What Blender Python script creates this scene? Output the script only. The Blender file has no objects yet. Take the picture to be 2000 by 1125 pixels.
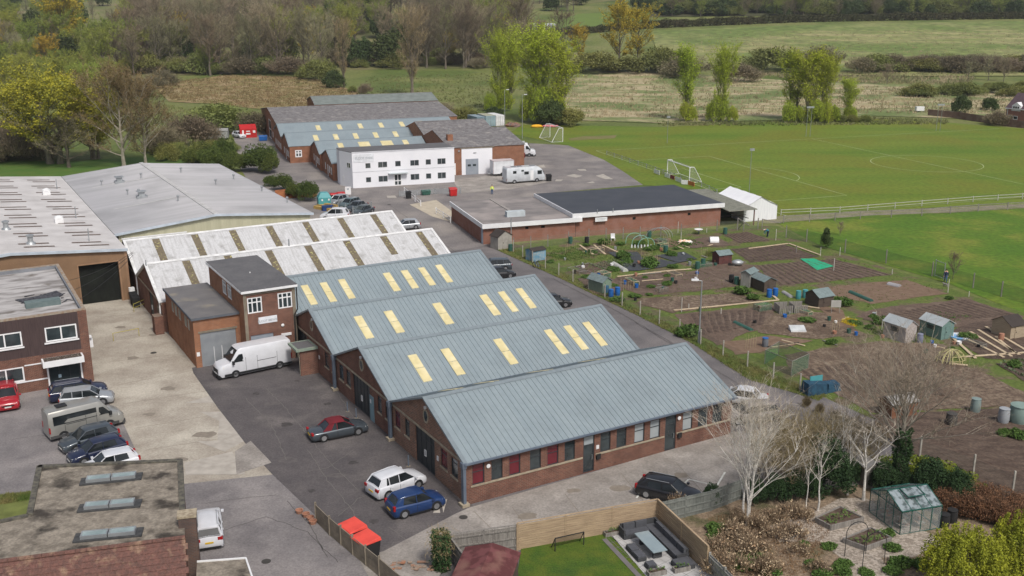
import bpy, bmesh, math, random
import numpy as np
from mathutils import Vector, Matrix
R=random.Random(7); PI=math.pi
S=bpy.context.scene; C=S.collection
# ---------------------------------------------------------------- camera, sky, sun, exposure
FPX,PITCH,ROLL,CH=2021.3,0.277416,-0.002847,34.3
CX,CY=1000.0,562.5
cF=Vector((0,math.cos(PITCH),-math.sin(PITCH)));r0=Vector((1,0,0));u0=r0.cross(cF)
cR=r0*math.cos(ROLL)+u0*math.sin(ROLL);cU=u0*math.cos(ROLL)-r0*math.sin(ROLL)
cam=bpy.data.objects.new('camera',bpy.data.cameras.new('camera'));C.objects.link(cam)
M=Matrix((( cR.x,cU.x,-cF.x,0),(cR.y,cU.y,-cF.y,0),(cR.z,cU.z,-cF.z,CH),(0,0,0,1)))
cam.matrix_world=M;cam.data.sensor_width=36;cam.data.lens=FPX/2000*36;cam.data.clip_end=6000;cam.data.clip_start=.5
S.camera=cam
w=bpy.data.worlds.new("World");S.world=w;w.use_nodes=True
SUN_EL,SUN_AZ=52,150   # azimuth clockwise from +Y
sky=w.node_tree.nodes.new('ShaderNodeTexSky');sky.sky_type='NISHITA';sky.sun_disc=False
sky.sun_elevation=math.radians(SUN_EL);sky.sun_rotation=math.radians(SUN_AZ);sky.dust_density=3.5;sky.air_density=.8
hsv=w.node_tree.nodes.new('ShaderNodeHueSaturation');hsv.inputs['Saturation'].default_value=.6
w.node_tree.links.new(sky.outputs[0],hsv.inputs['Color']);w.node_tree.links.new(hsv.outputs[0],w.node_tree.nodes['Background'].inputs[0])
w.node_tree.nodes['Background'].inputs[1].default_value=0.1
sl=bpy.data.lights.new('sun','SUN');sl.energy=2.1;sl.angle=math.radians(10);sl.color=(1,.96,.9)
so=bpy.data.objects.new('sun',sl);C.objects.link(so)
sd=Vector((math.sin(math.radians(SUN_AZ))*math.cos(math.radians(SUN_EL)),math.cos(math.radians(SUN_AZ))*math.cos(math.radians(SUN_EL)),math.sin(math.radians(SUN_EL))))
so.rotation_euler=sd.to_track_quat('Z','Y').to_euler()
S.view_settings.view_transform='Standard';S.view_settings.look='None';S.view_settings.gamma=1
S.view_settings.exposure=0.3
# ---------------------------------------------------------------- surveying helpers
def terr(x,y):
    t=max(0.0,y-400.0)
    z=.075*t*t/(t+90.0)
    return z*(1+.12*math.sin(x*.006+1))
def ray(px,py):
    return cF*FPX+cR*(px-CX)-cU*(py-CY)
def g(px,py,z=0.0):
    d=ray(px,py);t=(z-CH)/d.z;return Vector((d.x*t,d.y*t,z))
def gt(px,py):
    d=ray(px,py);d=d/d.y;y=30.0
    while y<2600:
        if CH+d.z*y<=terr(d.x*y,y):break
        y+=2.0
    return Vector((d.x*y,y,terr(d.x*y,y)))
def ztop(P,py,px=1000):
    d=ray(px,py);return CH+d.z*P.y/d.y
class Frame:
    def __init__(s,o,deg):
        s.o=Vector((o[0],o[1],0));s.r=math.radians(deg);s.A=Vector((math.cos(s.r),math.sin(s.r),0));s.B=Vector((-math.sin(s.r),math.cos(s.r),0))
    def __call__(s,a,b,z=0): return s.o+s.A*a+s.B*b+Vector((0,0,z))
F1=Frame(g(911,987),29.78);F2=Frame(g(690,368),19);F3=Frame(g(944,477.5),18.2);F0=Frame((0,0),0)
# ---------------------------------------------------------------- materials
MT={}
def mat(name,col,col2=None,rough=.85,metal=0.,scale=1.,detail=6,lo=.35,hi=.65,bump=0,bscale=20,stretch=None,col3=None,s3=.15,lo3=.5,hi3=.7,objvar=0,spec=.35,alpha=None,rot=0,fine=None):
    if name in MT:return MT[name]
    m=bpy.data.materials.new(name);m.use_nodes=True;nt=m.node_tree;N=nt.nodes;L=nt.links
    b=N['Principled BSDF'];b.inputs['Roughness'].default_value=rough;b.inputs['Metallic'].default_value=metal;b.inputs['Specular IOR Level'].default_value=spec
    tc=N.new('ShaderNodeTexCoord');mp=N.new('ShaderNodeMapping');L.new(tc.outputs['Object'],mp.inputs[0])
    mp.inputs['Rotation'].default_value=(0,0,rot)
    if stretch:mp.inputs['Scale'].default_value=stretch
    def noise(sc,dt=6,src=None):
        n=N.new('ShaderNodeTexNoise');n.inputs['Scale'].default_value=sc;n.inputs['Detail'].default_value=dt;L.new((src or mp).outputs[0] if src is None else src,n.inputs['Vector']);return n
    def ramp(sock,lo,hi):
        r=N.new('ShaderNodeMapRange');L.new(sock,r.inputs[0]);r.inputs[1].default_value=lo;r.inputs[2].default_value=hi;return r.outputs[0]
    def mix(f,a,bb):
        x=N.new('ShaderNodeMix');x.data_type='RGBA'
        if isinstance(f,float):x.inputs[0].default_value=f
        else:L.new(f,x.inputs[0])
        for i,v in ((6,a),(7,bb)):
            if isinstance(v,tuple):x.inputs[i].default_value=(*v,1)
            else:L.new(v,x.inputs[i])
        return x.outputs[2]
    c2=col2 or tuple(c*.8 for c in col)
    out=mix(ramp(noise(scale,detail).outputs[0],lo,hi),col,c2)
    if col3:
        out=mix(ramp(noise(s3,5,tc.outputs['Object']).outputs[0],lo3,hi3),out,col3)
    if fine:
        nf=noise(fine[0],8,tc.outputs['Object']);rf_=N.new('ShaderNodeMapRange');L.new(nf.outputs[0],rf_.inputs[0]);rf_.inputs[1].default_value=.3;rf_.inputs[2].default_value=.7;rf_.inputs[3].default_value=1-fine[1];rf_.inputs[4].default_value=1+fine[1]
        h2=N.new('ShaderNodeHueSaturation');L.new(rf_.outputs[0],h2.inputs['Value']);L.new(out,h2.inputs['Color']);out=h2.outputs[0]
    if objvar:
        oi=N.new('ShaderNodeObjectInfo');hs=N.new('ShaderNodeHueSaturation')
        r=N.new('ShaderNodeMapRange');L.new(oi.outputs['Random'],r.inputs[0]);r.inputs[3].default_value=.5-.04*objvar;r.inputs[4].default_value=.5+.035*objvar;L.new(r.outputs[0],hs.inputs['Hue'])
        mm=N.new('ShaderNodeMath');mm.operation='MULTIPLY';L.new(oi.outputs['Random'],mm.inputs[0]);mm.inputs[1].default_value=7.13
        fr=N.new('ShaderNodeMath');fr.operation='FRACT';L.new(mm.outputs[0],fr.inputs[0])
        r2=N.new('ShaderNodeMapRange');L.new(fr.outputs[0],r2.inputs[0]);r2.inputs[3].default_value=1-.35*objvar;r2.inputs[4].default_value=1+.3*objvar;L.new(r2.outputs[0],hs.inputs['Value'])
        L.new(out,hs.inputs['Color']);out=hs.outputs[0]
    L.new(out,b.inputs['Base Color'])
    if bump:
        n=noise(bscale,4);bp=N.new('ShaderNodeBump');bp.inputs['Strength'].default_value=bump;bp.inputs['Distance'].default_value=.05
        L.new(n.outputs[0],bp.inputs['Height']);L.new(bp.outputs[0],b.inputs['Normal'])
    if alpha is not None:b.inputs['Alpha'].default_value=alpha
    MT[name]=m;return m
def brick(name,c1,c2,mortar=(.3,.27,.23),dirt=(.1,.06,.05)):
    if name in MT:return MT[name]
    m=bpy.data.materials.new(name);m.use_nodes=True;nt=m.node_tree;N=nt.nodes;L=nt.links;b=N['Principled BSDF'];b.inputs['Roughness'].default_value=.9;b.inputs['Specular IOR Level'].default_value=.2
    tc=N.new('ShaderNodeTexCoord');sp=N.new('ShaderNodeSeparateXYZ');L.new(tc.outputs['Object'],sp.inputs[0])
    ad=N.new('ShaderNodeMath');L.new(sp.outputs[0],ad.inputs[0]);L.new(sp.outputs[1],ad.inputs[1])
    cb=N.new('ShaderNodeCombineXYZ');L.new(ad.outputs[0],cb.inputs[0]);L.new(sp.outputs[2],cb.inputs[1])
    bk=N.new('ShaderNodeTexBrick');L.new(cb.outputs[0],bk.inputs['Vector']);bk.inputs['Color1'].default_value=(*c1,1);bk.inputs['Color2'].default_value=(*c2,1);bk.inputs['Mortar'].default_value=(*mortar,1)
    bk.inputs['Scale'].default_value=1;bk.inputs['Brick Width'].default_value=.3;bk.inputs['Row Height'].default_value=.1;bk.inputs['Mortar Size'].default_value=.016;bk.inputs['Bias'].default_value=-.1
    n=N.new('ShaderNodeTexNoise');n.inputs['Scale'].default_value=.9;n.inputs['Detail'].default_value=6;L.new(tc.outputs['Object'],n.inputs['Vector'])
    r=N.new('ShaderNodeMapRange');L.new(n.outputs[0],r.inputs[0]);r.inputs[1].default_value=.42;r.inputs[2].default_value=.75;r.inputs[4].default_value=.75
    x=N.new('ShaderNodeMix');x.data_type='RGBA';L.new(r.outputs[0],x.inputs[0]);L.new(bk.outputs[0],x.inputs[6]);x.inputs[7].default_value=(*dirt,1)
    L.new(x.outputs[2],b.inputs['Base Color']);MT[name]=m;return m
def paint(name,col,rough=.3,metal=.0):
    if name in MT:return MT[name]
    m=mat(name,col,tuple(c*.92 for c in col),rough=rough,metal=metal,scale=2,spec=.5)
    m.node_tree.nodes['Principled BSDF'].inputs['Coat Weight'].default_value=.5;m.node_tree.nodes['Principled BSDF'].inputs['Coat Roughness'].default_value=.08
    return m
ASPH=mat('asphalt_dark',(.08,.072,.074),(.115,.102,.101),scale=.5,detail=10,bump=.3,bscale=30,col3=(.18,.16,.15),s3=.22,lo3=.55,hi3=.8,lo=.3,hi=.7,fine=(9,.22))
ASPH_L=mat('asphalt_pale',(.155,.142,.143),(.21,.193,.19),scale=.5,detail=10,bump=.3,bscale=25,col3=(.28,.255,.245),s3=.2,lo3=.5,hi3=.75,fine=(8,.2))
ROAD=mat('road_asphalt',(.12,.111,.112),(.16,.147,.146),scale=.4,detail=10,bump=.3,bscale=30,col3=(.2,.18,.175),s3=.15,fine=(8,.18))
YARDF=mat('far_yard_asphalt',(.165,.15,.146),(.225,.203,.193),scale=.3,detail=10,col3=(.29,.26,.235),s3=.12,fine=(4,.18))
CONC=mat('yard_concrete_surface',(.4,.36,.3),(.29,.25,.205),scale=.5,detail=10,lo=.35,hi=.7,bump=.2,bscale=15,col3=(.47,.43,.36),s3=.2,lo3=.5,hi3=.7,fine=(7,.18))
CONC_G=mat('grey_concrete_surface',(.31,.282,.255),(.23,.207,.185),scale=.6,detail=10,bump=.2,bscale=15,col3=(.4,.365,.33),s3=.25,lo3=.52,hi3=.72,fine=(7,.2))
PATCH=mat('pale_concrete_patch',(.45,.41,.36),(.34,.31,.27),scale=1.2)
GRASS=mat('meadow_grass',(.13,.155,.033),(.19,.19,.07),scale=.12,detail=10,col3=(.09,.125,.025),s3=.03,lo3=.45,hi3=.6,lo=.3,hi=.7,fine=(.9,.3))
PITCH_G=mat('mown_pitch_grass',(.092,.155,.009),(.14,.185,.017),scale=.06,detail=11,col3=(.14,.16,.014),s3=.05,lo3=.45,hi3=.62,stretch=(.25,2.2,1),rot=-.3,fine=(1.3,.2))
PITCH_G2=mat('mown_field_grass',(.07,.145,.008),(.11,.17,.013),scale=.12,detail=11,col3=(.17,.19,.025),s3=.12,lo3=.5,hi3=.7,fine=(1.5,.25))
LAWN=mat('lawn_grass',(.05,.1,.008),(.09,.12,.012),scale=.9,detail=11,bump=.6,bscale=12,col3=(.04,.085,.01),s3=.5,lo3=.5,hi3=.65,fine=(10,.3))
ALLOT=mat('allotment_grass',(.085,.125,.02),(.115,.14,.03),scale=.6,detail=10,col3=(.125,.095,.058),s3=.3,lo3=.52,hi3=.62,bump=.6,bscale=6,fine=(3,.3))
HILLF=mat('hill_pasture',(.17,.2,.055),(.29,.265,.12),scale=.07,detail=12,stretch=(.4,1.5,1),col3=(.13,.175,.04),s3=.02,lo3=.42,hi3=.6,fine=(.25,.35))
STRAW=mat('straw_reed_grass',(.4,.33,.2),(.2,.22,.085),scale=.1,detail=11,stretch=(.5,1.4,1),lo=.44,hi=.58,col3=(.13,.17,.05),s3=.035,lo3=.5,hi3=.6,fine=(.8,.3))
SEDGE=mat('brown_sedge',(.27,.185,.09),(.16,.15,.045),scale=.35,detail=11,lo=.42,hi=.58,stretch=(.5,1.2,1),col3=(.33,.25,.14),s3=.12,fine=(1.2,.35))
SOIL=mat('dug_soil',(.105,.07,.052),(.14,.098,.072),scale=1.0,detail=10,bump=1,bscale=5,col3=(.19,.145,.108),s3=.4,lo3=.52,hi3=.78,fine=(5,.3))
SOIL_D=mat('dark_soil',(.075,.05,.037),(.11,.077,.057),scale=1.0,detail=10,bump=1,bscale=4,stretch=(.6,1.6,1),rot=.6,lo=.4,hi=.6,fine=(5,.3))
STUBBLE=mat('chip_soil',(.2,.15,.105),(.115,.078,.055),scale=2.2,detail=11,lo=.42,hi=.58,bump=1,bscale=6,col3=(.11,.075,.052),s3=.35,lo3=.48,hi3=.62,fine=(7,.35))
GRAVEL=mat('garden_gravel',(.42,.36,.3),(.24,.2,.16),scale=5,detail=11,bump=.8,bscale=15,lo=.4,hi=.6,fine=(12,.3))
MULCH=mat('leaf_mulch',(.17,.125,.085),(.27,.2,.135),scale=3,detail=11,bump=1,bscale=8,col3=(.1,.09,.045),s3=.5,lo3=.5,hi3=.65,fine=(9,.35))
WHITE_L=mat('white_line_paint',(.7,.7,.66),(.45,.45,.4),scale=1.5)
PLINE=mat('pitch_line_paint',(.42,.47,.27),(.3,.37,.13),scale=.3)
MROOF=mat('blue_grey_metal_roof',(.225,.272,.295),(.245,.29,.31),rough=.5,scale=.8,detail=9,stretch=(1.2,.3,.3),col3=(.195,.232,.25),s3=.3,lo3=.5,hi3=.85,spec=.5,fine=(2.5,.05))
MTRIM=mat('blue_grey_trim',(.175,.21,.23),(.2,.235,.255),rough=.5,spec=.5,fine=(3,.1))
GUT=mat('slate_blue_gutter',(.105,.13,.17),(.13,.16,.2),rough=.45)
CORR=mat('weathered_fibre_cement',(.52,.52,.525),(.38,.375,.37),scale=1.1,detail=11,lo=.45,hi=.75,stretch=(4.5,.3,.3),col3=(.31,.305,.295),s3=.8,lo3=.55,hi3=.75,fine=(6,.12))
CORRG=mat('grey_profiled_sheet',(.44,.43,.44),(.36,.355,.36),rough=.6,scale=.25,detail=6,col3=(.3,.295,.3),s3=.12,lo3=.52,hi3=.75,stretch=(.3,2.5,1))
SHEDR=mat('pale_shed_sheet',(.6,.575,.56),(.5,.475,.46),rough=.6,scale=.35,detail=9,col3=(.38,.36,.35),s3=.3,lo3=.56,hi3=.8)
MOSS=mat('mossy_rooflight',(.17,.14,.095),(.13,.105,.07),scale=2,detail=8,col3=(.38,.35,.15),s3=3.5,lo3=.58,hi3=.66)
GRP=mat('cream_rooflight',(.67,.58,.32),(.58,.5,.27),rough=.45,scale=1.5,col3=(.72,.64,.4),s3=.8)
BRICK_R=brick('dark_red_brick',(.13,.048,.034),(.225,.083,.054),(.21,.16,.125),(.1,.05,.04))
BRICK_O=brick('orange_brick',(.35,.13,.055),(.24,.085,.04),(.3,.22,.16),(.2,.09,.05))
BRICK_M=brick('mottled_brick',(.27,.12,.075),(.11,.055,.045),(.33,.26,.2),(.17,.1,.07))
BRICK_F=brick('far_red_brick',(.35,.14,.075),(.27,.105,.06),(.25,.16,.11),(.17,.075,.045))
SILL=mat('stone_sill',(.4,.34,.25),(.28,.235,.17),scale=2)
WHITEW=mat('white_render_wall',(.8,.8,.83),(.74,.745,.78),rough=.7,scale=.3,detail=7)
WPVC=mat('white_upvc',(.8,.8,.8),(.72,.72,.73),rough=.4)
DARKF=mat('anthracite_frame',(.03,.036,.042),(.04,.045,.05),rough=.4,spec=.5)
GLASS=mat('window_glass',(.02,.028,.032),(.05,.065,.07),rough=.06,scale=.7,spec=.9)
GLASSB=mat('window_blind_glass',(.3,.34,.36),(.36,.39,.4),rough=.12,spec=.8)
GLASSR=mat('red_blind_glass',(.15,.018,.028),(.11,.015,.022),rough=.15,spec=.6)
BLK=mat('black_rubber',(.016,.016,.017),(.025,.025,.025),rough=.8)
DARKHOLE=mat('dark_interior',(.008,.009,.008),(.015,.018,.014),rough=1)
FELT=mat('grey_roof_felt',(.135,.13,.132),(.17,.162,.16),scale=.6,detail=8,col3=(.27,.24,.19),s3=.35,lo3=.56,hi3=.72)
FELTD=mat('dark_roof_felt',(.105,.103,.108),(.13,.127,.13),scale=.6,detail=9,fine=(5,.12))
FELTN=mat('navy_roof_felt',(.05,.056,.068),(.065,.07,.082),rough=.7,scale=.3)
FELTO=mat('worn_office_felt',(.44,.42,.41),(.2,.185,.175),scale=.8,detail=10,lo=.42,hi=.66,stretch=(.5,1.5,1),col3=(.12,.1,.08),s3=.45,lo3=.6,hi3=.75)
FELTM=mat('lichen_flat_roof',(.27,.235,.19),(.175,.15,.12),scale=1.3,detail=11,lo=.4,hi=.62,bump=.8,bscale=6,col3=(.05,.042,.034),s3=.6,lo3=.53,hi3=.66,fine=(7,.25))
FELTC=mat('clubhouse_felt',(.25,.225,.215),(.18,.165,.16),scale=.5,detail=9,stretch=(.7,1.5,1),col3=(.34,.3,.28),s3=.2)
ASB=mat('old_slate_sheet',(.2,.19,.19),(.135,.125,.125),scale=1.3,detail=10,lo=.4,hi=.62,col3=(.3,.28,.26),s3=.6,lo3=.55,hi3=.75,fine=(4,.2))
TILE=mat('red_clay_tile',(.155,.075,.06),(.11,.06,.05),scale=3,detail=9,lo=.38,hi=.66,col3=(.25,.16,.11),s3=1.6,lo3=.55,hi3=.7,bump=.4,bscale=12,fine=(9,.25))
BRCLAD=mat('brown_profiled_cladding',(.27,.165,.095),(.22,.135,.08),rough=.6,scale=.5)
CRCLAD=mat('cream_profiled_cladding',(.47,.45,.32),(.4,.385,.27),rough=.6,scale=.5,stretch=(3,3,.4))
DBOARD=mat('dark_brown_boarding',(.055,.036,.036),(.075,.05,.048),rough=.7,scale=1.5,stretch=(6,6,.5))
WOODG=mat('grey_weathered_wood',(.27,.25,.225),(.17,.155,.14),scale=2,detail=8,stretch=(5,5,.6))
WOODB=mat('tan_board_wood',(.42,.31,.2),(.31,.225,.145),scale=1.5,detail=8,stretch=(.7,.7,6))
WOODN=mat('new_pale_timber',(.55,.44,.3),(.45,.35,.23),scale=2)
WOODD=mat('dark_brown_shed_board',(.07,.052,.042),(.1,.078,.062),scale=2,stretch=(.6,.6,8))
CONCP=mat('concrete_panel',(.26,.22,.165),(.17,.145,.11),scale=1.5,detail=8)
GALV=mat('galvanised_steel',(.42,.44,.45),(.33,.35,.36),rough=.45,metal=.5)
WMET=mat('white_metal',(.78,.78,.78),(.7,.7,.7),rough=.4)
REDP=mat('red_plastic',(.5,.02,.02),(.42,.02,.02),rough=.45)
REDL=mat('faded_red_lid',(.75,.085,.06),(.6,.06,.045),rough=.5)
BLUEP=mat('blue_plastic',(.02,.13,.42),(.015,.1,.33),rough=.4)
GREENP=mat('green_plastic',(.03,.09,.07),(.04,.12,.09),rough=.5)
TEALP=mat('teal_plastic',(.08,.32,.34),(.07,.27,.29),rough=.5)
NETG=mat('green_mesh_netting',(.1,.26,.15),(.08,.2,.12),alpha=.35)
WIRE=mat('wire_mesh_netting',(.22,.25,.2),(.2,.22,.18),alpha=.16)
NETBL=mat('blue_debris_netting',(.015,.045,.08),(.025,.08,.13),scale=3)
RATT=mat('grey_rattan',(.06,.062,.066),(.045,.046,.05),scale=6)
CUSH=mat('charcoal_cushion',(.085,.088,.1),(.07,.072,.08),scale=3)
PAVE=mat('pale_paving',(.46,.45,.44),(.38,.37,.36),scale=1.5)
PAVD=mat('grey_edging_paving',(.17,.155,.155),(.14,.13,.13),scale=2)
BARK=mat('grey_bark',(.17,.145,.11),(.11,.095,.07),scale=2,objvar=.6)
BARKW=mat('birch_bark',(.62,.59,.54),(.36,.33,.29),scale=3,lo=.45,hi=.7,stretch=(1,1,3))
TWIG_G=mat('grey_brown_twigs',(.29,.25,.16),(.2,.175,.1),scale=.5,objvar=.9)
TWIG_D=mat('dark_twigs',(.19,.15,.095),(.24,.19,.12),scale=.5,objvar=.8)
TWIG_O=mat('olive_budding_twigs',(.28,.29,.07),(.19,.21,.05),scale=.5,objvar=.7)
TWIG_B=mat('birch_twigs',(.58,.52,.43),(.38,.32,.25),scale=.5)
TWIG_A=mat('ash_twigs',(.3,.26,.21),(.2,.17,.13),scale=.5)
LEAF_Y=mat('fresh_yellow_green_leaf',(.38,.46,.03),(.28,.35,.025),scale=1,objvar=.3)
LEAF_O=mat('golden_leaf',(.5,.34,.035),(.38,.28,.03),scale=1,objvar=.3)
LEAF_D=mat('dark_evergreen_leaf',(.045,.07,.02),(.07,.1,.028),scale=1,objvar=.5)
LEAF_M=mat('mid_green_leaf',(.095,.125,.022),(.055,.08,.016),scale=1,objvar=.4)
LEAF_W=mat('willow_leaf',(.3,.31,.02),(.2,.225,.018),scale=1)
LEAF_C=mat('copper_hedge_leaf',(.22,.11,.055),(.15,.075,.04),scale=1)
LEAF_H=mat('dry_flower_head',(.6,.48,.32),(.33,.2,.11),scale=1.5)
IVY=mat('ivy_leaf',(.025,.06,.018),(.045,.085,.025),scale=1)
LEAF_G=mat('vegetable_leaf',(.06,.125,.02),(.1,.16,.035),scale=1)
SKIN=mat('skin',(.55,.33,.24),(.5,.3,.22));HIVIS=mat('hi_vis_yellow',(.65,.8,.04),(.6,.75,.04));JEAN=mat('blue_denim',(.05,.09,.18),(.07,.12,.22));HAIR=mat('dark_hair',(.03,.02,.015));TEALC=mat('teal_coat',(.03,.14,.19),(.04,.17,.22));NAVYC=mat('navy_coat',(.02,.03,.07),(.03,.04,.08))
LAMPW=mat('lamp_lens',(.7,.7,.66),(.62,.62,.6),rough=.2);TAIL=mat('tail_lamp_red',(.35,.01,.012),(.28,.01,.01),rough=.2);RIM=mat('alloy_rim',(.42,.43,.44),(.3,.3,.31),rough=.35,metal=.6)
CGL=mat('car_glass',(.01,.013,.015),(.025,.03,.033),rough=.06,spec=.45);PLY=mat('yellow_number_plate',(.75,.5,.04),rough=.4);PLW=mat('white_number_plate',(.75,.75,.72),rough=.4);TRIMB=mat('black_car_trim',(.025,.026,.028),rough=.5)
# ---------------------------------------------------------------- mesh helpers
class MB:
    def __init__(s): s.v=[];s.f=[]
    def add(s,vs,fs):
        o=len(s.v);s.v+=[tuple(v) for v in vs];s.f+=[tuple(i+o for i in f) for f in fs];return s
    def box(s,x0,y0,z0,x1,y1,z1):
        if x0>x1:x0,x1=x1,x0
        if y0>y1:y0,y1=y1,y0
        return s.add([(x0,y0,z0),(x1,y0,z0),(x1,y1,z0),(x0,y1,z0),(x0,y0,z1),(x1,y0,z1),(x1,y1,z1),(x0,y1,z1)],[(0,3,2,1),(4,5,6,7),(0,1,5,4),(1,2,6,5),(2,3,7,6),(3,0,4,7)])
    def prism(s,poly,z0,z1):
        n=len(poly);a=sum(poly[i][0]*poly[(i+1)%n][1]-poly[(i+1)%n][0]*poly[i][1] for i in range(n))
        if a<0:poly=poly[::-1]
        return s.add([(p[0],p[1],z0) for p in poly]+[(p[0],p[1],z1) for p in poly],[tuple(range(n))[::-1],tuple(range(n,2*n))]+[(i,(i+1)%n,n+(i+1)%n,n+i) for i in range(n)])
    def tube(s,p,q,r0,r1=None,n=6,cap=True):
        r1=r0 if r1 is None else r1
        p=Vector(p);q=Vector(q);d=(q-p)
        if d.length<1e-6:return s
        d.normalize();u=d.orthogonal().normalized();w=d.cross(u)
        vs=[];
        for c,r in((p,r0),(q,r1)):
            for i in range(n):
                t=2*PI*i/n;vs.append(c+u*math.cos(t)*r+w*math.sin(t)*r)
        fs=[(i,(i+1)%n,n+(i+1)%n,n+i) for i in range(n)]
        if cap:fs+=[tuple(range(n))[::-1],tuple(range(n,2*n))]
        return s.add(vs,fs)
    def path(s,pts,r,n=6):
        for a,b in zip(pts,pts[1:]):s.tube(a,b,r,r,n)
        return s
    def quad(s,a,b,c,d): return s.add([a,b,c,d],[(0,1,2,3)])
    def tri(s,a,b,c): return s.add([a,b,c],[(0,1,2)])
    def lathe(s,prof,cx=0,cy=0,n=14):
        vs=[];m=len(prof)
        for r,z in prof:
            for i in range(n):t=2*PI*i/n;vs.append((cx+r*math.cos(t),cy+r*math.sin(t),z))
        fs=[(j*n+i,j*n+(i+1)%n,(j+1)*n+(i+1)%n,(j+1)*n+i) for j in range(m-1) for i in range(n)]
        fs+=[tuple(range(n))[::-1],tuple(range((m-1)*n,m*n))]
        return s.add(vs,fs)
    def loft(s,rings,cap=True):
        n=len(rings[0]);vs=[p for r in rings for p in r]
        fs=[(j*n+i,j*n+(i+1)%n,(j+1)*n+(i+1)%n,(j+1)*n+i) for j in range(len(rings)-1) for i in range(n)]
        if cap:fs+=[tuple(range(n))[::-1],tuple(range((len(rings)-1)*n,len(rings)*n))]
        return s.add(vs,fs)
    def mesh(s,name,m,smooth=False):
        me=bpy.data.meshes.new(name);me.from_pydata(s.v,[],s.f);me.materials.append(m)
        if smooth:
            me.polygons.foreach_set('use_smooth',[True]*len(me.polygons))
            try: me.set_sharp_from_angle(angle=math.radians(40))
            except Exception: pass
        return me
def part(name,mb,m,parent,label=None,smooth=False):
    o=bpy.data.objects.new(name,mb.mesh(name,m,smooth));C.objects.link(o);o.parent=parent
    if label:o['label']=label
    return o
def thing(name,label,cat,loc=(0,0,0),rot=0,group=None):
    o=bpy.data.objects.new(name,None);C.objects.link(o);o.location=loc;o.rotation_euler=(0,0,rot);o['label']=label;o['category']=cat;o.empty_display_size=.3
    if group:o['group']=group
    return o
def solo(name,mb,m,label,cat,loc=(0,0,0),rot=0,group=None,kind=None,smooth=False):
    o=bpy.data.objects.new(name,mb.mesh(name,m,smooth));C.objects.link(o);o.location=loc;o.rotation_euler=(0,0,rot);o['label']=label;o['category']=cat
    if group:o['group']=group
    if kind:o['kind']=kind
    return o
def dup(root,loc,rot=0,label=None,group=None,scale=None):
    def cp(o,par):
        c=o.copy();C.objects.link(c);c.parent=par
        for ch in KIDS.get(o.name) or [k for k in o.children]:cp(ch,c)
        return c
    r=cp(root,None);r.location=loc;r.rotation_euler=(0,0,rot)
    if scale:r.scale=scale
    if label:r['label']=label
    if group:r['group']=group
    return r
KIDS={}
PROTO=[]
def struct(name,mb,m,z=None):
    o=bpy.data.objects.new(name,mb.mesh(name,m));C.objects.link(o);o['kind']='structure';return o
def clean(P):
    return [(p[0],p[1]) for p in P]
def sheet(name,pts,m,dz,cell=None,kind='structure',px=True):
    P=[gt(*p) if px else Vector(p) for p in pts]
    bm=bmesh.new();bm.faces.new([bm.verts.new((p[0],p[1],0)) for p in P])
    ys=[p[1] for p in P];xs=[p[0] for p in P]
    if max(ys)>395:
        st=12.0
        y=math.ceil(max(min(ys),395)/st)*st
        while y<max(ys):
            bmesh.ops.bisect_plane(bm,geom=bm.verts[:]+bm.edges[:]+bm.faces[:],plane_co=(0,y,0),plane_no=(0,1,0));y+=st
        x=math.ceil(min(xs)/40)*40
        while x<max(xs):
            bmesh.ops.bisect_plane(bm,geom=bm.verts[:]+bm.edges[:]+bm.faces[:],plane_co=(x,0,0),plane_no=(1,0,0));x+=40
    for v in bm.verts:v.co.z=terr(v.co.x,v.co.y)+dz
    bmesh.ops.triangulate(bm,faces=bm.faces[:])
    for f in bm.faces:
        if f.normal.z<0:f.normal_flip()
    me=bpy.data.meshes.new(name);bm.to_mesh(me);bm.free();me.materials.append(m)
    o=bpy.data.objects.new(name,me);C.objects.link(o)
    if kind:o['kind']=kind
    return o
def strip(mb,pts,wd,z=0.03):
    for a,b in zip(pts,pts[1:]):
        a=Vector(a);b=Vector(b);d=(b-a);d.z=0
        if d.length<1e-5:continue
        d.normalize();n=Vector((-d.y,d.x,0))*wd/2
        mb.quad(*[(q.x,q.y,z) for q in (a-n,b-n,b+n,a+n)])
# ================================================================= GROUND
def ground():
    mb=MB();ys=list(range(-80,400,60))+list(range(400,900,12))+list(range(900,2401,60));xs=list(range(-1600,1601,40))
    for y in ys:
        for x in xs:mb.v.append((x,y,terr(x,y)))
    n=len(xs)
    for j in range(len(ys)-1):
        for i in range(n-1):mb.f.append((j*n+i,j*n+i+1,(j+1)*n+i+1,(j+1)*n+i))
    struct('ground',mb,GRASS)
ground()
def fp(F,L):return [tuple(F(a,b))[:2] for a,b in L]
sheet('lane_asphalt',fp(F1,[(-60,-45),(80,-45),(60,75),(36,90),(-60,37)])if 0 else fp(F1,[(-24,-14),(24,-13),(33.4,-45),(45,-60),(47,-45),(36.5,-8),(36.4,0),(36.8,20),(37.4,36),(38.6,57),(38.8,66),(38.9,87),(34,120),(14,96),(-10,60),(-24,36)]),ROAD,.01,px=False)
sheet('yard_far_asphalt',[(455,262),(545,255),(640,250),(700,330),(690,345),(700,340),(900,335),(1010,285),(1035,281),(1110,285),(1180,315),(1215,335),(1256,362),(1060,378),(1010,440),(960,470),(945,482),(860,500),(640,470),(560,425),(500,380),(470,330)],YARDF,.022)
sheet('concrete_apron_far',[(888,362),(885,352),(1000,340),(1062,345),(1080,355),(1000,372),(900,380)],CONC_G,.04)
sheet('car_park_asphalt',[(-160,760),(182,740),(240,830),(292,932),(290,960),(0,1000),(-160,1020)],ASPH_L,.03)
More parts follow.
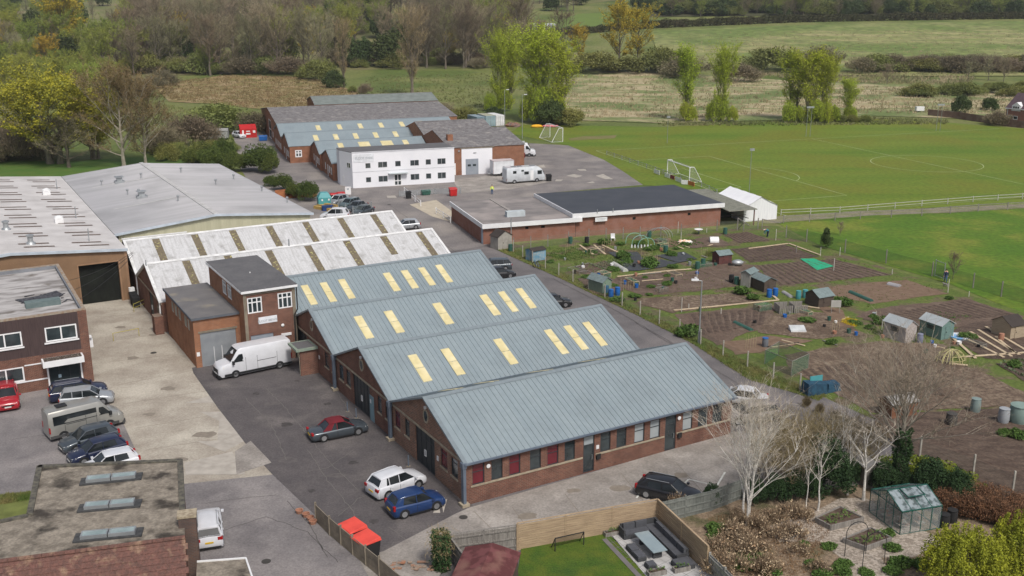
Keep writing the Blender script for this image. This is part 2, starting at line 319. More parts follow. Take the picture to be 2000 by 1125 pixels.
sheet('yard_concrete',[(150,592),(262,584),(322,652),(392,720),(378,730),(425,797),(480,868),(503,897),(536,932),(300,972),(240,830),(178,742)],CONC,.045)
sheet('yard_asphalt',fp(F1,[(0.3,-0.7),(.3,39),(-10,37.5)])+[tuple(g(*p))[:2] for p in [(378,730),(425,797),(480,868),(503,897),(536,932),(620,1012),(700,1092),(750,1078),(890,1005)]],ASPH,.06,px=False)
sheet('drive_asphalt',[(300,972),(536,932),(620,1012),(700,1092),(790,1220),(300,1220)],ASPH_L,.055)
sheet('lane_concrete',fp(F1,[(0,-.5),(24.3,.2),(31,-2),(31,-13)])+[tuple(g(*p))[:2] for p in [(1390,985),(1285,1005),(1010,1060),(880,1085),(820,1200),(760,1200),(700,1092),(750,1078),(890,1005)]],CONC_G,.07,px=False)
sheet('garden_lawn',[(1010,1150),(1020,1075),(1175,1048),(1300,1190),(1040,1220)],LAWN,.08)
sheet('garden_ground',[(1270,985),(1385,985),(1700,930),(1850,950),(2150,1060),(2150,1250),(1440,1250),(1400,1125)],MULCH,.05)
sheet('gravel_path',[(1500,1040),(1590,1005),(1640,980),(1690,985),(1780,1040),(1850,1085),(1780,1110),(1720,1100),(1740,1130),(1790,1200),(1700,1200),(1640,1110),(1600,1075),(1520,1075)],GRAVEL,.07)
sheet('patio_paving',[(1180,1052),(1225,1040),(1360,1110),(1385,1112),(1400,1160),(1290,1170)],PAVE,.1)
pj=MB();pa=[g(1180,1052,.11),g(1225,1040,.11),g(1385,1112,.11),g(1290,1170,.11)]
for i in range(1,11):strip(pj,[pa[0].lerp(pa[3],i/11),pa[1].lerp(pa[2],i/11)],.025,.104)
for i in range(1,6):strip(pj,[pa[0].lerp(pa[1],i/6),pa[3].lerp(pa[2],i/6)],.025,.1045)
struct('paving_joints',pj,mat('paving_joint',(.2,.19,.18)))
pj=MB();strip(pj,[pa[0],pa[3]],.34,.106);struct('paving_edge',pj,PAVD)
# joints in concrete
mj=MB()
def jl(p,q,w=.05,z=.052):strip(mj,[g(*p),g(*q)],w,z)
for a,b in [((208,668),(345,648)),((212,708),(372,690)),((232,752),(388,722)),((240,790),(418,762)),((262,838),(455,805)),((285,880),(480,850)),((320,925),(500,893)),((185,620),(300,612))]:jl(a,b)
for a,b in [((925,1000),(985,1060)),((1000,992),(1035,1040)),((1103,966),(1135,1008)),((1212,925),(1260,985)),((1320,905),(1370,960))]:jl(a,b,.04,.078)
struct('concrete_joints',mj,mat('joint_dirt',(.17,.145,.115),(.24,.205,.165)))
sheet('cream_ramp',[(800,402),(852,394),(884,415),(882,437),(845,425)],mat('cream_concrete',(.5,.44,.34),(.42,.36,.28),scale=1),.045)
for i,(pts,m) in enumerate([([(362,795),(420,785),(424,790),(368,802)],PATCH),([(392,823),(440,815),(478,868),(440,892),(385,880),(425,868),(430,840)],PATCH),([(362,925),(455,905),(480,930),(365,952)],PATCH),([(460,897),(490,868),(532,927),(463,940)],CONC_G)]):
    sheet('concrete_patch',pts,m,.054+.003*i)
for pts in [[(1106,345),(1120,342),(1138,346),(1126,349)],[(1163,345),(1178,343),(1198,351),(1182,352)],[(1050,325),(1062,322),(1066,328),(1052,330)],[(1127,333),(1143,332),(1146,335),(1132,336)],[(1086,352),(1100,354),(1096,357),(1084,356)],[(1145,358),(1158,357),(1162,360),(1150,361)],[(925,316),(935,312),(942,318),(930,321)],[(755,385),(772,383),(775,388),(757,389)]]:
    sheet('worn_patch',pts,PATCH,.05)
for pts in [[(588,703),(606,700),(614,709),(600,716)],[(862,1002),(870,998),(874,1003),(866,1007)],[(846,1004),(856,1001),(860,1008),(848,1012)],[(600,985),(608,982),(606,992),(598,992)],[(635,985),(640,983),(643,989),(636,990)],[(590,920),(600,912),(603,918),(594,925)],[(803,1045),(810,1043),(811,1047),(804,1048)]]:
    sheet('pale_stain',pts,PATCH,.068)
def crack(pts,w,m_b,z,seed):
    r_=random.Random(seed);out=[]
    for a,b in zip(pts,pts[1:]):
        A_,B_=g(*a),g(*b);n=max(2,int((B_-A_).length/.5))
        for i in range(n):out.append(A_.lerp(B_,i/n)+Vector((r_.uniform(-.07,.07),r_.uniform(-.07,.07),0)))
    out.append(g(*pts[-1]));strip(m_b,out,w,z)
cb_=MB()
for i,p in enumerate([[(620,720),(660,770),(700,830)],[(520,760),(560,800),(640,900),(700,960)],[(585,925),(640,915),(690,880)],[(700,1070),(690,1000),(640,940),(600,880)],[(540,740),(600,745),(640,740)],[(740,960),(700,975),(660,1010)],[(480,780),(530,830),(560,900)],[(760,1030),(800,1060),(850,1030)]]):crack(p,.045,cb_,.066,i)
struct('asphalt_cracks',cb_,mat('pale_crack_fill',(.17,.155,.145),(.13,.12,.11),scale=3))
cb_=MB()
for i,p in enumerate([[(400,985),(470,975),(540,968)],[(430,1040),(520,1010),(600,1040),(660,1100)],[(20,860),(80,850),(150,870)],[(900,560),(1000,560),(1080,600),(1180,660)],[(1240,630),(1340,690),(1460,760)],[(1080,545),(1200,605),(1330,680)],[(760,400),(830,450),(900,500)],[(560,980),(600,1020),(640,1090)]]):crack(p,.06,cb_,.0615 if i in(0,1,7) else .035,20+i)
struct('drive_cracks',cb_,mat('dark_crack',(.08,.072,.07),(.11,.1,.095),scale=3))
def blotch(px,py,r,m,z,seed,name='stain',asp=1.0):
    r_=random.Random(seed);c=g(px,py);P=[(c.x+r*asp*math.cos(t)*r_.uniform(.6,1.2),c.y+r*math.sin(t)*r_.uniform(.6,1.2)) for t in np.linspace(0,2*PI,13)[:-1]];mb=MB();mb.add([(x,y,z) for x,y in P],[tuple(range(12))]);struct(name,mb,m)
OIL=mat('oil_stain',(.05,.045,.044),(.075,.067,.065),scale=3,detail=9);OILC=mat('concrete_stain',(.2,.172,.14),(.25,.215,.175),scale=3,detail=9)
for i,(x,y,r) in enumerate(((560,830,.5),(640,790,.35),(690,905,.4),(610,960,.3),(500,770,.4),(730,1020,.35),(580,745,.25))):blotch(x,y,r,OIL,.064+.0003*i,i)
for i,(x,y,r) in enumerate(((260,700,.5),(330,760,.6),(300,655,.4),(400,850,.7),(290,810,.4),(350,900,.5),(1030,1010,.5),(1120,960,.4),(1210,955,.6),(1330,930,.5),(235,640,.5))):blotch(x,y,r,OILC,(.05 if x<500 else .074)+.0002*i,30+i,asp=1.4)
for i,(x,y,r) in enumerate(((560,900,.6),(660,930,.5),(600,840,.4),(700,860,.3),(530,790,.5))):blotch(x,y,r,mat('tar_scuff',(.125,.112,.108),(.09,.08,.08),scale=2.5,detail=9),.0632+.0002*i,60+i,asp=1.8)
for i,(x,y) in enumerate(((520,1098),(590,700),(300,690),(905,1012),(760,400))):
    c=g(x,y);solo('manhole_cover',MB().lathe([(.3,0),(.3,.012)],n=16),mat('cast_iron',(.06,.055,.05)),'round iron drain cover set in the ground','drain cover',(c.x,c.y,.068 if x>880 or x==590 else .056 if x<600 else .03),group='drain covers')
# pitch and field
sheet('football_pitch',[(995,262),(1020,245),(1110,246),(1300,250),(1500,240),(1700,233),(1850,240),(2120,262),(2120,398),(1900,402),(1560,422),(1500,440),(1430,380),(1256,362),(1215,335),(1180,315),(1110,285)],PITCH_G,.03)
sheet('playing_field',[(1560,432),(1900,408),(2120,400),(2120,640),(1990,612),(1850,560),(1600,480),(1520,440)],PITCH_G2,.03)
sheet('field_path',[(1440,430),(1530,424),(1700,415),(1850,408),(2100,392),(2100,402),(1860,418),(1700,426),(1560,436),(1500,438)],mat('track_soil',(.24,.205,.15),(.16,.17,.07),scale=.5,detail=10,fine=(4,.3)),.045)
sheet('worn_goalmouth',[(1110,271),(1140,267),(1205,266),(1200,271),(1150,275),(1115,276)],mat('worn_turf',(.19,.16,.07),(.15,.15,.04),scale=.3),.045)
# pitch markings (frame from centre spot and halfway line)
pc=g(1808.8,319.3);h1=g(1884.4,334.6);h2=g(1741.6,304)
v=(h1-h2).normalized();u=Vector((v.y,-v.x,0));
if u.x>0:u=-u
K=10.98/9.15;Lp=57.2
def pp(a,b):return pc+u*a+v*b
mp_=MB();LW=.17
strip(mp_,[pp(0,-40),pp(0,36)],LW,.05)
strip(mp_,[pp(10.98*math.cos(t*PI/24),10.98*math.sin(t*PI/24)) for t in range(49)],LW,.055)
strip(mp_,[pp(Lp,-24.2),pp(Lp-19.8,-24.2),pp(Lp-19.8,24.2),pp(Lp,24.2)],LW,.05)
strip(mp_,[pp(Lp,-11),pp(Lp-6.6,-11),pp(Lp-6.6,11),pp(Lp,11)],LW,.055)
strip(mp_,[pp(-57,-40),pp(Lp,-40),pp(Lp,36),pp(-57,36)],LW,.06)
strip(mp_,[pp(Lp-13.2-10.98*math.cos(t),10.98*math.sin(t)) for t in [(-.92+i*1.84/14) for i in range(15)]],LW,.062)
struct('pitch_markings',mp_,PLINE)
# meadows
sheet('sedge_meadow',[(300,168),(440,148),(560,150),(640,158),(700,182),(660,215),(560,222),(430,205),(330,200)],SEDGE,.15)
sheet('straw_meadow',[(1085,145),(1280,140),(1420,150),(1560,160),(1800,168),(2100,180),(2100,240),(1850,232),(1700,228),(1500,236),(1300,242),(1110,236)],STRAW,.15)
sheet('hill_pasture_field',[(1270,62),(1500,52),(2150,40),(2150,150),(1800,150),(1560,148),(1400,140),(1290,120)],HILLF,.3)
sheet('far_green_field',[(1040,60),(1130,28),(1270,24),(1260,45),(1100,68)],mat('bright_far_grass',(.13,.19,.035),(.11,.16,.03),scale=.05),.3)
sheet('left_green_field',[(-60,345),(-60,315),(140,318),(400,300),(440,320),(300,330),(130,352)],mat('lush_grass',(.06,.135,.018),(.09,.145,.025),scale=.3,detail=8),.05)
# allotments
sheet('allotment_ground',[tuple(g(*p))[:2] for p in [(1600,768),(1510,736),(1412,692),(1327,649),(1215,595),(1119,548),(1040,511),(985,480),(1150,462),(1400,448),(1440,440),(1520,442),(1600,482),(1850,562),(2120,650),(2120,1000),(1800,860),(1640,790)]],ALLOT,.035,px=False)
LE=[(1600,783),(1558,770),(1463,742),(1352,671),(1242,615),(1094,544),(1020,511),(965,486)];FE=[(1610,775),(1562,762),(1510,740),(1412,695),(1327,652),(1215,598),(1119,551),(1040,513),(985,482)]
VG=[tuple(g(*p))[:2] for p in LE]+[tuple(g(p[0]+4,p[1]-4))[:2] for p in FE[::-1]]
sheet('verge_grass',VG,mat('verge_weeds',(.075,.12,.02),(.15,.13,.04),scale=.5,detail=9,bump=1,bscale=4),.05,px=False)
plots=[('S',[(1412,459),(1459,453),(1506,470),(1444,476)]),('D',[(1428,487),(1531,477),(1602,502),(1465,514)]),('S',[(1475,519),(1630,506),(1742,538),(1521,559)]),
('B',[(1600,562),(1767,547),(1851,574),(1702,594),(1620,578)]),('S',[(1671,619),(1705,604),(1885,584),(2000,618),(1990,624),(1860,641),(1739,636)]),
('S',[(1200,544),(1300,533),(1365,529),(1432,541),(1445,560),(1258,580),(1216,564)]),('C',[(1240,592),(1262,583),(1440,573),(1470,584),(1496,589),(1312,612)]),
('S',[(1318,614),(1520,597),(1500,634),(1440,660),(1400,676),(1345,640)]),('C',[(1500,620),(1560,612),(1615,611),(1692,655),(1587,664),(1480,650)]),('B',[(1405,672),(1500,656),(1590,667),(1500,686),(1440,694)]),
('C',[(1530,694),(1620,680),(1720,668),(1840,672),(1870,690),(1850,706),(1905,722),(2040,785),(2060,845),(1950,795),(1800,802),(1700,808),(1625,768),(1600,756),(1548,726)]),
('D',[(1850,648),(1900,632),(1990,620),(2040,640),(2040,705),(1920,700)]),
('S',[(1124,486),(1154,478),(1183,497),(1156,500)]),('D',[(1157,476),(1174,476),(1207,495),(1186,498)]),('S',[(1210,520),(1180,510),(1120,530),(1180,545)]),('S',[(1330,470),(1395,462),(1430,480),(1350,486)]),('B',[(1272,468),(1310,466),(1330,480),(1290,486)]),
('D',[(1945,712),(2050,700),(2100,760),(2040,770)]),('S',[(1130,545),(1185,540),(1225,560),(1195,585),(1150,570)]),('D',[(1262,567),(1205,545),(1240,540),(1300,560)]),('B',[(1600,600),(1640,604),(1668,640),(1640,640)]),('D',[(1700,812),(1800,806),(1950,798),(2110,850),(2130,1040),(2000,985),(1880,930),(1740,868)]),('S',[(1385,512),(1480,520),(1490,545),(1420,548),(1360,528)])]
def rough(p,seed,j=.22,st=.9):
    r_=random.Random(seed);P_=[g(*q) for q in p];out=[]
    for a,b in zip(P_,P_[1:]+P_[:1]):
        n=max(1,int((b-a).length/st))
        for i in range(n):
            q=a.lerp(b,i/n);out.append((q.x+r_.uniform(-j,j),q.y+r_.uniform(-j,j)))
    return out
def furrows(quad,n,name='furrow_ridges',m=None,h=.075,z=.06):
    a,b,c,d=[g(*q) for q in quad];mb=MB();r_=random.Random(n)
    for i in range(n):
        t=(i+.5)/n;p=a.lerp(d,t);q=b.lerp(c,t);k=10;dr=(q-p).normalized();nn=Vector((-dr.y,dr.x,0))*((d-a).length/n*.36);pr=[]
        for j in range(k+1):
            o=p.lerp(q,j/k)+nn*r_.uniform(-.25,.25);hh=h*r_.uniform(.6,1.15);pr.append([o-nn+Vector((0,0,z)),o+Vector((0,0,z+hh)),o+nn+Vector((0,0,z))])
        for u_,v_ in zip(pr,pr[1:]):mb.quad(u_[0],v_[0],v_[1],u_[1]);mb.quad(u_[1],v_[1],v_[2],u_[2])
    struct(name,mb,m or SOIL_D)
for q,n in (([(1760,868),(2080,1010),(2110,870),(1860,800)],13),([(1475,520),(1521,558),(1742,537),(1630,507)],16),([(1428,489),(1463,512),(1600,501),(1531,478)],13),([(1412,459),(1444,476),(1506,470),(1459,454)],8),([(1680,625),(1740,632),(1990,618),(1885,586)],18),([(1157,477),(1186,497),(1206,494),(1174,477)],4),([(1880,660),(1930,700),(2020,695),(1960,640)],8),([(1345,615),(1370,655),(1490,635),(1500,604)],10),([(1560,725),(1610,762),(1850,775),(1800,690)],16)):furrows(q,n)
for i,(k,p) in enumerate(plots):sheet('soil_plot',rough(p,i),{'S':SOIL,'D':SOIL_D,'C':STUBBLE,'B':mat('red_brown_soil',(.15,.095,.062),(.2,.135,.09),scale=1.5,detail=8,bump=.6,bscale=5)}[k],.055+.002*i,px=False)
WEED=mat('weed_fabric',(.045,.05,.056),(.06,.065,.072),scale=1)
for i,p in enumerate([[(1185,500),(1245,500),(1270,528),(1235,530)],[(1245,535),(1290,508),(1325,515),(1300,528)],[(1280,503),(1335,500),(1362,512),(1325,520)],[(1215,520),(1260,515),(1250,535),(1222,532)]]):sheet('weed_sheeting',p,WEED,.12+.003*i)
sheet('green_ground_netting',[(1562,514),(1590,512),(1628,528),(1596,531)],mat('bright_green_net',(.02,.38,.2),(.03,.3,.16),scale=2),.12)
def planks(L,name,label,m,w=.3,h=.06,z=.1):
    for (p,q) in L:
        a=g(*p);b=g(*q);d=(b-a);l=d.length;mb=MB().box(0,-w/2,0,l,w/2,h)
        solo(name,mb,m,label,'plank',(a.x,a.y,z),math.atan2(d.y,d.x),group='boards laid as paths and bed edges')
planks([((1316,608),(1420,598)),((1420,598),(1520,588)),((1520,588),(1506,576)),((1205,542),(1300,531)),((1300,531),(1350,527)),((1132,480),(1158,498)),((1160,480),(1182,498)),((1880,660),(1960,700)),((1895,650),(1975,698)),((1910,646),(1990,695)),((1925,640),(2010,690)),((1945,660),(1980,690)),((1850,652),(1905,702)),((1870,700),(2010,690)),((1545,596),(1600,604)),((1855,712),(1890,716)),((1176,480),(1206,494)),((1462,487),(1540,477)),((1540,477),(1602,500))],'timber_board','pale timber board laid flat on allotment soil',WOODN)
planks([((1432,546),(1480,562)),((1500,680),(1560,672))],'timber_board','dark timber edging board between allotment beds',WOODD,.12,.12)
# parking lines
ml=MB()
for b in (8,14.5,21,27.5,41.5,50,56.5):strip(ml,[F1(25.2,b),F1(30,b)],.12,.03)
struct('parking_lines',ml,WHITE_L)
ml=MB();strip(ml,[g(1243,975),g(1250,965)],.14,.09);strip(ml,[g(1338,945),g(1345,938),g(1400,951),g(1416,924)],.14,.09)
struct('bay_lines',ml,WHITE_L)
# ================================================================= BUILDINGS
class Wall:
    """vertical wall plane in a building's own coordinates: origin, unit direction, outward normal"""
    def __init__(s,o,d,n): s.o=Vector((o[0],o[1],0));s.d=Vector((d[0],d[1],0)).normalized();s.n=Vector((n[0],n[1],0)).normalized()
    def p(s,u,z,q=0):return s.o+s.d*u+s.n*q+Vector((0,0,z))
    def box(s,mb,u0,u1,z0,z1,q0,q1):
        vs=[s.p(u,z,q) for z in (z0,z1) for (u,q) in ((u0,q0),(u1,q0),(u1,q1),(u0,q1))]
        mb.add(vs,[(0,3,2,1),(4,5,6,7),(0,1,5,4),(1,2,6,5),(2,3,7,6),(3,0,4,7)])
    def face(s,mb,L,H,ops,z0=0,dep=.14):
        us=sorted({0,L,*[o[0] for o in ops],*[o[1] for o in ops]});zs=sorted({z0,H,*[o[2] for o in ops],*[o[3] for o in ops]})
        for a,b in zip(us,us[1:]):
            for c,d in zip(zs,zs[1:]):
                mu,mz=(a+b)/2,(c+d)/2
                if any(o[0]<mu<o[1] and o[2]<mz<o[3] for o in ops):continue
                mb.quad(s.p(a,c),s.p(b,c),s.p(b,d),s.p(a,d))
        for a,b,c,d in [o[:4] for o in ops]:
            for (x,y,X,Y) in ((a,c,b,c),(b,c,b,d),(b,d,a,d),(a,d,a,c)):
                mb.quad(s.p(x,y),s.p(X,Y),s.p(X,Y,-dep),s.p(x,y,-dep))
def window(par,W,a,b,c,d,nv=1,tr=0,fm=None,gm=None,dep=.1,fw=.06,name='window',q=None,label=None,cols=None):
    fm=fm or DARKF;gm=gm or GLASS
    f=MB();q0,q1=(-dep-.03,-dep+.04) if q is None else q
    W.box(f,a,a+fw,c,d,q0,q1);W.box(f,b-fw,b,c,d,q0,q1);W.box(f,a+fw,b-fw,c,c+fw,q0,q1);W.box(f,a+fw,b-fw,d-fw,d,q0,q1)
    for i in range(1,nv):
        x=a+(b-a)*i/nv;W.box(f,x-fw/2,x+fw/2,c+fw,d-fw,q0+.004,q1-.004)
    if tr:
        z=c+(d-c)*tr;W.box(f,a+fw,b-fw,z-fw/2,z+fw/2,q0+.008,q1-.008)
    w_=part(name,f,fm,par,label)
    gp=MB();m_=(q0+q1)/2;gp.quad(W.p(a+fw/2,c+fw/2,m_),W.p(b-fw/2,c+fw/2,m_),W.p(b-fw/2,d-fw/2,m_),W.p(a+fw/2,d-fw/2,m_));part('pane',gp,gm,w_)
    return w_
def panel(par,name,W,a,b,c,d,m,q0=-.1,q1=-.04,label=None):
    mb=MB();W.box(mb,a,b,c,d,q0,q1);return part(name,mb,m,par,label)
def slope(mb,x0,x1,y0,z0,y1,z1,th=.08,nrm=1):
    """roof slab from (y0,z0) to (y1,z1), x0..x1, thickness th downward"""
    mb.add([(x0,y0,z0),(x1,y0,z0),(x1,y1,z1),(x0,y1,z1),(x0,y0,z0-th),(x1,y0,z0-th),(x1,y1,z1-th),(x0,y1,z1-th)],[(0,1,2,3),(7,6,5,4),(4,5,1,0),(5,6,2,1),(6,7,3,2),(7,4,0,3)])
def ribs(mb,x0,x1,y0,z0,y1,z1,sp=.45,w=.05,h=.045):
    n=int((x1-x0)/sp)
    for i in range(n+1):
        x=x0+(x1-x0)*i/n;mb.add([(x-w/2,y0,z0-.01),(x+w/2,y0,z0-.01),(x+w/2,y1,z1-.01),(x-w/2,y1,z1-.01),(x-w/4,y0,z0+h),(x+w/4,y0,z0+h),(x+w/4,y1,z1+h),(x-w/4,y1,z1+h)],[(4,5,6,7),(0,1,5,4),(2,3,7,6),(1,2,6,5),(3,0,4,7)])
def text(par,name,s_,size,loc,xdir,m,label=None,bold=.0,zdir=(0,0,1)):
    cu=bpy.data.curves.new('t','FONT');cu.body=s_;cu.size=size;cu.extrude=.01;cu.offset=bold;cu.align_x='CENTER';cu.align_y='CENTER'
    o=bpy.data.objects.new('t',cu);C.objects.link(o);bpy.context.view_layer.update()
    me=bpy.data.meshes.new_from_object(o.evaluated_get(bpy.context.evaluated_depsgraph_get()));bpy.data.objects.remove(o)
    me.materials.clear();me.materials.append(m)
    x=Vector(xdir).normalized();z=Vector(zdir).normalized();n=x.cross(z)
    me.transform(Matrix(((x.x,z.x,n.x,loc[0]),(x.y,z.y,n.y,loc[1]),(x.z,z.z,n.z,loc[2]),(0,0,0,1))))
    q=bpy.data.objects.new(name,me);C.objects.link(q);q.parent=par
    return q
ZE,ZR=3.35,5.98
def round_window(par,W,u,z,r=.42):
    f=MB();n=18
    for i in range(n):
        t,t2=2*PI*i/n,2*PI*(i+1)/n
        pts=[(r,t),(r+.14,t),(r+.14,t2),(r,t2)]
        v=[W.p(u+a*math.cos(b)*.8,z+a*math.sin(b),q) for q in (0,.05) for a,b in pts]
        f.add(v,[(4,5,6,7),(0,1,5,4),(1,2,6,5),(2,3,7,6),(3,0,4,7)])
    w_=part('round_window',f,SILL,par)
    gp=MB();gp.add([W.p(u+r*math.cos(2*PI*i/n)*.8,z+r*math.sin(2*PI*i/n),.025) for i in range(n)],[tuple(range(n))]);part('pane',gp,GLASS,w_)
def unit(name,label,b0,b1,br,roofm,wallm,wins,skys,doors=(),L=24.35,a0=0,front=False,round_=True,strips=(),zr=ZR,over=.25,trim=True,gutter=True,ze=ZE,group='terrace of gabled workshop units',F=F1,cat='workshop',bandz=3.02,post=True,rb=True,posts=True,trimm=None):
    T=thing(name,label,cat,F(a0,b0),F.r,group)
    wd=b1-b0;rr=br-b0
    W=Wall((0,0),(0,1),(-1,0))
    mb=MB();W.face(mb,wd,ze-.12,[w_[:4] for w_ in wins]+[d[:4] for d in doors])
    mb.add([(0,0,ze-.12),(0,wd,ze-.12),(0,wd,ze-.02),(0,rr,zr-.12),(0,0,ze-.02)],[(0,1,2,3,4)])
    mb.add([(L,0,0),(L,wd,0),(L,wd,ze-.02),(L,rr,zr-.12),(L,0,ze-.02)],[(0,4,3,2,1)])
    if not front: mb.quad((0,0,0),(L,0,0),(L,0,ze-.1),(0,0,ze-.1))
    mb.quad((0,wd,0),(L,wd,0),(L,wd,ze-.1),(0,wd,ze-.1))
    wall=part('wall',mb,wallm,T)
    WF=Wall((0,0),(1,0),(0,-1))
    if front:
        fm=MB();WF.face(fm,L,ze-.12,[w_[:4] for w_ in front]);part('wall',fm,BRICK_R,T)
    # concrete band over windows & sills
    s=MB();W.box(s,0,wd,bandz,bandz+.16,0,.05)
    for w_ in wins: W.box(s,w_[0]-.06,w_[1]+.06,w_[2]-.12,w_[2],0.002,.06)
    if front:
        WF.box(s,.3,L-.15,bandz,bandz+.14,0,.05)
        segs=[(.35,9.65),(10.8,17.2),(18.4,L-.2)]
        for a_,b_ in segs:WF.box(s,a_,b_,1.27,1.39,.002,.06)
    part('sill',s,SILL,T)
    for w_ in wins: window(T,W,*w_[:4],tr=.72,gm=w_[4] if len(w_)>4 else GLASS,fm=w_[5] if len(w_)>5 else DARKF)
    for d in doors:
        a_,b_,c_,e_=d[:4];nleaf=max(2,int((b_-a_)/.8+.5))
        x=window(T,W,a_,b_,c_+.02,e_,nv=nleaf,tr=.78,name='door',gm=mat('dark_door_panel',(.022,.03,.034),(.03,.04,.045),rough=.3),fw=.08)
        h=MB();m_=(a_+b_)/2
        for k in(-.12,.12):W.box(h,m_+k-.02,m_+k+.02,1.05,1.55,-.04,.02)
        W.box(h,m_-.12,m_+.12,1.05,1.09,-.04,.02);W.box(h,m_-.12,m_+.12,1.51,1.55,-.04,.02)
        part('handle',h,WMET,x)
    if front:
        for w_ in front:
            if len(w_)>5 and w_[5]=='door':
                x=window(T,WF,*w_[:4],tr=.75,name='door',gm=GLASS,fw=.09)
                tp=MB();tp.quad(WF.p(w_[0]+.09,w_[3]*.76,-.06),WF.p(w_[1]-.09,w_[3]*.76,-.06),WF.p(w_[1]-.09,w_[3]-.1,-.06),WF.p(w_[0]+.09,w_[3]-.1,-.06))
                part('fanlight',tp,GLASSB if w_[0]<12 else GLASS,x)
                hm=MB();WF.box(hm,w_[1]-.2,w_[1]-.16,1.0,1.4,-.06,.0);part('handle',hm,GALV,x)
                m2=MB();WF.box(m2,w_[1]+.15,w_[1]+.5,.95,1.35,0,.16);part('post_box',m2,BLK,T)
            else:window(T,WF,*w_[:4],tr=.62,gm=w_[4])
    if round_:round_window(T,W,rr+.02,4.38)
    # roof
    lowover=.28 if front else .0
    k=(zr-ze)/rr;y0=-lowover
    r_=MB();slope(r_,-over,L+over,y0,ze+k*y0,rr,zr);k2=(zr-ze)/(wd-rr);slope(r_,-over,L+over,rr+.0005,zr,wd,ze)
    if rb:
        ribs(r_,-over+.3,L+over-.3,y0,ze+k*y0,rr-.12,zr-k*.12);ribs(r_,-over+.3,L+over-.3,rr+.12,zr-k2*.12,wd,ze)
    rf=part('roof',r_,roofm,T)
    t_=MB()
    cw=.28
    def cap(x0,x1):
        slope(t_,x0,x1,y0-.02,ze+k*(y0)+.06,rr,zr+.075,.16);slope(t_,x0,x1,rr+.0005,zr+.075,wd,ze+.06,.16)
    cap(-over-.03,-over+cw);cap(L+over-cw,L+over+.03)
    t_.add([(-over,rr-.3,zr-.3*k+.055),(L+over,rr-.3,zr-.3*k+.055),(L+over,rr,zr+.085),(-over,rr,zr+.085),(L+over,rr+.3,zr-.3*k2+.055),(-over,rr+.3,zr-.3*k2+.055)],[(0,1,2,3),(3,2,4,5)])
    part('ridge_trim',t_,trimm or MTRIM,rf)
    for (x,y,w2,ln) in skys:
        m_=MB();yy=y-b0
        def zz(q):return ze+k*q+.05
        if yy>rr:
            def zz(q):return ze+k2*(wd-q)+.05
        slope(m_,x,x+w2,yy-ln,zz(yy-ln),yy-ln/2-.04,zz(yy-ln/2-.04),.05);slope(m_,x,x+w2,yy-ln/2+.04,zz(yy-ln/2+.04),yy,zz(yy),.05)
        part('rooflight',m_,GRP,rf)
    for x,y0_,y1_ in strips:
        m_=MB();a_,b_=y0_-b0,y1_-b0
        slope(m_,x,x+.85,a_,ze+k*a_+.035,b_,ze+k*b_+.035,.05)
        part('rooflight',m_,MOSS,rf)
    if gutter:
        gm=MB()
        if front:
            gm.box(-over,-.42,ze-.17,L+over,-.27,ze-.05);
        gm.box(-over-.1,wd-.2,ze-.08,L+over,wd+.16,ze+.03)
        part('gutter',gm,GUT,T)
    if posts:
        gm=MB();yy=-.1 if front else 0
        gm.box(-.34,yy-.17,.25,-.12,yy+.17,ze-.05);gm.box(-.4,yy-.22,ze-.4,-.08,yy+.22,ze-.02)
        part('downpipe',gm,GUT,T)
        gm=MB();gm.box(-.5,yy-.3,0.02,.0 if not front else .08,yy+.34,.27);part('post_base',gm,SILL,T)
    return T
RB,BB,GB=GLASSR,GLASSB,GLASS
fr_open=[(.5,1.45,1.39,2.92,RB),(2.0,2.9,1.39,2.92,GB),(3.44,4.35,1.39,2.92,RB),(5.15,6.07,1.39,2.92,GB),(6.6,7.55,1.39,2.92,RB),(8.08,8.98,1.39,2.92,GB),(9.72,10.7,.05,2.98,GB,'door'),(11.23,12.15,1.39,2.92,GB),(12.7,13.6,1.39,2.92,GB),(14.36,15.3,1.39,2.92,BB),(15.83,16.78,1.39,2.92,BB),(17.28,18.34,.05,2.98,GB,'door'),(19.0,19.95,1.39,2.92,BB),(20.52,21.48,1.39,2.92,GB),(21.98,22.95,1.39,2.92,GB)]
gw=lambda b,L:[(x-b,y-b,1.4,2.82)+tuple(r) for x,y,*r in L]
U1=unit('workshop_unit','nearest blue-grey metal roofed brick unit with red blinds along its long front',0,12.7,6.3,MROOF,BRICK_M,gw(0,[(1.25,2.3),(2.9,4.0,RB),(9.4,10.3),(11.15,12.2,RB)]),[(3.5,11.6,.8,3.1),(6.6,11.6,.8,3.1),(11.6,11.6,.8,3.1),(16.8,11.6,.8,3.1)],[(4.98,8.3,.0,2.98)],front=fr_open,L=23.95,zr=5.9)
U2=unit('workshop_unit','second gabled brick unit from the camera, with light blue panel beside its dark doors',12.7,25.2,18.9,MROOF,BRICK_R,gw(12.7,[(13.15,14.1),(14.85,15.75),(21.72,22.75),(23.4,24.5)]),[(3.35,17.0,.8,3.1),(6.4,17.0,.8,3.1),(11.5,17.0,.8,3.1),(16.7,17.0,.75,3.1),(18.8,17.05,.75,3.1),(20.85,17.05,.75,3.1)],[(17.35-12.7,21.1-12.7,.0,2.98)],L=23.98)
panel(U2,'side_panel',Wall((0,0),(0,1),(-1,0)),16.5-12.7,17.35-12.7,.02,2.3,mat('light_blue_panel',(.22,.33,.37)),0,.04)
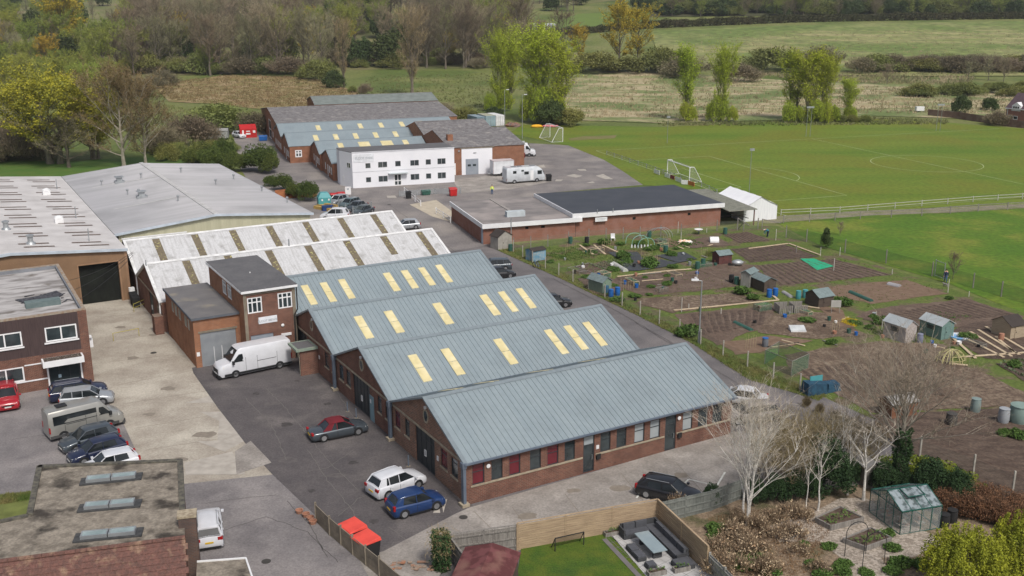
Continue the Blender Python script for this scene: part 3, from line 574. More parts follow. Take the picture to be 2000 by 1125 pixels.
U3=unit('workshop_unit','third gabled brick unit with a pale entrance porch at its left end',25.2,37.7,31.35,MROOF,BRICK_R,gw(25.2,[(25.55,26.3),(27.1,28.2)]),[(3.45,29.45,.8,3.0),(6.5,29.5,.85,3.0),(11.6,29.5,.9,3.0),(16.85,29.6,.85,3.0),(19.0,29.65,.75,3.0),(21.1,29.7,.75,3.0)],[(33.0-25.2,36.4-25.2,.0,2.9)],L=24.15)
P=MB();W=Wall((0,0),(0,1),(-1,0));
W.box(P,4.9,5.1,0,2.5,0,1.7);part('porch_side',P,BRICK_R,U3)
P=MB();W.box(P,5.1,6.9,0,.12,0,1.75);part('porch_floor',P,PAVD,U3)
P=MB();W.box(P,5.1,5.18,.1,2.48,.02,1.72);W.box(P,6.7,6.85,.12,2.48,.0,1.2);part('porch_lining',P,mat('cream_paint',(.62,.55,.42)),U3)
P=MB();W.box(P,4.7,7.2,2.5,2.72,0.003,2.1);part('porch_canopy',P,mat('mossy_canopy_edge',(.2,.27,.22),(.27,.3,.24),scale=3),U3)
P=MB();W.box(P,4.95,6.95,2.723,2.74,.25,1.85);part('porch_roof',P,FELTD,U3)
U4=unit('workshop_unit','fourth blue-grey roofed unit, its gable hidden by the two-storey brick office',37.7,50.1,43.85,MROOF,BRICK_R,[],[(2.6,42.1,.75,3.0),(4.65,42.1,.75,3.0),(6.7,42.2,.75,3.05),(11.8,42.2,.8,2.95),(13.9,42.2,.8,2.95),(16.0,42.25,.75,2.95),(18.1,42.3,.75,2.95)],round_=False,posts=False)
WST=mat('white_edge_flashing',(.7,.7,.7),(.55,.55,.54),scale=2)
st1=[(x,51.2,56.1) for x in (-6.2,-1.6,3.1,7.8,12.6,17.35,22.1)];st1[-2]=(17.35,52.6,56.1)
st2=[(x,64.1,68.6) for x in (-6.9,-2.3,2.35,7.05,11.8,16.55,21.2)]
U5=unit('workshop_unit','nearer white corrugated roof with brown mossy rooflight strips, behind the office',50.1,62.6,56.5,CORR,BRICK_R,[(1.7,2.9,1.2,2.5,GB,SILL)],[],[(4.6,6.6,0,3.2)],L=34.2,a0=-9.9,strips=[(x+9.9,a,b) for x,a,b in st1],round_=False,gutter=False,zr=6.08,group='white corrugated workshop roofs',posts=False,rb=False,trimm=WST)
U6=unit('workshop_unit','farther white corrugated roof with brown mossy rooflight strips, below the cream shed',62.6,73.4,69,CORR,BRICK_R,[],[],L=34.2,a0=-9.9,strips=[(x+9.9,a,b) for x,a,b in st2],round_=False,gutter=False,zr=6.12,group='white corrugated workshop roofs',posts=False,rb=False,trimm=WST)
for T,xs in ((U5,(.5,)),(U6,(.5,))):
    P=MB();
    for yy in (.3,):P.tube((-.15,yy,.1),(-.15,yy,3.2),.08,.08)
    part('downpipe',P,WMET,T)
P=MB();P.tube((-.12+0,5.9,5.6),(-.12,5.9,6.6),.06);P.tube((16,6.3,6),(16,6.3,6.9),.09);part('flue',P,GALV,U5)
for T,uu in ((U1,6.9),(U2,6.8),(U3,6.4)):
    P=MB().box(-.16,uu-.72,5.0,-.01,uu-.56,5.2);part('wall_lamp',P,WMET,T)
    P=MB().box(-.05,4.3,1.6,-.005,4.55,1.95);part('notice',P,WMET,T)
for x in (1.72,3.0+15.55):
    P=MB().lathe([(.02,0),(.14,.03),(.16,.1),(.02,.12)],n=12);P.v=[(x+a,-.02-c,2.62+b) for a,b,c in P.v];part('wall_lamp',P,WMET,U1)
P=MB().box(10.85,-.04,1.75,11.1,-.005,2.05);part('notice',P,WMET,U1)
# two-storey brick office
T=thing('brick_office','two-storey brick office with dark felt roof and white windows above the white van','office',F1(-5.2,35.3),F1.r)
W=Wall((0,0),(1,0),(0,-1));WL=Wall((0,0),(0,1),(-1,0));WR=Wall((5,0),(0,1),(1,0))
opsF=[(.35,1.75,5.2,6.75),(3.3,4.7,5.25,6.8),(.45,2.65,0,3.0)]
fm=MB();W.face(fm,5,7.4,opsF);WR.face(fm,12.8,7.4,[]);fm.quad((0,12.8,0),(5,12.8,0),(5,12.8,7.4),(0,12.8,7.4));part('wall',fm,BRICK_R,T)
fm=MB();opsL=[(4.2,5.7,5.5,6.9),(6.1,7.6,5.5,6.9)];WL.face(fm,12.8,7.4,opsL);part('wall',fm,BRICK_O,T)
P=MB()
for a_ in (-.02,4.72):W.box(P,a_,a_+.3,0,7.3,.01,.05)
W.box(P,.28,4.72,7.0,7.35,.005,.04);part('concrete_frame',P,CONCP,T)
for o in opsF[:2]:
    window(T,W,*o,nv=3,tr=.68,fm=WPVC,dep=.06,fw=.11)
for o in opsL: window(T,WL,*o,nv=3,tr=.68,fm=WPVC,dep=.06,fw=.11)
window(T,WR,1.0,2.2,5.3,6.8,nv=2,tr=.5,fm=WPVC,q=(0,.08),fw=.1)
dr=panel(T,'garage_door',W,.45,2.65,.02,3.0,mat('grey_roller_door',(.3,.33,.37),(.25,.28,.32),rough=.5),-.12,-.08)
for x in (.7,1.65):window(dr,W,x,x+.65,1.35,1.7,q=(-.08,-.05),gm=GLASSB,fw=.06)
sg=panel(T,'sign',W,1.3,3.1,4.05,4.7,mat('white_sign_board',(.75,.77,.8)),0.0,.05)
SGT=mat('pale_grey_lettering',(.42,.45,.48))
text(sg,'sign_lettering','ELCOT MEWS',.3,W.p(2.15,4.3,.05),(1,0,0),SGT,bold=.008)
m_=MB();W.box(m_,2.85,2.95,4.5,4.53,.051,.06);W.box(m_,2.9,2.93,4.53,4.6,.051,.06);part('sign_emblem',m_,SGT,sg)
P=MB();W.box(P,3.4,4.4,2.5,2.75,0,.1);part('door_head',P,WPVC,T)
P=MB();P.lathe([(.13,0),(.16,.06),(.1,.12)]);me=P.v;P.v=[(x+3.6,-.02-z,y+3.6) for x,y,z in me];part('wall_lamp',P,WMET,T,smooth=True)
P=MB();P.box(-.2,-.25,7.4,5.2,12.95,7.55);part('roof',P,FELTD,T)
P=MB();P.box(-.23,-.29,7.28,5.23,-.21,7.5);P.box(-.23,-.21,7.28,-.16,12.95,7.5);P.box(5.16,-.21,7.28,5.23,12.95,7.5);part('fascia',P,WPVC,T)
P=MB();P.path([(5.15,-.1,7.2),(5.15,-.1,5.0),(4.8,-.15,4.5),(4.75,-.25,0.2)],.06);part('downpipe',P,BLK,T)
P=MB();P.box(2.4,6,7.55,2.5,6.1,7.65);part('roof_vent',P,WMET,T)
# single-storey garage
T=thing('brick_garage','single-storey orange brick garage with flat felt roof and grey roller shutter','garage',F1(-9.6,37.2),F1.r)
W=Wall((0,0),(1,0),(0,-1));WL=Wall((0,0),(0,1),(-1,0))
opL=[(1.6,2.3,3.3,4.4),(2.6,3.7,3.3,4.4),(5.2,6.3,3.3,4.4),(6.8,7.9,3.3,4.4),(8.3,9.3,3.3,4.4)]
fm=MB();W.face(fm,4.4,4.85,[(.55,3.95,0,3.4)]);WL.face(fm,12.1,4.85,opL);fm.quad((0,12.1,0),(4.4,12.1,0),(4.4,12.1,4.85),(0,12.1,4.85));part('wall',fm,BRICK_O,T)
for o in opL:window(T,WL,*o,nv=3,fm=mat('pale_steel_frame',(.5,.47,.4)),dep=.06,fw=.05)
P=MB();W.box(P,.55,3.95,.02,3.4,-.12,-.09)
for i in range(33):W.box(P,.55,3.95,.05+i*.1,.1+i*.1,-.09,-.07)
dr=part('roller_shutter',P,mat('grey_shutter',(.36,.38,.4),(.3,.32,.34),rough=.45,metal=.3),T)
P=MB();W.box(P,1.75,1.8,.1,1.9,-.07,-.05);W.box(P,2.5,2.55,.1,1.9,-.07,-.05);part('handle',P,WMET,dr)
P=MB();W.box(P,.4,4.1,3.42,3.62,0,.04);part('lintel',P,CONCP,T)
P=MB();P.box(-.12,-.15,4.85,4.39,12.1,5.0);part('roof',P,FELT,T)
P=MB();P.box(-.15,-.2,4.8,4.39,-.153,5.03);P.box(-.2,-.2,4.8,-.123,12.1,5.03);part('fascia',P,mat('lead_edge',(.12,.13,.15)),T)
P=MB();W.box(P,.1,.4,1.2,1.6,0,.03);part('notice',P,WMET,T)
# brick stub wall beside the white roofs
P=MB().box(0,0,0,.9,1.3,2.0);solo('brick_pier',P,BRICK_R,'small brick bin store stub beside the white roof gable','wall',F1(-10.9,49.4),F1.r)
# brown shed
T=thing('brown_shed','brown clad industrial shed with big dark opening and pale sheet roof','warehouse',F1(-10.6,64.6),F1.r)
W=Wall((0,0),(-1,0),(0,-1))
fm=MB();n=30;
W.face(fm,26,5.85,[(1.0,5.3,0,4.75)],dep=.5)
fm.add([W.p(0,5.85),W.p(26,5.85),W.p(12,7.0),W.p(0,6.0)],[(0,1,2,3)])
fm.quad((0,0,0),(0,57,0),(0,57,6),(0,0,6));fm.quad((0,57,0),(-26,57,0),(-26,57,6),(0,57,6))
wl=part('wall',fm,BRCLAD,T)
P=MB()
for i in range(86):
    u=.1+i*.3
    if .85<u<5.4:W.box(P,u,u+.1,4.8,5.9,0,.04)
    else:W.box(P,u,u+.1,0.02,5.9,0,.04)
part('cladding_rib',P,BRCLAD,wl)
P=MB();W.box(P,-.05,.25,0,5.9,.05,.09);W.box(P,.8,1.0,0,4.9,.05,.1);W.box(P,5.3,5.45,0,4.9,.05,.1);W.box(P,1.0,5.3,4.75,4.9,.05,.1);part('door_trim',P,mat('brown_trim',(.33,.2,.12)),T)
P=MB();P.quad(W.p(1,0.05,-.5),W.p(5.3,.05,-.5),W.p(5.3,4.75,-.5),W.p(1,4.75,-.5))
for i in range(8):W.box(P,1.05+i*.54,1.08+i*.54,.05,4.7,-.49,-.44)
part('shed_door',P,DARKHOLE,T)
P=MB();zl=lambda x:6.12+ (7.1-6.12)*min(1,-x/12) if x>-12 else 7.1-(x+12)*-.07
for a_,b_ in ((.1,-12),(-12.0005,-26.3)):
    P.add([(a_,-.3,zl(a_)),(b_,-.3,zl(b_)),(b_,57,zl(b_)),(a_,57,zl(a_)),(a_,-.3,zl(a_)-.12),(b_,-.3,zl(b_)-.12),(b_,57,zl(b_)-.12),(a_,57,zl(a_)-.12)],[(3,2,1,0),(4,5,6,7),(0,1,5,4),(1,2,6,5),(2,3,7,6),(3,0,4,7)])
rf=part('roof',P,SHEDR,T)
P=MB()
for i in range(2):
    a_,b_=((.15,-12),(-12,-26.3))[i]
    P.add([(a_,-.36,zl(a_)+.05),(b_,-.36,zl(b_)+.05),(b_,-.1,zl(b_)+.05),(a_,-.1,zl(a_)+.05),(a_,-.36,zl(a_)-.22),(b_,-.36,zl(b_)-.22),(b_,-.31,zl(b_)-.22),(a_,-.31,zl(a_)-.22)],[(3,2,1,0),(0,1,5,4),(4,5,6,7),(2,3,7,6)])
part('verge_trim',P,mat('pale_blue_trim',(.5,.56,.62)),rf)
BRL=mat('brown_rooflight',(.12,.085,.07),(.17,.13,.11),scale=2)
for j in range(9):
    for (xa,xb,off) in ((-1.4,-4.6,0),(-2.0,-5.2,1.8),(-7.2,-10.4,.3),(-7.6,-10.8,2.1)):
        y=2.2+j*6.1+off
        if y>55:continue
        P=MB();z0,z1=zl(xa)+.03,zl(xb)+.03;P.add([(xa,y,z0),(xb,y,z1),(xb,y+.55,z1),(xa,y+.55,z0)],[(0,3,2,1)]);part('rooflight',P,BRL,rf)
for (x,y) in ((-9.5,4.5),(-11.3,13.5),(-12,24),(-11,40)):
    P=MB();z=zl(x);P.lathe([(.55,z-.05),(.5,z+.12),(.3,z+.3),(.3,z+.85),(.42,z+.9),(.42,z+1.05),(.1,z+1.15)],x,y);part('roof_vent',P,GALV,rf,smooth=True)
for (x,y) in ((-5.0,17),(-4,39)):
    P=MB();z=zl(x);P.box(x-.5,y-.5,z,x+.5,y+.5,z+.6);P.lathe([(.55,z+.6),(.5,z+.8),(.2,z+.95)],x,y);part('roof_vent',P,WMET,rf)
P=MB()
for (x,y) in ((-3.2,5),(-2.6,20),(-2,44)):P.tube((x,y,zl(x)),(x,y,zl(x)+1.5),.06)
part('flue',P,GALV,rf)
# cream warehouse
T=thing('cream_warehouse','large cream clad warehouse with low-pitched grey sheet roof','warehouse',F1(-9.9,73.6),F1.r)
zr_=lambda x:6.05+(7.25-6.05)*(x/12 if x<12 else (24.6-x)/12.6)
W=Wall((0,0),(1,0),(0,-1));fm=MB()
ops=[(1.6,3.7,3.9,4.7),(5.2,7.3,4.0,4.8),(9.6,11.7,4.2,5.0)]
W.face(fm,24.4,5.9,ops);fm.add([(0,0,5.9),(24.4,0,5.9),(24.4,0,6),(12,0,7.15),(0,0,6)],[(0,1,2,3,4)])
fm.quad((24.4,0,0),(24.4,48,0),(24.4,48,6),(24.4,0,6));fm.quad((0,48,0),(24.4,48,0),(24.4,48,6),(0,48,6))
wl=part('wall',fm,CRCLAD,T)
P=MB()
for i in range(60):
    x=.2+i*.41
    top=zr_(x)-.2;lo=5.05 if any(o[0]-.3<x<o[1]+.1 for o in ops) else .1
    P.box(x,-.04,lo,x+.12,0,top)
    P.box(24.4,.2+i*.8,.1,24.44,.35+i*.8,5.9)
part('cladding_rib',P,CRCLAD,wl)
for o in ops:window(T,W,*o,nv=3,fm=WPVC,dep=.03,fw=.1)
P=MB();P.box(.3,-.12,5.25,8.2,-.04,5.4);part('cable_tray',P,WMET,T)
P=MB()
for a_,b_ in ((-.5,12),(12.0005,24.9)):
    P.add([(a_,-.3,zr_(max(a_,0))),(b_,-.3,zr_(min(b_,24.6))),(b_,48.2,zr_(min(b_,24.6))),(a_,48.2,zr_(max(a_,0))),(a_,-.3,zr_(max(a_,0))-.15),(b_,-.3,zr_(min(b_,24.6))-.15),(b_,48.2,zr_(min(b_,24.6))-.15),(a_,48.2,zr_(max(a_,0))-.15)],[(0,1,2,3),(7,6,5,4),(4,5,1,0),(5,6,2,1),(6,7,3,2),(7,4,0,3)])
rf=part('roof',P,CORRG,T)
P=MB()
for i in range(95):
    y=.2+i*.5
    for a_,b_ in ((0,11.7),(12.3,24.6)):
        P.add([(a_,y,zr_(a_)),(b_,y,zr_(b_)),(b_,y+.12,zr_(b_)),(a_,y+.12,zr_(a_)),(a_,y+.03,zr_(a_)+.04),(b_,y+.03,zr_(b_)+.04),(b_,y+.09,zr_(b_)+.04),(a_,y+.09,zr_(a_)+.04)],[(4,5,6,7),(0,1,5,4),(2,3,7,6),(0,4,7,3),(1,2,6,5)])
part('roof_rib',P,CORRG,rf)
P=MB();P.box(11.7,-.3,7.18,12.3,48.2,7.33);part('ridge_cap',P,mat('pale_ridge',(.52,.51,.5)),rf)
P=MB()
for a_,b_ in ((-.5,12),(12,24.9)):
    za,zb=zr_(max(a_,0)),zr_(min(b_,24.6));P.add([(a_,-.4,za+.04),(b_,-.4,zb+.04),(b_,-.25,zb+.04),(a_,-.25,za+.04),(a_,-.4,za-.25),(b_,-.4,zb-.25),(b_,-.31,zb-.25),(a_,-.31,za-.25)],[(0,1,2,3),(4,5,1,0),(7,6,5,4),(2,3,7,6)])
part('verge_trim',P,mat('pale_blue_trim',(.5,.56,.62)),rf)
for y in (14.5,33):
    P=MB();z0,z1=zr_(2)+.05,zr_(11.5)+.05;P.add([(2,y,z0),(11.6,y,z1),(11.6,y+.55,z1),(2,y+.55,z0)],[(0,1,2,3)]);part('roof_walkway',P,mat('pale_ridge',(.52,.51,.5)),rf)
for x,y in ((6.5,19),(6,33.5)):
    P=MB();z=zr_(x);P.box(x-.7,y-.6,z-.05,x+.7,y+.6,z+.35);P.box(x-.4,y-.4,z+.35,x+.4,y+.4,z+.9);P.box(x-.6,y-.6,z+.9,x+.6,y+.6,z+1.0);part('roof_vent',P,GALV,rf)
for x,y in ((3.5,34),(5.3,23),(6.6,21.5),(9.3,34),(16,37),(18.3,24.5),(10,12),(22.5,30),(23.4,18),(24,8)):
    P=MB();z=zr_(x);P.tube((x,y,z),(x,y,z+.6),.09);P.lathe([(.1,z+.55),(.2,z+.65),(.2,z+.8),(.05,z+.9)],x,y,8);part('flue',P,GALV,rf)
# dark office, left
T=thing('dark_office','two-storey dark boarded office with worn flat roof and white entrance canopy','office',F1(-18.6,38.6),F1.r)
W=Wall((0,0),(-1,0),(0,-1))
ops=[(.95,3.6,4.4,5.75),(5.5,8.3,4.4,5.75),(5.7,8.6,1.15,2.5),(1.05,3.7,0,2.25)]
fm=MB();W.face(fm,12,3.3,[o for o in ops if o[3]<3.3]);fm.quad((0,0,0),(0,18.7,0),(0,18.7,6.9),(0,0,6.9));fm.quad((0,18.7,0),(-12,18.7,0),(-12,18.7,6.9),(0,18.7,6.9))
W.box(fm,0,.75,3.3,6.9,-.2,.02);part('wall',fm,BRICK_R,T)
fm=MB();ww=Wall((-.75,0),(-1,0),(0,-1));ww.face(fm,11.25,6.85,[(o[0]-.75,o[1]-.75,o[2],o[3]) for o in ops[:2]],z0=3.3);part('boarding',fm,DBOARD,T)
for o in ops[:3]:
    window(T,W,*o,nv=2,fm=WPVC,dep=.04,fw=.12)
for o in ops[:2]:P=MB();W.box(P,o[0]-.1,o[1]+.15,o[2]-.16,o[2]-.04,0.002,.12);part('window_sill',P,WPVC,T)
P=MB();W.box(P,3.75,5.65,1.0,1.12,0,.05);W.box(P,3.75,3.85,1.12,2.4,0,.05);W.box(P,5.6,8.7,1.0,1.14,.0,.06);part('white_trim',P,WPVC,T)
P=MB();W.box(P,3.85,5.6,2.5,2.6,0,.05);part('white_trim',P,WPVC,T)
d=window(T,W,*ops[3],nv=3,fm=DARKF,gm=mat('dark_door_panel',(.022,.03,.034)),name='door',fw=.1)
P=MB();W.box(P,2.7,2.95,.9,1.2,-.05,-.03);part('door_sticker',P,mat('pale_blue_sticker',(.45,.6,.7)),d)
for x in (.9,3.7):P=MB();W.box(P,x,x+.14,0,2.4,0,.08);part('door_post',P,WPVC,T)
P=MB();W.box(P,.75,4.2,2.4,2.95,.02,1.2);can=part('canopy',P,WPVC,T)
P=MB();W.box(P,.9,4.05,2.953,2.97,.1,1.1);part('canopy_debris',P,mat('rotten_leaves',(.06,.045,.035),(.3,.28,.25),scale=8,lo=.55,hi=.65),can)
P=MB();P.box(-12,.35,6.5,-.35,18.4,6.6);part('roof',P,FELTO,T)
P=MB();P.box(-12,0,6.85,0,.3,7.02);P.box(-.3,.3,6.6,0,18.7,7.02);P.box(-12,18.4,6.6,-.3,18.7,7.02);part('parapet',P,mat('lichen_coping',(.26,.17,.11),(.33,.3,.25),scale=3),T)
P=MB();P.box(-.42,.3,6.6,-.3,18.4,6.95);P.box(-12,18.28,6.6,-.42,18.4,6.95);part('flashing',P,mat('lead_grey',(.22,.23,.25)),T)
P=MB();P.box(-4.6,4.0,6.6,-1.6,5.1,7.1);part('roof_hatch',P,mat('teal_grey_felt',(.11,.15,.15),(.15,.19,.19),scale=2),T)
P=MB();mm=R
for k in range(24):
    a_=(-4.5+mm.random()*3.6,4.8+mm.random()*3.8,6.62+mm.random()*.1);b_=(a_[0]+mm.uniform(-1.2,1.2),a_[1]+mm.uniform(-.8,.8),6.64);P.tube(a_,b_,.06,.03,5)
part('roof_tarpaulin',P,mat('black_tarp',(.03,.03,.038),(.09,.09,.1),scale=5),T)
P=MB();P.prism([(-5.2,7.6),(-4.2,5.2),(-2.2,5.6),(-1.0,7.2),(-1.4,9.0),(-3.4,7.8)],6.6,6.68);part('roof_tarpaulin',P,mat('black_tarp',(.03,.03,.038)),T)
for x,y in ((-8.6,2.2),(-8.8,11)):
    P=MB();P.box(x,y,6.6,x+1.7,y+1.6,6.8);fr_=part('skylight',P,GALV,T);P=MB();P.box(x+.12,y+.12,6.803,x+1.58,y+1.48,6.86);part('pane',P,mat('pale_polycarbonate',(.5,.6,.62),rough=.2),fr_)
P=MB();P.box(.02,.6,3.1,.35,1.5,3.9);P.lathe([(.1,4.0),(.15,4.1),(.12,4.3)],.15,.5,8);part('air_conditioner',P,WMET,T)
# overhead cables
P=MB()
for (a_,b_,sag) in (((-18.7,50,6.9),(-10.2,62.9,6.0),1.0),((-18.7,46,6.9),(-10.2,62.8,5.9),.8),((-18.9,42,6.9),(-10.2,62.7,5.7),.9)):
    A_=F1(*a_);B_=F1(*b_);pts=[A_.lerp(B_,i/12)+Vector((0,0,-sag*4*(i/12)*(1-i/12)*.4)) for i in range(13)];P.path(pts,.025,4)
solo('overhead_cables',P,BLK,'black overhead cables strung from the dark office to the white roof gable','cable')
# near building at the bottom left
T=thing('near_flat_roofed_building','near building with lichen-stained flat roof, three glazed skylights and a red tiled slope','building',(-25,57,0))
def L_(p):return (p[0]+25,p[1]-57)
zt=4.5
poly=[L_(p) for p in [(-22.0,63.0),(-31.1,62.1),(-28.8,55.5),(-33,53.2),(-33,49),(-18.7,52.9)]]
P=MB();P.prism(poly,0,zt-.15);part('wall',P,BRICK_R,T)
P=MB();P.prism(poly,zt-.149,zt);rf=part('roof',P,FELTM,T)
P=MB()
for a_,b_ in zip(poly[:4],poly[1:4]):
    a_=Vector((*a_,0));b_=Vector((*b_,0));d=(b_-a_).normalized();n=Vector((-d.y,d.x,0))
    q=[a_-d*.0,b_,b_+n*-.0,a_]
    P.add([a_+n*-.1+Vector((0,0,zt-.3)),b_+n*-.1+Vector((0,0,zt-.3)),b_+n*.25+Vector((0,0,zt-.3)),a_+n*.25+Vector((0,0,zt-.3)),a_+n*-.1+Vector((0,0,zt+.12)),b_+n*-.1+Vector((0,0,zt+.12)),b_+n*.25+Vector((0,0,zt+.12)),a_+n*.25+Vector((0,0,zt+.12))],[(0,3,2,1),(4,5,6,7),(0,1,5,4),(1,2,6,5),(2,3,7,6),(3,0,4,7)])
a_,b_=Vector((*poly[5],0)),Vector((*poly[0],0));d=(b_-a_).normalized();n=Vector((-d.y,d.x,0))
a_=a_+d*1.5
P.add([a_+n*-.1+Vector((0,0,zt-.3)),b_+n*-.1+Vector((0,0,zt-.3)),b_+n*.25+Vector((0,0,zt-.3)),a_+n*.25+Vector((0,0,zt-.3)),a_+n*-.1+Vector((0,0,zt+.121)),b_+n*-.1+Vector((0,0,zt+.121)),b_+n*.25+Vector((0,0,zt+.121)),a_+n*.25+Vector((0,0,zt+.121))],[(0,3,2,1),(4,5,6,7),(0,1,5,4),(1,2,6,5),(2,3,7,6),(3,0,4,7)])
part('roof_kerb',P,mat('black_mossy_felt',(.06,.055,.05),(.14,.13,.1),scale=3),rf)
for (xa,ya,xb,yb) in ((157,943,278,931),(153,995,276,984),(145,1053,279,1040)):
    A_=g(xa,ya,zt);B_=g(xb,yb,zt);d=(B_-A_);l=d.length;d.normalize();n=Vector((-d.y,d.x,0))
    sk=thing_local=bpy.data.objects.new('skylight',None)
    P=MB().box(0,-.5,0,l,.5,.1);base=part('skylight',P,mat('black_flashing',(.04,.042,.045),(.07,.07,.07),scale=3),T);bpy.data.objects.remove(sk)
    base.location=(A_.x+25,A_.y-57,zt);base.rotation_euler=(0,0,math.atan2(d.y,d.x))
    P=MB()
    for k in (0,1):
        x0=.35+k*(l-.7)/2+.03;x1=x0+(l-.7)/2-.06
        for q in ((x0,-.34,x1,-.27),(x0,.27,x1,.34),(x0,-.27,x0+.07,.27),(x1-.07,-.27,x1,.27)):P.box(q[0],q[1],.1,q[2],q[3],.3)
    f_=part('frame',P,GALV,base)
    for k in (0,1):
        x0=.35+k*(l-.7)/2+.03;x1=x0+(l-.7)/2-.06
        P=MB().box(x0+.07,-.27,.2,x1-.07,.27,.27);part('pane',P,mat('frosted_glass',(.33,.4,.4),(.22,.28,.28),rough=.25,scale=1.2,spec=.6),base)
# tiled slope toward the camera
A_=g(-30,1101,zt+.15);B_=g(362,1050,zt+.15);d=(B_-A_).normalized();n=Vector((d.y,-d.x,0));Lr=(B_-A_).length
P=MB();rows=14;rw=.32
for i in range(rows):
    y0=i*rw;y1=(i+1)*rw;z0=-y0*.6+.0;z1=-y1*.6+.035
    cols=int(Lr/.3)
    for j in range(cols):
        x0=j*Lr/cols+(.15 if i%2 else 0);x1=x0+Lr/cols-.015;zz=R.uniform(-.008,.012)
        c=[A_+d*x0+n*y0+Vector((0,0,z0+zz)),A_+d*x1+n*y0+Vector((0,0,z0+zz)),A_+d*x1+n*y1+Vector((0,0,z1+zz)),A_+d*x0+n*y1+Vector((0,0,z1+zz)),A_+d*x1+n*y1+Vector((0,0,z1-.05+zz)),A_+d*x0+n*y1+Vector((0,0,z1-.05+zz))]
        P.add([q-Vector((-25,57,0)) for q in c],[(0,3,2,1),(3,5,4,2)])
part('tiled_slope',P,TILE,rf)
P=MB()
c=[A_,B_,B_+n*4.4+Vector((0,0,-2.75)),A_+n*4.4+Vector((0,0,-2.75))];c=[q-Vector((-25,57,0))+Vector((0,0,-.06)) for q in c]
P.add(c+[Vector((q.x,q.y,0)) for q in c],[(0,3,2,1),(1,2,6,5),(3,0,4,7),(2,3,7,6)]);part('gable_wall',P,BRICK_R,T)
P=MB();m_=18
for i in range(m_):
    a_=A_.lerp(B_,i/m_)-Vector((-25,57,-.02));b_=A_.lerp(B_,(i+.97)/m_)-Vector((-25,57,-.02));P.tube(a_,b_,.14,.14,8)
part('ridge_tiles',P,TILE,rf)
pv=g(333,1117,3.3)-Vector((-25,57,0));P=MB().box(pv.x-.3,pv.y-.3,pv.z-.3,pv.x+.3,pv.y+.25,pv.z+.1);P.tube((pv.x,pv.y,pv.z),(pv.x,pv.y,pv.z+.5),.07);part('roof_vent',P,GALV,rf)
cA=g(348,1004,5.2);cB=g(382,1000,5.2);d=(cB-cA).normalized();n=Vector((-d.y,d.x,0));wd_=(cB-cA).length
ch=[cA,cB,cB-n*1.0-Vector((0,0,0)),cA-n*1.0];lc=[(q.x+25,q.y-57) for q in [cA+n*.35,cB+n*.35,cB-n*.45,cA-n*.45]]
P=MB().prism(lc,0,5.1);chm=part('chimney',P,brick('sooty_brick',(.11,.07,.055),(.16,.09,.065),(.13,.11,.1),(.06,.05,.05)),T)
cx_=sum(q[0] for q in lc)/4;cy_=sum(q[1] for q in lc)/4
P=MB().prism([(cx_+(q[0]-cx_)*1.12,cy_+(q[1]-cy_)*1.12) for q in lc],5.1,5.25);part('chimney_cap',P,mat('lichen_stone_cap',(.42,.36,.26),(.25,.2,.14),scale=5,detail=9),chm)
P=MB();pts=[g(385,1098,2.8),g(480,1091,2.8),g(500,1150,2.8),g(380,1165,2.8)];P.prism([(q.x,q.y) for q in pts],0,2.7)
T=thing('small_outbuilding','small flat felt-roofed outbuilding at the bottom edge beside the chimney','outbuilding',(0,0,0))
T.location=(pts[0].x,pts[0].y,0);P.v=[(x-pts[0].x,y-pts[0].y,z) for x,y,z in P.v];part('wall',P,BRICK_R,T)
c_=[(q.x-pts[0].x,q.y-pts[0].y) for q in pts];P=MB().prism(c_,2.7,2.8);part('roof',P,FELTM,T)
P=MB()
for a_,b_ in ((c_[0],c_[1]),(c_[1],c_[2])):
    a_=Vector((*a_,2.83));b_=Vector((*b_,2.83));P.tube(a_,b_,.07,.07,4)
part('roof_edge',P,WMET,T)
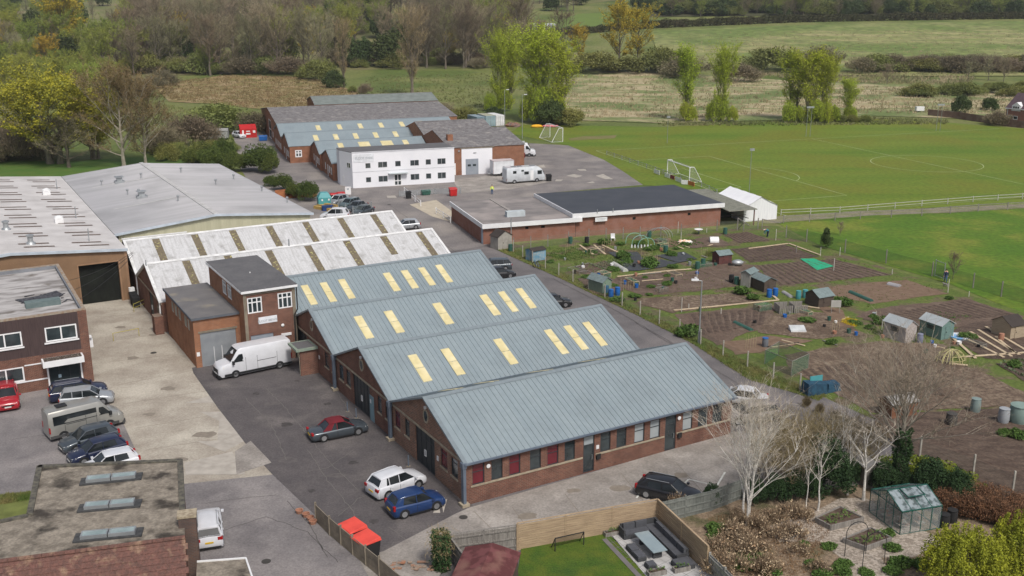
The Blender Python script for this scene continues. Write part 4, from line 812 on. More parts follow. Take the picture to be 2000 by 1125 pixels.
# ----------------------------------------------------------------- far complex
def gbay(label,b0,b1,br,zr,ze,L,a0,roofm,wins,skys,n='workshop_hall',grp='far terrace of gabled brick workshops',door=None,wm=None):
    T=thing(n,label,'workshop',F2(a0,b0),F2.r,grp);wd=b1-b0;rr=br-b0
    W=Wall((0,0),(0,1),(-1,0));mb=MB();ops=[(x,y,.95,2.3) for x,y in wins]+([door] if door else [])
    W.face(mb,wd,ze-.1,ops,dep=.1);mb.add([(0,0,ze-.1),(0,wd,ze-.1),(0,wd,ze),(0,rr,zr-.1),(0,0,ze)],[(0,1,2,3,4)])
    mb.add([(L,0,0),(L,wd,0),(L,wd,ze),(L,rr,zr-.1),(L,0,ze)],[(0,4,3,2,1)])
    mb.quad((0,0,0),(L,0,0),(L,0,ze),(0,0,ze));mb.quad((0,wd,0),(L,wd,0),(L,wd,ze),(0,wd,ze));part('wall',mb,wm or BRICK_F,T)
    for x,y in wins:window(T,W,x,y,.95,2.3,nv=2,tr=.7,fm=WPVC,dep=.04,fw=.14)
    if door:window(T,W,*door[:4],nv=1,tr=.5,fm=WPVC,dep=.04,fw=.2,name='door')
    P=MB();k=(zr-ze)/rr;k2=(zr-ze)/(wd-rr);slope(P,-.15,L+.15,-.1,ze-.1*k,rr,zr);slope(P,-.15,L+.15,rr+.0005,zr,wd,ze);rf=part('roof',P,roofm,T)
    P=MB()
    P.add([(-.2,rr-.2,zr+.02-.2*k),(L+.2,rr-.2,zr+.02-.2*k),(L+.2,rr,zr+.08),(-.2,rr,zr+.08),(L+.2,rr+.2,zr+.02-.2*k2),(-.2,rr+.2,zr+.02-.2*k2)],[(0,1,2,3),(3,2,4,5)])
    slope(P,-.22,-.02,-.12,ze-.05,rr,zr+.08,.15);slope(P,-.22,-.02,rr+.0005,zr+.08,wd,ze+.05,.15)
    part('ridge_trim',P,MTRIM if roofm is MROOF else ASB,rf)
    for a,w_,l in skys:
        P=MB();slope(P,a,a+w_,rr*.52-l/2,ze+k*(rr*.52-l/2)+.05,rr*.52+l/2,ze+k*(rr*.52+l/2)+.05,.05);part('rooflight',P,GRP,rf)
    return T
gbay('far low blue-grey bay directly behind the white office block',9.1,21.5,15.3,5.1,3.4,22.3,-2.1,MROOF,[(1.2,2.4),(3.4,4.6),(8.2,9.2)],[],door=(5.4,6.4,0,2.3))
gbay('far blue-grey bay with four cream rooflights, second behind the white office',21.5,33.4,27.4,5.25,3.5,22.3,-2.5,MROOF,[(1.5,2.6),(3.4,4.6),(8.0,9.0)],[(4.2,1.1,2.6),(8.5,2.3,2.7),(13.2,2.4,2.7),(17.8,1.1,2.5)],door=(5.4,6.4,0,2.3))
tb=gbay('far blue-grey bay with five cream rooflights and a single window in its side wall',33.6,46.2,40,5.6,3.6,28,-7.0,MROOF,[(1.5,2.6),(3.4,4.6),(8.6,9.8)],[(5.6,1.0,2.6),(9.9,1.0,2.6),(14.2,1.0,2.6),(18.6,1.0,2.6),(23,1.0,2.6)],door=(5.8,6.8,0,2.3))
W=Wall((0,0),(1,0),(0,-1));window(tb,W,1.1,2.5,1.2,2.7,nv=2,tr=.6,fm=WPVC,q=(0,.05),fw=.22)
gbay('far blue-grey bay with six cream rooflights beside the grey slate hall',46.2,59.4,52.8,6.1,4.2,40,-7.1,MROOF,[(1.5,2.6),(3.4,4.6),(6,7),(8.6,9.8),(11,12)],[(8.2,1.0,2.6),(13,1.0,2.6),(17.8,1.0,2.6),(22.6,1.0,2.6),(27.5,1.0,2.6),(32.2,1.0,2.6)])
gbay('tall brick hall with old grey slate-like roof behind the blue-grey bays',59.7,94,77.5,7.25,5.4,43.5,-6.4,ASB,[(3,5),(9,10.5)],[],n='slate_roofed_hall',grp=None,door=(13,18,0,4.6),wm=BRICK_O) 
gbay('farthest low hall with dull green-grey roof, beside the sedge meadow',96,111,103,7.3,5.7,34,8,mat('green_grey_sheet',(.2,.225,.21),(.15,.17,.16),scale=.6),[],[],n='rear_hall',grp=None)
for nm,b0,b1,br,a0,L in (('front',7.1,26.8,19.6,20.2,15.6),('back',26.8,43,34.8,20.2,15.8)):
    T=thing('brick_workshop',{'front':'brick workshop with white panel front, roller door and old grey roof','back':'second old grey roof with brick gable behind the white panelled workshop'}[nm],'workshop',F2(a0,b0),F2.r)
    wd=b1-b0;rr=br-b0;ze,zr=5.5,7.45
    mb=MB();W=Wall((0,0),(1,0),(0,-1));
    if nm=='front':
        W.face(mb,L,ze-.1,[(2.6,8.9,0,5.15)],dep=.05)
    else: mb.quad((0,0,0),(L,0,0),(L,0,ze),(0,0,ze))
    mb.quad((0,wd,0),(L,wd,0),(L,wd,ze),(0,wd,ze));mb.add([(0,0,0),(0,wd,0),(0,wd,ze),(0,rr,zr-.05),(0,0,ze)],[(0,1,2,3,4)]);mb.add([(L,0,0),(L,wd,0),(L,wd,ze),(L,rr,zr-.05),(L,0,ze)],[(4,3,2,1,0)])
    part('wall',mb,BRICK_O if nm=='back' else brick('orange_red_brick',(.3,.11,.055),(.22,.085,.05),(.26,.18,.13),(.17,.08,.05)),T)
    P=MB();slope(P,0.1,L+.2,-.15,ze-.03,rr,zr);slope(P,0.1,L+.2,rr+.0005,zr,wd,ze);rf=part('roof',P,ASB,T)
    P=MB();P.add([(0,rr-.3,zr-.02),(L+.2,rr-.3,zr-.02),(L+.2,rr,zr+.08),(0,rr,zr+.08),(L+.2,rr+.3,zr-.02),(0,rr+.3,zr-.02)],[(0,1,2,3),(3,2,4,5)]);part('ridge_trim',P,ASB,rf)
    if nm=='front':
        panel(T,'white_panel',W,2.6,8.9,0,5.15,WHITEW,-.04,.03)
        P=MB();W.box(P,2.3,9.3,5.16,5.35,0.005,.12);part('fascia',P,CONCP,T)
        dr=panel(T,'garage_door',W,3.4,6.0,.02,3.1,mat('grey_roller_door',(.3,.33,.37)),.03,.06)
        for x in (3.75,4.8):window(dr,W,x,x+.75,1.6,2.1,q=(.06,.09),fm=mat('grey_roller_door',(.3,.33,.37)),fw=.05)
        dd=panel(T,'door',W,.45,1.35,.1,2.4,WPVC,0,.08);window(dd,W,.65,1.15,1.2,2.1,q=(.08,.1),fm=WPVC,fw=.05)
        P=MB();W.box(P,5.0,5.6,4.2,4.35,.03,.12);W.box(P,1.9,2.2,4.6,4.9,.0,.15);part('wall_lamp',P,GALV,T)
        P=MB();P.box(1.1,4.5,5.6,2.2,5.6,7.4);c_=part('chimney',P,BRICK_F,T);P=MB();P.tube((1.5,5,7.4),(1.5,5,8.5),.1);part('flue',P,GALV,c_)
T=thing('white_office_block','white rendered two-storey flat-roofed office block with small dark windows','office',F2(0,0),F2.r)
fpx=[(0,0),(19.3,0),(19.3,7),(-1.6,7),(-1.6,4.2)]
W=Wall((0,0),(1,0),(0,-1));q=math.hypot(1.6,4.2);WS=Wall((0,0),(-1.6,4.2),(-4.2,-1.6))
wf_=[(2.5,3.25,3.65,4.4),(4.85,6.35,3.65,4.5),(8.05,8.9,3.7,4.5),(10.9,12.35,3.65,4.5),(13.85,14.65,3.7,4.5),(16.1,17.5,3.65,4.55),(2.5,3.25,1.05,1.8),(4.85,6.35,1.0,1.9),(10.9,12.35,1.0,1.9),(13.85,14.65,1.05,1.85),(16.1,17.5,.95,1.9)]
wf=[(a_-.1,b_+.12,c_-.1,d_+.12) for a_,b_,c_,d_ in wf_]
dro=(7.65,9.1,0.02,2.2)
mb=MB();W.face(mb,19.3,6.5,wf+[dro],dep=.08);WS.face(mb,q,6.5,[(.6,1.9,3.6,4.6),(3.1,3.5,1.0,2.0)],dep=.08);mb.quad((19.3,0,0),(19.3,7,0),(19.3,7,6.5),(19.3,0,6.5));mb.quad((-1.6,7,0),(19.3,7,0),(19.3,7,6.5),(-1.6,7,6.5));mb.quad((-1.6,4.2,0),(-1.6,7,0),(-1.6,7,6.5),(-1.6,4.2,6.5));part('wall',mb,WHITEW,T)
for o in wf:window(T,W,*o,nv=2 if o[1]-o[0]>1.1 else 1,fm=mat('thin_white_frame',(.6,.6,.62)),dep=.02,fw=.05)
for o in ((.6,1.9,3.6,4.6),(3.1,3.5,1.0,2.0)):window(T,WS,*o,nv=2 if o[1]>1.95 or o[0]<1 else 1,fm=WPVC,dep=.02,fw=.08)
window(T,W,*dro,nv=2,tr=.42,fm=WPVC,dep=.0,fw=.16,name='door')
P=MB();W.box(P,6.6,10.2,2.35,2.45,.01,.9);part('door_canopy',P,mat('clear_canopy',(.5,.55,.56)),T)
P=MB();P.prism(fpx,6.5,6.6);part('roof',P,FELTD,T)
P=MB();W.box(P,0,19.3,2.9,3.0,.0,.03);P.box(-.05,-.06,6.45,19.35,-.002,6.64);part('wall_band',P,mat('pale_grey_band',(.62,.63,.66)),T)
sg=panel(T,'sign',W,.25,4.0,4.75,6.2,mat('white_sign_board',(.8,.81,.83)),.0,.06)
text(sg,'sign_lettering','ELCOT PARK',.58,W.p(2.2,5.45,.062),(1,0,0),SGT,bold=.008)
P=MB()
for i in range(5):W.box(P,2.9+i*.14,3.0+i*.14,5.95+i*.03,6.0+i*.03,.062,.07)
part('sign_emblem',P,SGT,sg)
# ----------------------------------------------------------------- clubhouse
T=thing('clubhouse','long brick clubhouse with white fascia, low grey felt wing and higher navy roof','clubhouse',F3(0,0),F3.r)
W=Wall((0,0),(1,0),(0,-1));WL=Wall((0,0),(0,1),(-1,0))
mb=MB();W.face(mb,14,2.4,[(6.3,6.8,1.75,2.1),(8.7,9.3,1.75,2.1)],dep=.1);mb.quad((0,0,0),(0,17.3,0),(0,17.3,2.4),(0,0,2.4));mb.quad((0,17.3,0),(14,17.3,0),(14,17.3,2.4),(0,17.3,2.4))
W2=Wall((13.9,.2),(1,0),(0,-1));W2.face(mb,24,2.9,[(9.3,9.8,1.9,2.3),(18.4,18.9,1.95,2.35)],dep=.1)
mb.quad((37.9,.2,0),(37.9,16.2,0),(37.9,16.2,2.9),(37.9,.2,2.9));mb.quad((13.9,16.2,0),(37.9,16.2,0),(37.9,16.2,2.9),(13.9,16.2,2.9))
part('wall',mb,brick('club_brick',(.27,.09,.055),(.21,.075,.05),(.25,.17,.13),(.3,.17,.14)),T)
for WW,a_,b_ in ((W,6.3,6.8),(W,8.7,9.3),(W2,9.3,9.8),(W2,18.4,18.9)):P=MB();WW.box(P,a_,b_,1.75,2.35,-.12,-.08);part('vent_opening',P,DARKHOLE,T)
P=MB();P.box(-.1,-.3,2.85,13.9,17.5,2.95);rf=part('roof',P,FELTC,T)
P=MB();P.box(-.25,-.45,2.35,14.9,-.3,2.99);P.box(-.25,-.3,2.35,-.1,17.5,2.99);part('fascia',P,WPVC,T)
P=MB();P.prism([(13.6,-.1),(38.2,-.1),(38.2,16.6),(13.6,16.6)],3.4,3.52);rf2=part('roof',P,FELTN,T,label='higher navy felt roof')
P=MB();P.box(13.45,-.25,2.9,38.3,-.1,3.55);P.box(13.45,-.1,2.96,13.6,16.6,3.55);part('fascia',P,WPVC,T)
P=MB();P.box(13.9,0.2,2.9,37.9,16.2,3.4);part('upper_wall',P,WPVC,T)
P=MB();P.box(4.6,3.2,2.95,7.4,4.2,3.75);part('roof_vent',P,mat('pale_blue_metal',(.5,.55,.57)),rf)
P=MB();P.box(6.2,4.25,2.953,6.7,17.2,3.04);part('roof_walkway',P,mat('pale_felt_strip',(.33,.3,.28)),rf)
P=MB();WL.box(P,.1,.9,.05,2.2,0,.06);part('door',P,mat('pale_blue_door',(.35,.4,.47)),T)
P=MB();P.tube((4.0,-.5,0),(4.0,-.5,3.6),.07);part('flue',P,GALV,T)
sg=panel(T,'sign',Wall((13.9,-.25),(1,0),(0,-1)),3.1,5.0,2.15,2.75,WPVC,-.05,.03)
P=MB()
for i,(a_,b_) in enumerate(((3.3,4.8),(3.5,4.6))):P.box(13.9+a_,-.3,2.55-i*.2,13.9+b_,-.281,2.6-i*.2)
part('sign_lettering',P,SGT,sg)
for x in (17.3,19.8):
    P=MB();P.tube((x,-.3,3.4),(x,-.3,4.0),.06);part('flue',P,GALV,T)
P=MB();W2.box(P,0.05,.2,0,2.9,0,.1);part('downpipe',P,BLK,T)
T=thing('lean_to_shelter','open timber shelter with grey corrugated roof between clubhouse and marquee','shelter',F3(38.2,0),F3.r)
P=MB();slope(P,.1,5.0,-1.6,2.55,14.5,2.9,.08);ribs(P,.2,4.9,-1.6,2.55,14.5,2.9,.35,.15,.05);part('roof',P,mat('lichen_sheet',(.28,.28,.23),(.2,.2,.165),scale=1.5,detail=8),T)
for x,y in ((4.7,-1.2),(.3,13.8),(4.7,13.8),(4.7,6)):
    P=MB().box(x-.07,y-.07,0,x+.07,y+.07,2.55);part('post',P,mat('brown_post',(.17,.08,.06)),T)
P=MB();P.tube((.2,1.0,2.2),(4.6,.2,.8),.06);P.tube((.2,1.1,1.2),(4.6,1.0,1.2),.05);part('rail',P,WOODD,T)
P=MB();P.box(.0,5,0,4.6,5.15,2.5);part('back_panel',P,mat('dark_green_panel',(.03,.045,.03)),T)
T=thing('marquee','white canvas marquee with pitched roof beside the football pitch','marquee',F3(42.6,1.3),F3.r)
P=MB();w_=5.9;l_=9.5
P.add([(0,0,0),(w_,0,0),(w_,0,2.35),(w_/2,0,3.75),(0,0,2.35),(0,l_,0),(w_,l_,0),(w_,l_,2.35),(w_/2,l_,3.75),(0,l_,2.35)],[(0,1,2,3,4),(5,9,8,7,6),(0,4,9,5),(1,6,7,2)]);part('side_wall',P,mat('white_canvas',(.78,.79,.8),(.7,.71,.73),scale=1.5,stretch=(3,3,.4)),T)
P=MB();n_=8
pts=[]
for j in range(n_+1):
    y=-.15+j*(l_+.3)/n_
    pts.append([(-.12,y,2.3),(w_*.25,y,3.0+.02*math.sin(j*2)),(w_/2,y,3.82-.05*(j%2)),(w_*.75,y,3.0),(w_+.12,y,2.3)])
for a_,b_ in zip(pts,pts[1:]):
    for i in range(4):P.quad(a_[i],a_[i+1],b_[i+1],b_[i])
part('canvas_roof',P,mat('white_canvas_roof',(.85,.85,.86),(.8,.8,.82),scale=1),T,smooth=True)
P=MB();P.tube((w_+.3,.6,0),(w_+.3,.6,2.2),.05);part('pole',P,WMET,T)
# ----------------------------------------------------------------- house at the right edge
hp=g(1962,241);hd=(g(2006,246)-hp).normalized()
T=thing('brick_house','red brick house with dark tiled roof and white gabled dormer at the right edge','house',hp,math.atan2(hd.y,hd.x))
W=Wall((0,0),(1,0),(0,-1));mb=MB();ops=[(.9,2.1,1.3,2.3),(2.3,3.6,1.3,2.3),(7,9,1.2,2.4)]
W.face(mb,14,4.3,ops,dep=.1);mb.add([(0,0,0),(0,9,0),(0,9,4.3),(0,4.5,8),(0,0,4.3)],[(0,1,2,3,4)]);mb.add([(14,0,0),(14,9,0),(14,9,4.3),(14,4.5,8),(14,0,4.3)],[(4,3,2,1,0)]);mb.quad((0,9,0),(14,9,0),(14,9,4.3),(0,9,4.3));part('wall',mb,brick('house_brick',(.36,.15,.11),(.3,.12,.09),(.3,.22,.18),(.24,.11,.08)),T)
for o in ops:window(T,W,*o,fm=WPVC,dep=.02,fw=.14,nv=1)
P=MB();slope(P,-.2,14.2,-.3,4.15,4.5,8.05,.15);slope(P,-.2,14.2,4.5005,8.05,9.3,4.15,.15);rf=part('roof',P,mat('dark_purple_tile',(.075,.05,.06),(.1,.065,.075),scale=2),T)
P=MB();P.add([(1.6,-.1,3.6),(4.2,-.1,3.6),(4.2,-.1,5.0),(2.9,-.1,5.9),(1.6,-.1,5.0),(1.6,2.6,5.0),(4.2,2.6,5.0),(2.9,2.6,5.9),(1.6,1.5,3.6),(4.2,1.5,3.6)],[(0,1,2,3,4),(4,3,7,5),(3,2,6,7),(0,4,5,8),(1,9,6,2)]);dm=part('dormer',P,WPVC,T)
WD=Wall((0,-.12),(1,0),(0,-1));window(dm,WD,1.9,3.9,3.9,4.9,nv=3,fm=WPVC,q=(0,.06),fw=.1)
P=MB();P.box(-.1,-.36,4.0,14.1,-.28,4.25);P.tube((.5,-.1,0),(.5,-.1,4),.08);part('fascia',P,WPVC,T)
# ================================================================= SHEDS, FENCES, STREET FURNITURE
def shed(name,label,pA,pB,dep,h,hr,m,rm,ridge='along',cat='shed',door=True,win=False,group=None,open_=False):
    """pA,pB: ground pixels of the visible front wall's two corners; dep metres back"""
    A_=g(*pA);B_=g(*pB);d=B_-A_;L=d.length;T=thing(name,label,cat,A_,math.atan2(d.y,d.x),group)
    mb=MB()
    if ridge=='along':   # ridge parallel to front
        mb.add([(0,0,0),(L,0,0),(L,dep,0),(0,dep,0),(0,0,h),(L,0,h),(L,dep,h),(0,dep,h),(0,dep/2,hr),(L,dep/2,hr)],[(0,1,5,4),(2,3,7,6),(3,0,4,8,7),(1,2,6,9,5)])
        P=MB();k=(hr-h)/(dep/2);slope(P,-.1,L+.1,-.15,h-.15*k+.03,dep/2,hr+.04,.05);slope(P,-.1,L+.1,dep/2+.0005,hr+.04,dep+.15,h-.15*k+.03,.05)
    else:
        mb.add([(0,0,0),(L,0,0),(L,dep,0),(0,dep,0),(0,0,h),(L,0,h),(L,dep,h),(0,dep,h),(L/2,0,hr),(L/2,dep,hr)],[(0,1,5,8,4),(2,3,7,9,6),(3,0,4,7),(1,2,6,5)])
        P=MB();k=(hr-h)/(L/2)
        for s in (-1,1):
            xs=(-.15,L/2) if s<0 else (L+.15,L/2+.0005)
            z0=h-.15*k+.03
            P.add([(xs[0],-.12,z0),(xs[1],-.12,hr+.04),(xs[1],dep+.12,hr+.04),(xs[0],dep+.12,z0),(xs[0],-.12,z0-.05),(xs[1],-.12,hr-.01),(xs[1],dep+.12,hr-.01),(xs[0],dep+.12,z0-.05)],[(0,1,2,3),(7,6,5,4),(0,4,5,1),(2,6,7,3),(3,7,4,0)])
    part('wall',mb,m,T);part('roof',P,rm,T)
    W=Wall((0,0),(1,0),(0,-1))
    if door:
        q=MB();W.box(q,L*.3,L*.3+min(.8,L*.4),.05,h*.92,.0,.04);dd=part('door',q,m,T);q=MB();W.box(q,L*.3+.1,L*.3+.16,h*.45,h*.55,.04,.07);part('handle',q,BLK,dd)
    if win:
        WL_=Wall((0,0),(0,1),(-1,0));window(T,WL_,dep*.3,dep*.7,h*.5,h*.85,q=(0,.04),fm=m,gm=GLASS,fw=.05)
    return T
SFG=mat('grey_green_felt',(.19,.24,.24),(.14,.18,.18),scale=3);SGN=mat('pale_green_boards',(.2,.27,.2),(.16,.22,.17),scale=2,stretch=(6,6,.5));STL=mat('teal_green_boards',(.16,.25,.23),(.12,.2,.18),scale=2,stretch=(.5,.5,8));SWH=mat('flaking_white_boards',(.48,.44,.42),(.32,.28,.26),scale=3,stretch=(.6,.6,9));SGY=mat('silver_grey_boards',(.3,.29,.27),(.22,.21,.19),scale=2,stretch=(6,6,.6));PLAY=mat('worn_play_boards',(.42,.34,.24),(.3,.24,.17),scale=3,stretch=(.5,.5,8))
shed('garden_shed','pale green apex shed beside blue water butts near the lane',(1177,575),(1194,571),2.6,1.5,2.0,SGN,SFG,'across')
shed('garden_shed','flaking white shed with pale roof beside the teal shed',(1767,672),(1788,667),2.8,1.8,2.35,SWH,mat('silver_felt',(.4,.43,.44),(.33,.36,.37)),'across',win=True,door=False)
shed('garden_shed','teal green shed beside a row of water butts',(1837,665),(1861,660),2.8,1.6,2.1,STL,mat('silver_felt',(.4,.43,.44)),'across',win=True)
shed('garden_shed','black-brown shed with pale green felt roof beside the yellow-green shrub',(1598,603),(1627,598),2.2,1.35,1.95,WOODD,SFG,'along')
shed('garden_shed','weathered grey leaning shed, farther of the touching pair',(1446,560),(1463,563),2.2,1.8,2.1,SGY,SFG,'across',door=False)
shed('garden_shed','brown shed with two blue butts at its door, nearer of the touching pair',(1492,572),(1515,569),2.6,1.4,1.8,WOODD,SFG,'across')
shed('garden_shed','small dark red shed with green felt roof between soil beds',(1404,518),(1429,515),1.6,1.35,1.75,mat('dark_red_boards',(.13,.045,.04),(.09,.045,.04),scale=2),SFG,'along')
shed('garden_shed','tall pale grey concrete shed at the clubhouse corner',(973,489),(1000,484),1.8,1.9,2.6,mat('pale_concrete',(.37,.35,.31),(.3,.28,.25),scale=2),mat('black_felt',(.05,.04,.035)),'across')
shed('garden_shed','lean dark-roofed shed wrapped in blue plastic sheeting',(1040,512),(1066,507),1.5,1.5,1.7,mat('blue_sheeting',(.12,.3,.45),(.3,.36,.38),scale=2.5),mat('black_felt',(.05,.04,.035)),'along',door=False)
shed('playhouse','pale timber playhouse with black roof at the right edge','' and 0 or (1972,664),(2000,659),2.4,1.5,2.2,PLAY,mat('black_felt',(.05,.04,.035)),'along',cat='playhouse')
shed('garden_shed','dark wooden shed behind the greenhouse under the ash tree',(1690,955),(1716,952),2.2,1.7,2.1,WOODG,mat('grey_felt_small',(.3,.29,.28)),'across')
shed('garden_shed','old shed with grey felt roof half hidden behind the ash branches',(1740,820),(1790,812),1.6,1.4,1.8,mat('rusty_boards',(.2,.09,.05)),mat('grey_felt_small',(.3,.29,.28)),'along')
# maroon-roofed garden shed at the bottom
pts=[g(912,1068,2.0),g(975,1050,2.4),g(1012,1078,2.0)]
e1=(pts[2]-pts[0]);e1.z=0;L=e1.length;e=e1.normalized();dn=Vector((e.y,-e.x,0))
T=thing('garden_shed','large shed with mottled maroon felt roof against the grey fence','shed',(pts[0].x,pts[0].y,0),math.atan2(e.y,e.x))
P=MB();dpt=6.0
P.add([(0,0,0),(L,0,0),(L,-dpt,0),(0,-dpt,0),(0,0,1.95),(L,0,1.95),(L,-dpt,1.95),(0,-dpt,1.95),(L*.5,0,2.3),(L*.5,-dpt,2.3)],[(1,0,4,8,5),(3,2,6,9,7),(0,3,7,4),(2,1,5,6)]);part('wall',P,WOODD,T)
P=MB()
for xs in ((-.15,L*.5),(L+.15,L*.5+.0005)):
    P.add([(xs[0],.15,1.9),(xs[1],.15,2.36),(xs[1],-dpt-.2,2.36),(xs[0],-dpt-.2,1.9),(xs[0],.15,1.84),(xs[1],.15,2.3),(xs[1],-dpt-.2,2.3),(xs[0],-dpt-.2,1.84)],[(0,3,2,1),(4,5,6,7),(0,1,5,4),(2,3,7,6),(3,0,4,7)])
part('roof',P,mat('maroon_felt',(.16,.055,.055),(.1,.03,.03),scale=1.2,detail=8,lo=.45,hi=.55,col3=(.2,.1,.08),s3=.8),T)
def fence(name,label,pts,h,style,m,cat='fence',px=True,postm=None,sp=2.6,group=None,posth=None,cap=False):
    P_=[g(*p) for p in pts] if px else [Vector(p) for p in pts]
    o=P_[0];T=thing(name,label,cat,(o.x,o.y,0),0,group)
    Q=[p-o for p in P_];Q=[Vector((p.x,p.y,0)) for p in Q]
    posts=[]
    for i,(a,b) in enumerate(zip(Q,Q[1:])):
        d=b-a;l=d.length;n=max(1,round(l/sp));d.normalize();nn=Vector((-d.y,d.x,0))
        for k in range(n+(i==len(Q)-2)):posts.append(a+(b-a)*k/n)
        for k in range(n):
            p=a+(b-a)*(k/n)+d*.06;q=a+(b-a)*((k+1)/n)-d*.06;mb=MB()
            def bar(z0,z1,t0,t1,p=p,q=q,mb=mb,nn=nn):
                v=[p+nn*t0,q+nn*t0,q+nn*t1,p+nn*t1];mb.add([x+Vector((0,0,z0)) for x in v]+[x+Vector((0,0,z1)) for x in v],[(0,3,2,1),(4,5,6,7),(0,1,5,4),(1,2,6,5),(2,3,7,6),(3,0,4,7)])
            if style=='mesh':
                mb.add([p,q,q+Vector((0,0,h)),p+Vector((0,0,h))],[(0,1,2,3)]);part('wire_panel',mb,m,T);continue
            if style=='rail':
                bar(h-.12,h-.02,-.02,.02);bar(h*.45,h*.45+.08,-.02,.02)
            elif style=='hboard':
                nb=int(h/.15)
                for j in range(nb):bar(j*h/nb+.012,(j+1)*h/nb-.008,-.02-.008*(j%2),.012)
            elif style=='panel':
                nb=max(3,int(h/.45))
                for j in range(nb):bar(j*h/nb,(j+1)*h/nb-.02,-.03,.03)
            elif style=='vboard':
                ln=(q-p).length;nb=max(3,int(ln/.14))
                for j in range(nb):
                    a2=p+d*(ln*j/nb);b2=p+d*(ln*(j+1)/nb-.01);o2=.008*(j%2);hh=h-R.random()*.02
                    v=[a2+nn*(-.015+o2),b2+nn*(-.015+o2),b2+nn*(.01+o2),a2+nn*(.01+o2)];mb.add([x for x in v]+[x+Vector((0,0,hh)) for x in v],[(0,3,2,1),(4,5,6,7),(0,1,5,4),(1,2,6,5),(2,3,7,6),(3,0,4,7)])
                for zz in (.3,h/2,h-.25):bar(zz,zz+.09,-.07,-.02)
            part('panel',mb,m,T)
    ph=posth or h+.08
    for p in posts:
        mb=MB().box(p.x-.06,p.y-.06,0,p.x+.06,p.y+.06,ph);part('post',mb,postm or m,T)
    if cap:
        mb=MB()
        for a,b in zip(Q,Q[1:]):
            d=(b-a).normalized();nn=Vector((-d.y,d.x,0))*.06;v=[a-nn,b-nn,b+nn,a+nn];mb.add([x+Vector((0,0,ph+.001)) for x in v]+[x+Vector((0,0,ph+.04)) for x in v],[(0,3,2,1),(4,5,6,7),(0,1,5,4),(1,2,6,5),(2,3,7,6),(3,0,4,7)])
        part('fence_cap',mb,m,T)
    return T
PST=mat('concrete_post',(.4,.38,.33),(.3,.28,.24),scale=3)
FA=[tuple(F1(a,b))[:2] for a,b in [(36.0,1.5),(36.4,20),(37.7,36),(39.2,56),(39.6,64)]]
FA=[tuple(g(*p)) for p in FE[1:]]
fence('allotment_fence','wire mesh fence on concrete posts between the lane and the allotments',FA,1.35,'mesh',WIRE,px=False,postm=PST,sp=3.4,posth=1.6)
fence('allotment_fence','wire mesh fence on concrete posts behind the greenhouse, beside dark ploughed rows',[(1700,860),(1900,930),(2060,1000)],1.4,'mesh',WIRE,postm=PST,sp=4,posth=1.75)
fence('allotment_fence','green netting fence on timber posts between the allotments and the playing field',[(1535,465),(1575,473),(1650,494),(1730,515),(1820,540),(1900,563),(1955,580),(2040,605)],1.7,'mesh',mat('dark_green_wire',(.09,.17,.09),(.07,.14,.08),alpha=.3),postm=WOODG,sp=5.2,posth=1.9)
fence('clubhouse_fence','wire fence on pale posts between the clubhouse wall and the allotments',[(1003,488),(1070,482),(1150,470),(1250,466),(1330,460),(1400,452),(1480,448)],1.5,'mesh',WIRE,postm=WOODG,sp=3.0,posth=1.75)
fence('path_fence','post and rail fence along the near side of the field path',[(1530,436),(1680,428),(1800,422),(1910,413),(2080,404)],1.2,'rail',WOODG,sp=5)
fence('pitch_rail','low pitch-side rail along the far side of the field path',[(1525,421),(1640,416),(1800,403),(1900,395),(2090,383)],1.0,'rail',mat('pale_rail',(.42,.42,.36)),sp=5)
fence('pitch_rail','low rail behind the white goal, between car park and pitch',[(1185,303),(1230,318),(1280,335),(1310,346),(1370,366),(1400,380)],.9,'rail',GALV,sp=4)
fence('concrete_panel_fence','low stained concrete panel fence beside the two red-lidded bins',[(618,1020),(645,1047),(690,1085),(742,1128),(790,1170)],1.35,'panel',CONCP,postm=CONCP,sp=2.0,posth=1.5)
tg=[Vector((0.3,59.1,0)),Vector((9.65,62.3,0)),Vector((11.9,56.2,0))]
fence('board_fence','new tan horizontal-board fence around the patio corner',[tuple(p) for p in tg],1.85,'hboard',WOODB,px=False,sp=3.1,cap=True)
fence('board_fence','grey weathered vertical-board fence behind the maroon-roofed shed',[(-3.9,58.0,0),(.25,59.15,0)],1.7,'vboard',WOODG,px=False,sp=2.1,cap=True)
fence('board_fence','short grey board fence running down from the ivy-covered post',[(-3.9,58.0,0),(-3.0,55.9,0),(-2.0,53.2,0)],1.5,'vboard',WOODG,px=False,sp=1.8,cap=True)
fence('board_fence','grey-green board fence between the garden birches and the concrete lane',[(9.8,62.5,0),(13.6,64.2,0),(17.5,67.0,0)],1.6,'vboard',mat('grey_green_boards',(.2,.21,.19),(.14,.15,.135),scale=2),px=False,sp=1.9)
fence('board_fence','pale grey board fence below the tan patio fence',[(12.0,56.1,0),(12.6,54.4,0),(13.4,52.0,0),(14,50,0)],1.5,'vboard',mat('silver_boards',(.36,.35,.33),(.26,.25,.23),scale=2),px=False,sp=1.9)
fence('yard_fence','galvanised mesh fence around the parked cars by the white roofs',[(648,410),(690,425),(726,416)],1.8,'mesh',mat('fine_wire',(.25,.3,.3),alpha=.25),postm=GALV,sp=3)
fence('yard_fence','grey mesh fence beside the white office entrance',[(780,384),(850,379),(900,378)],1.0,'mesh',mat('grey_wire',(.33,.35,.36),alpha=.55),postm=GALV,sp=4)
fence('gate_rail','pale metal swing barrier rail beside the black dog-waste bin',[(790,377),(822,403)],1.0,'rail',WMET,sp=5,cat='barrier')
fence('gate_rail','pale metal barrier rail beside the cream concrete ramp',[(852,418),(880,436)],1.0,'rail',WMET,sp=5,cat='barrier')
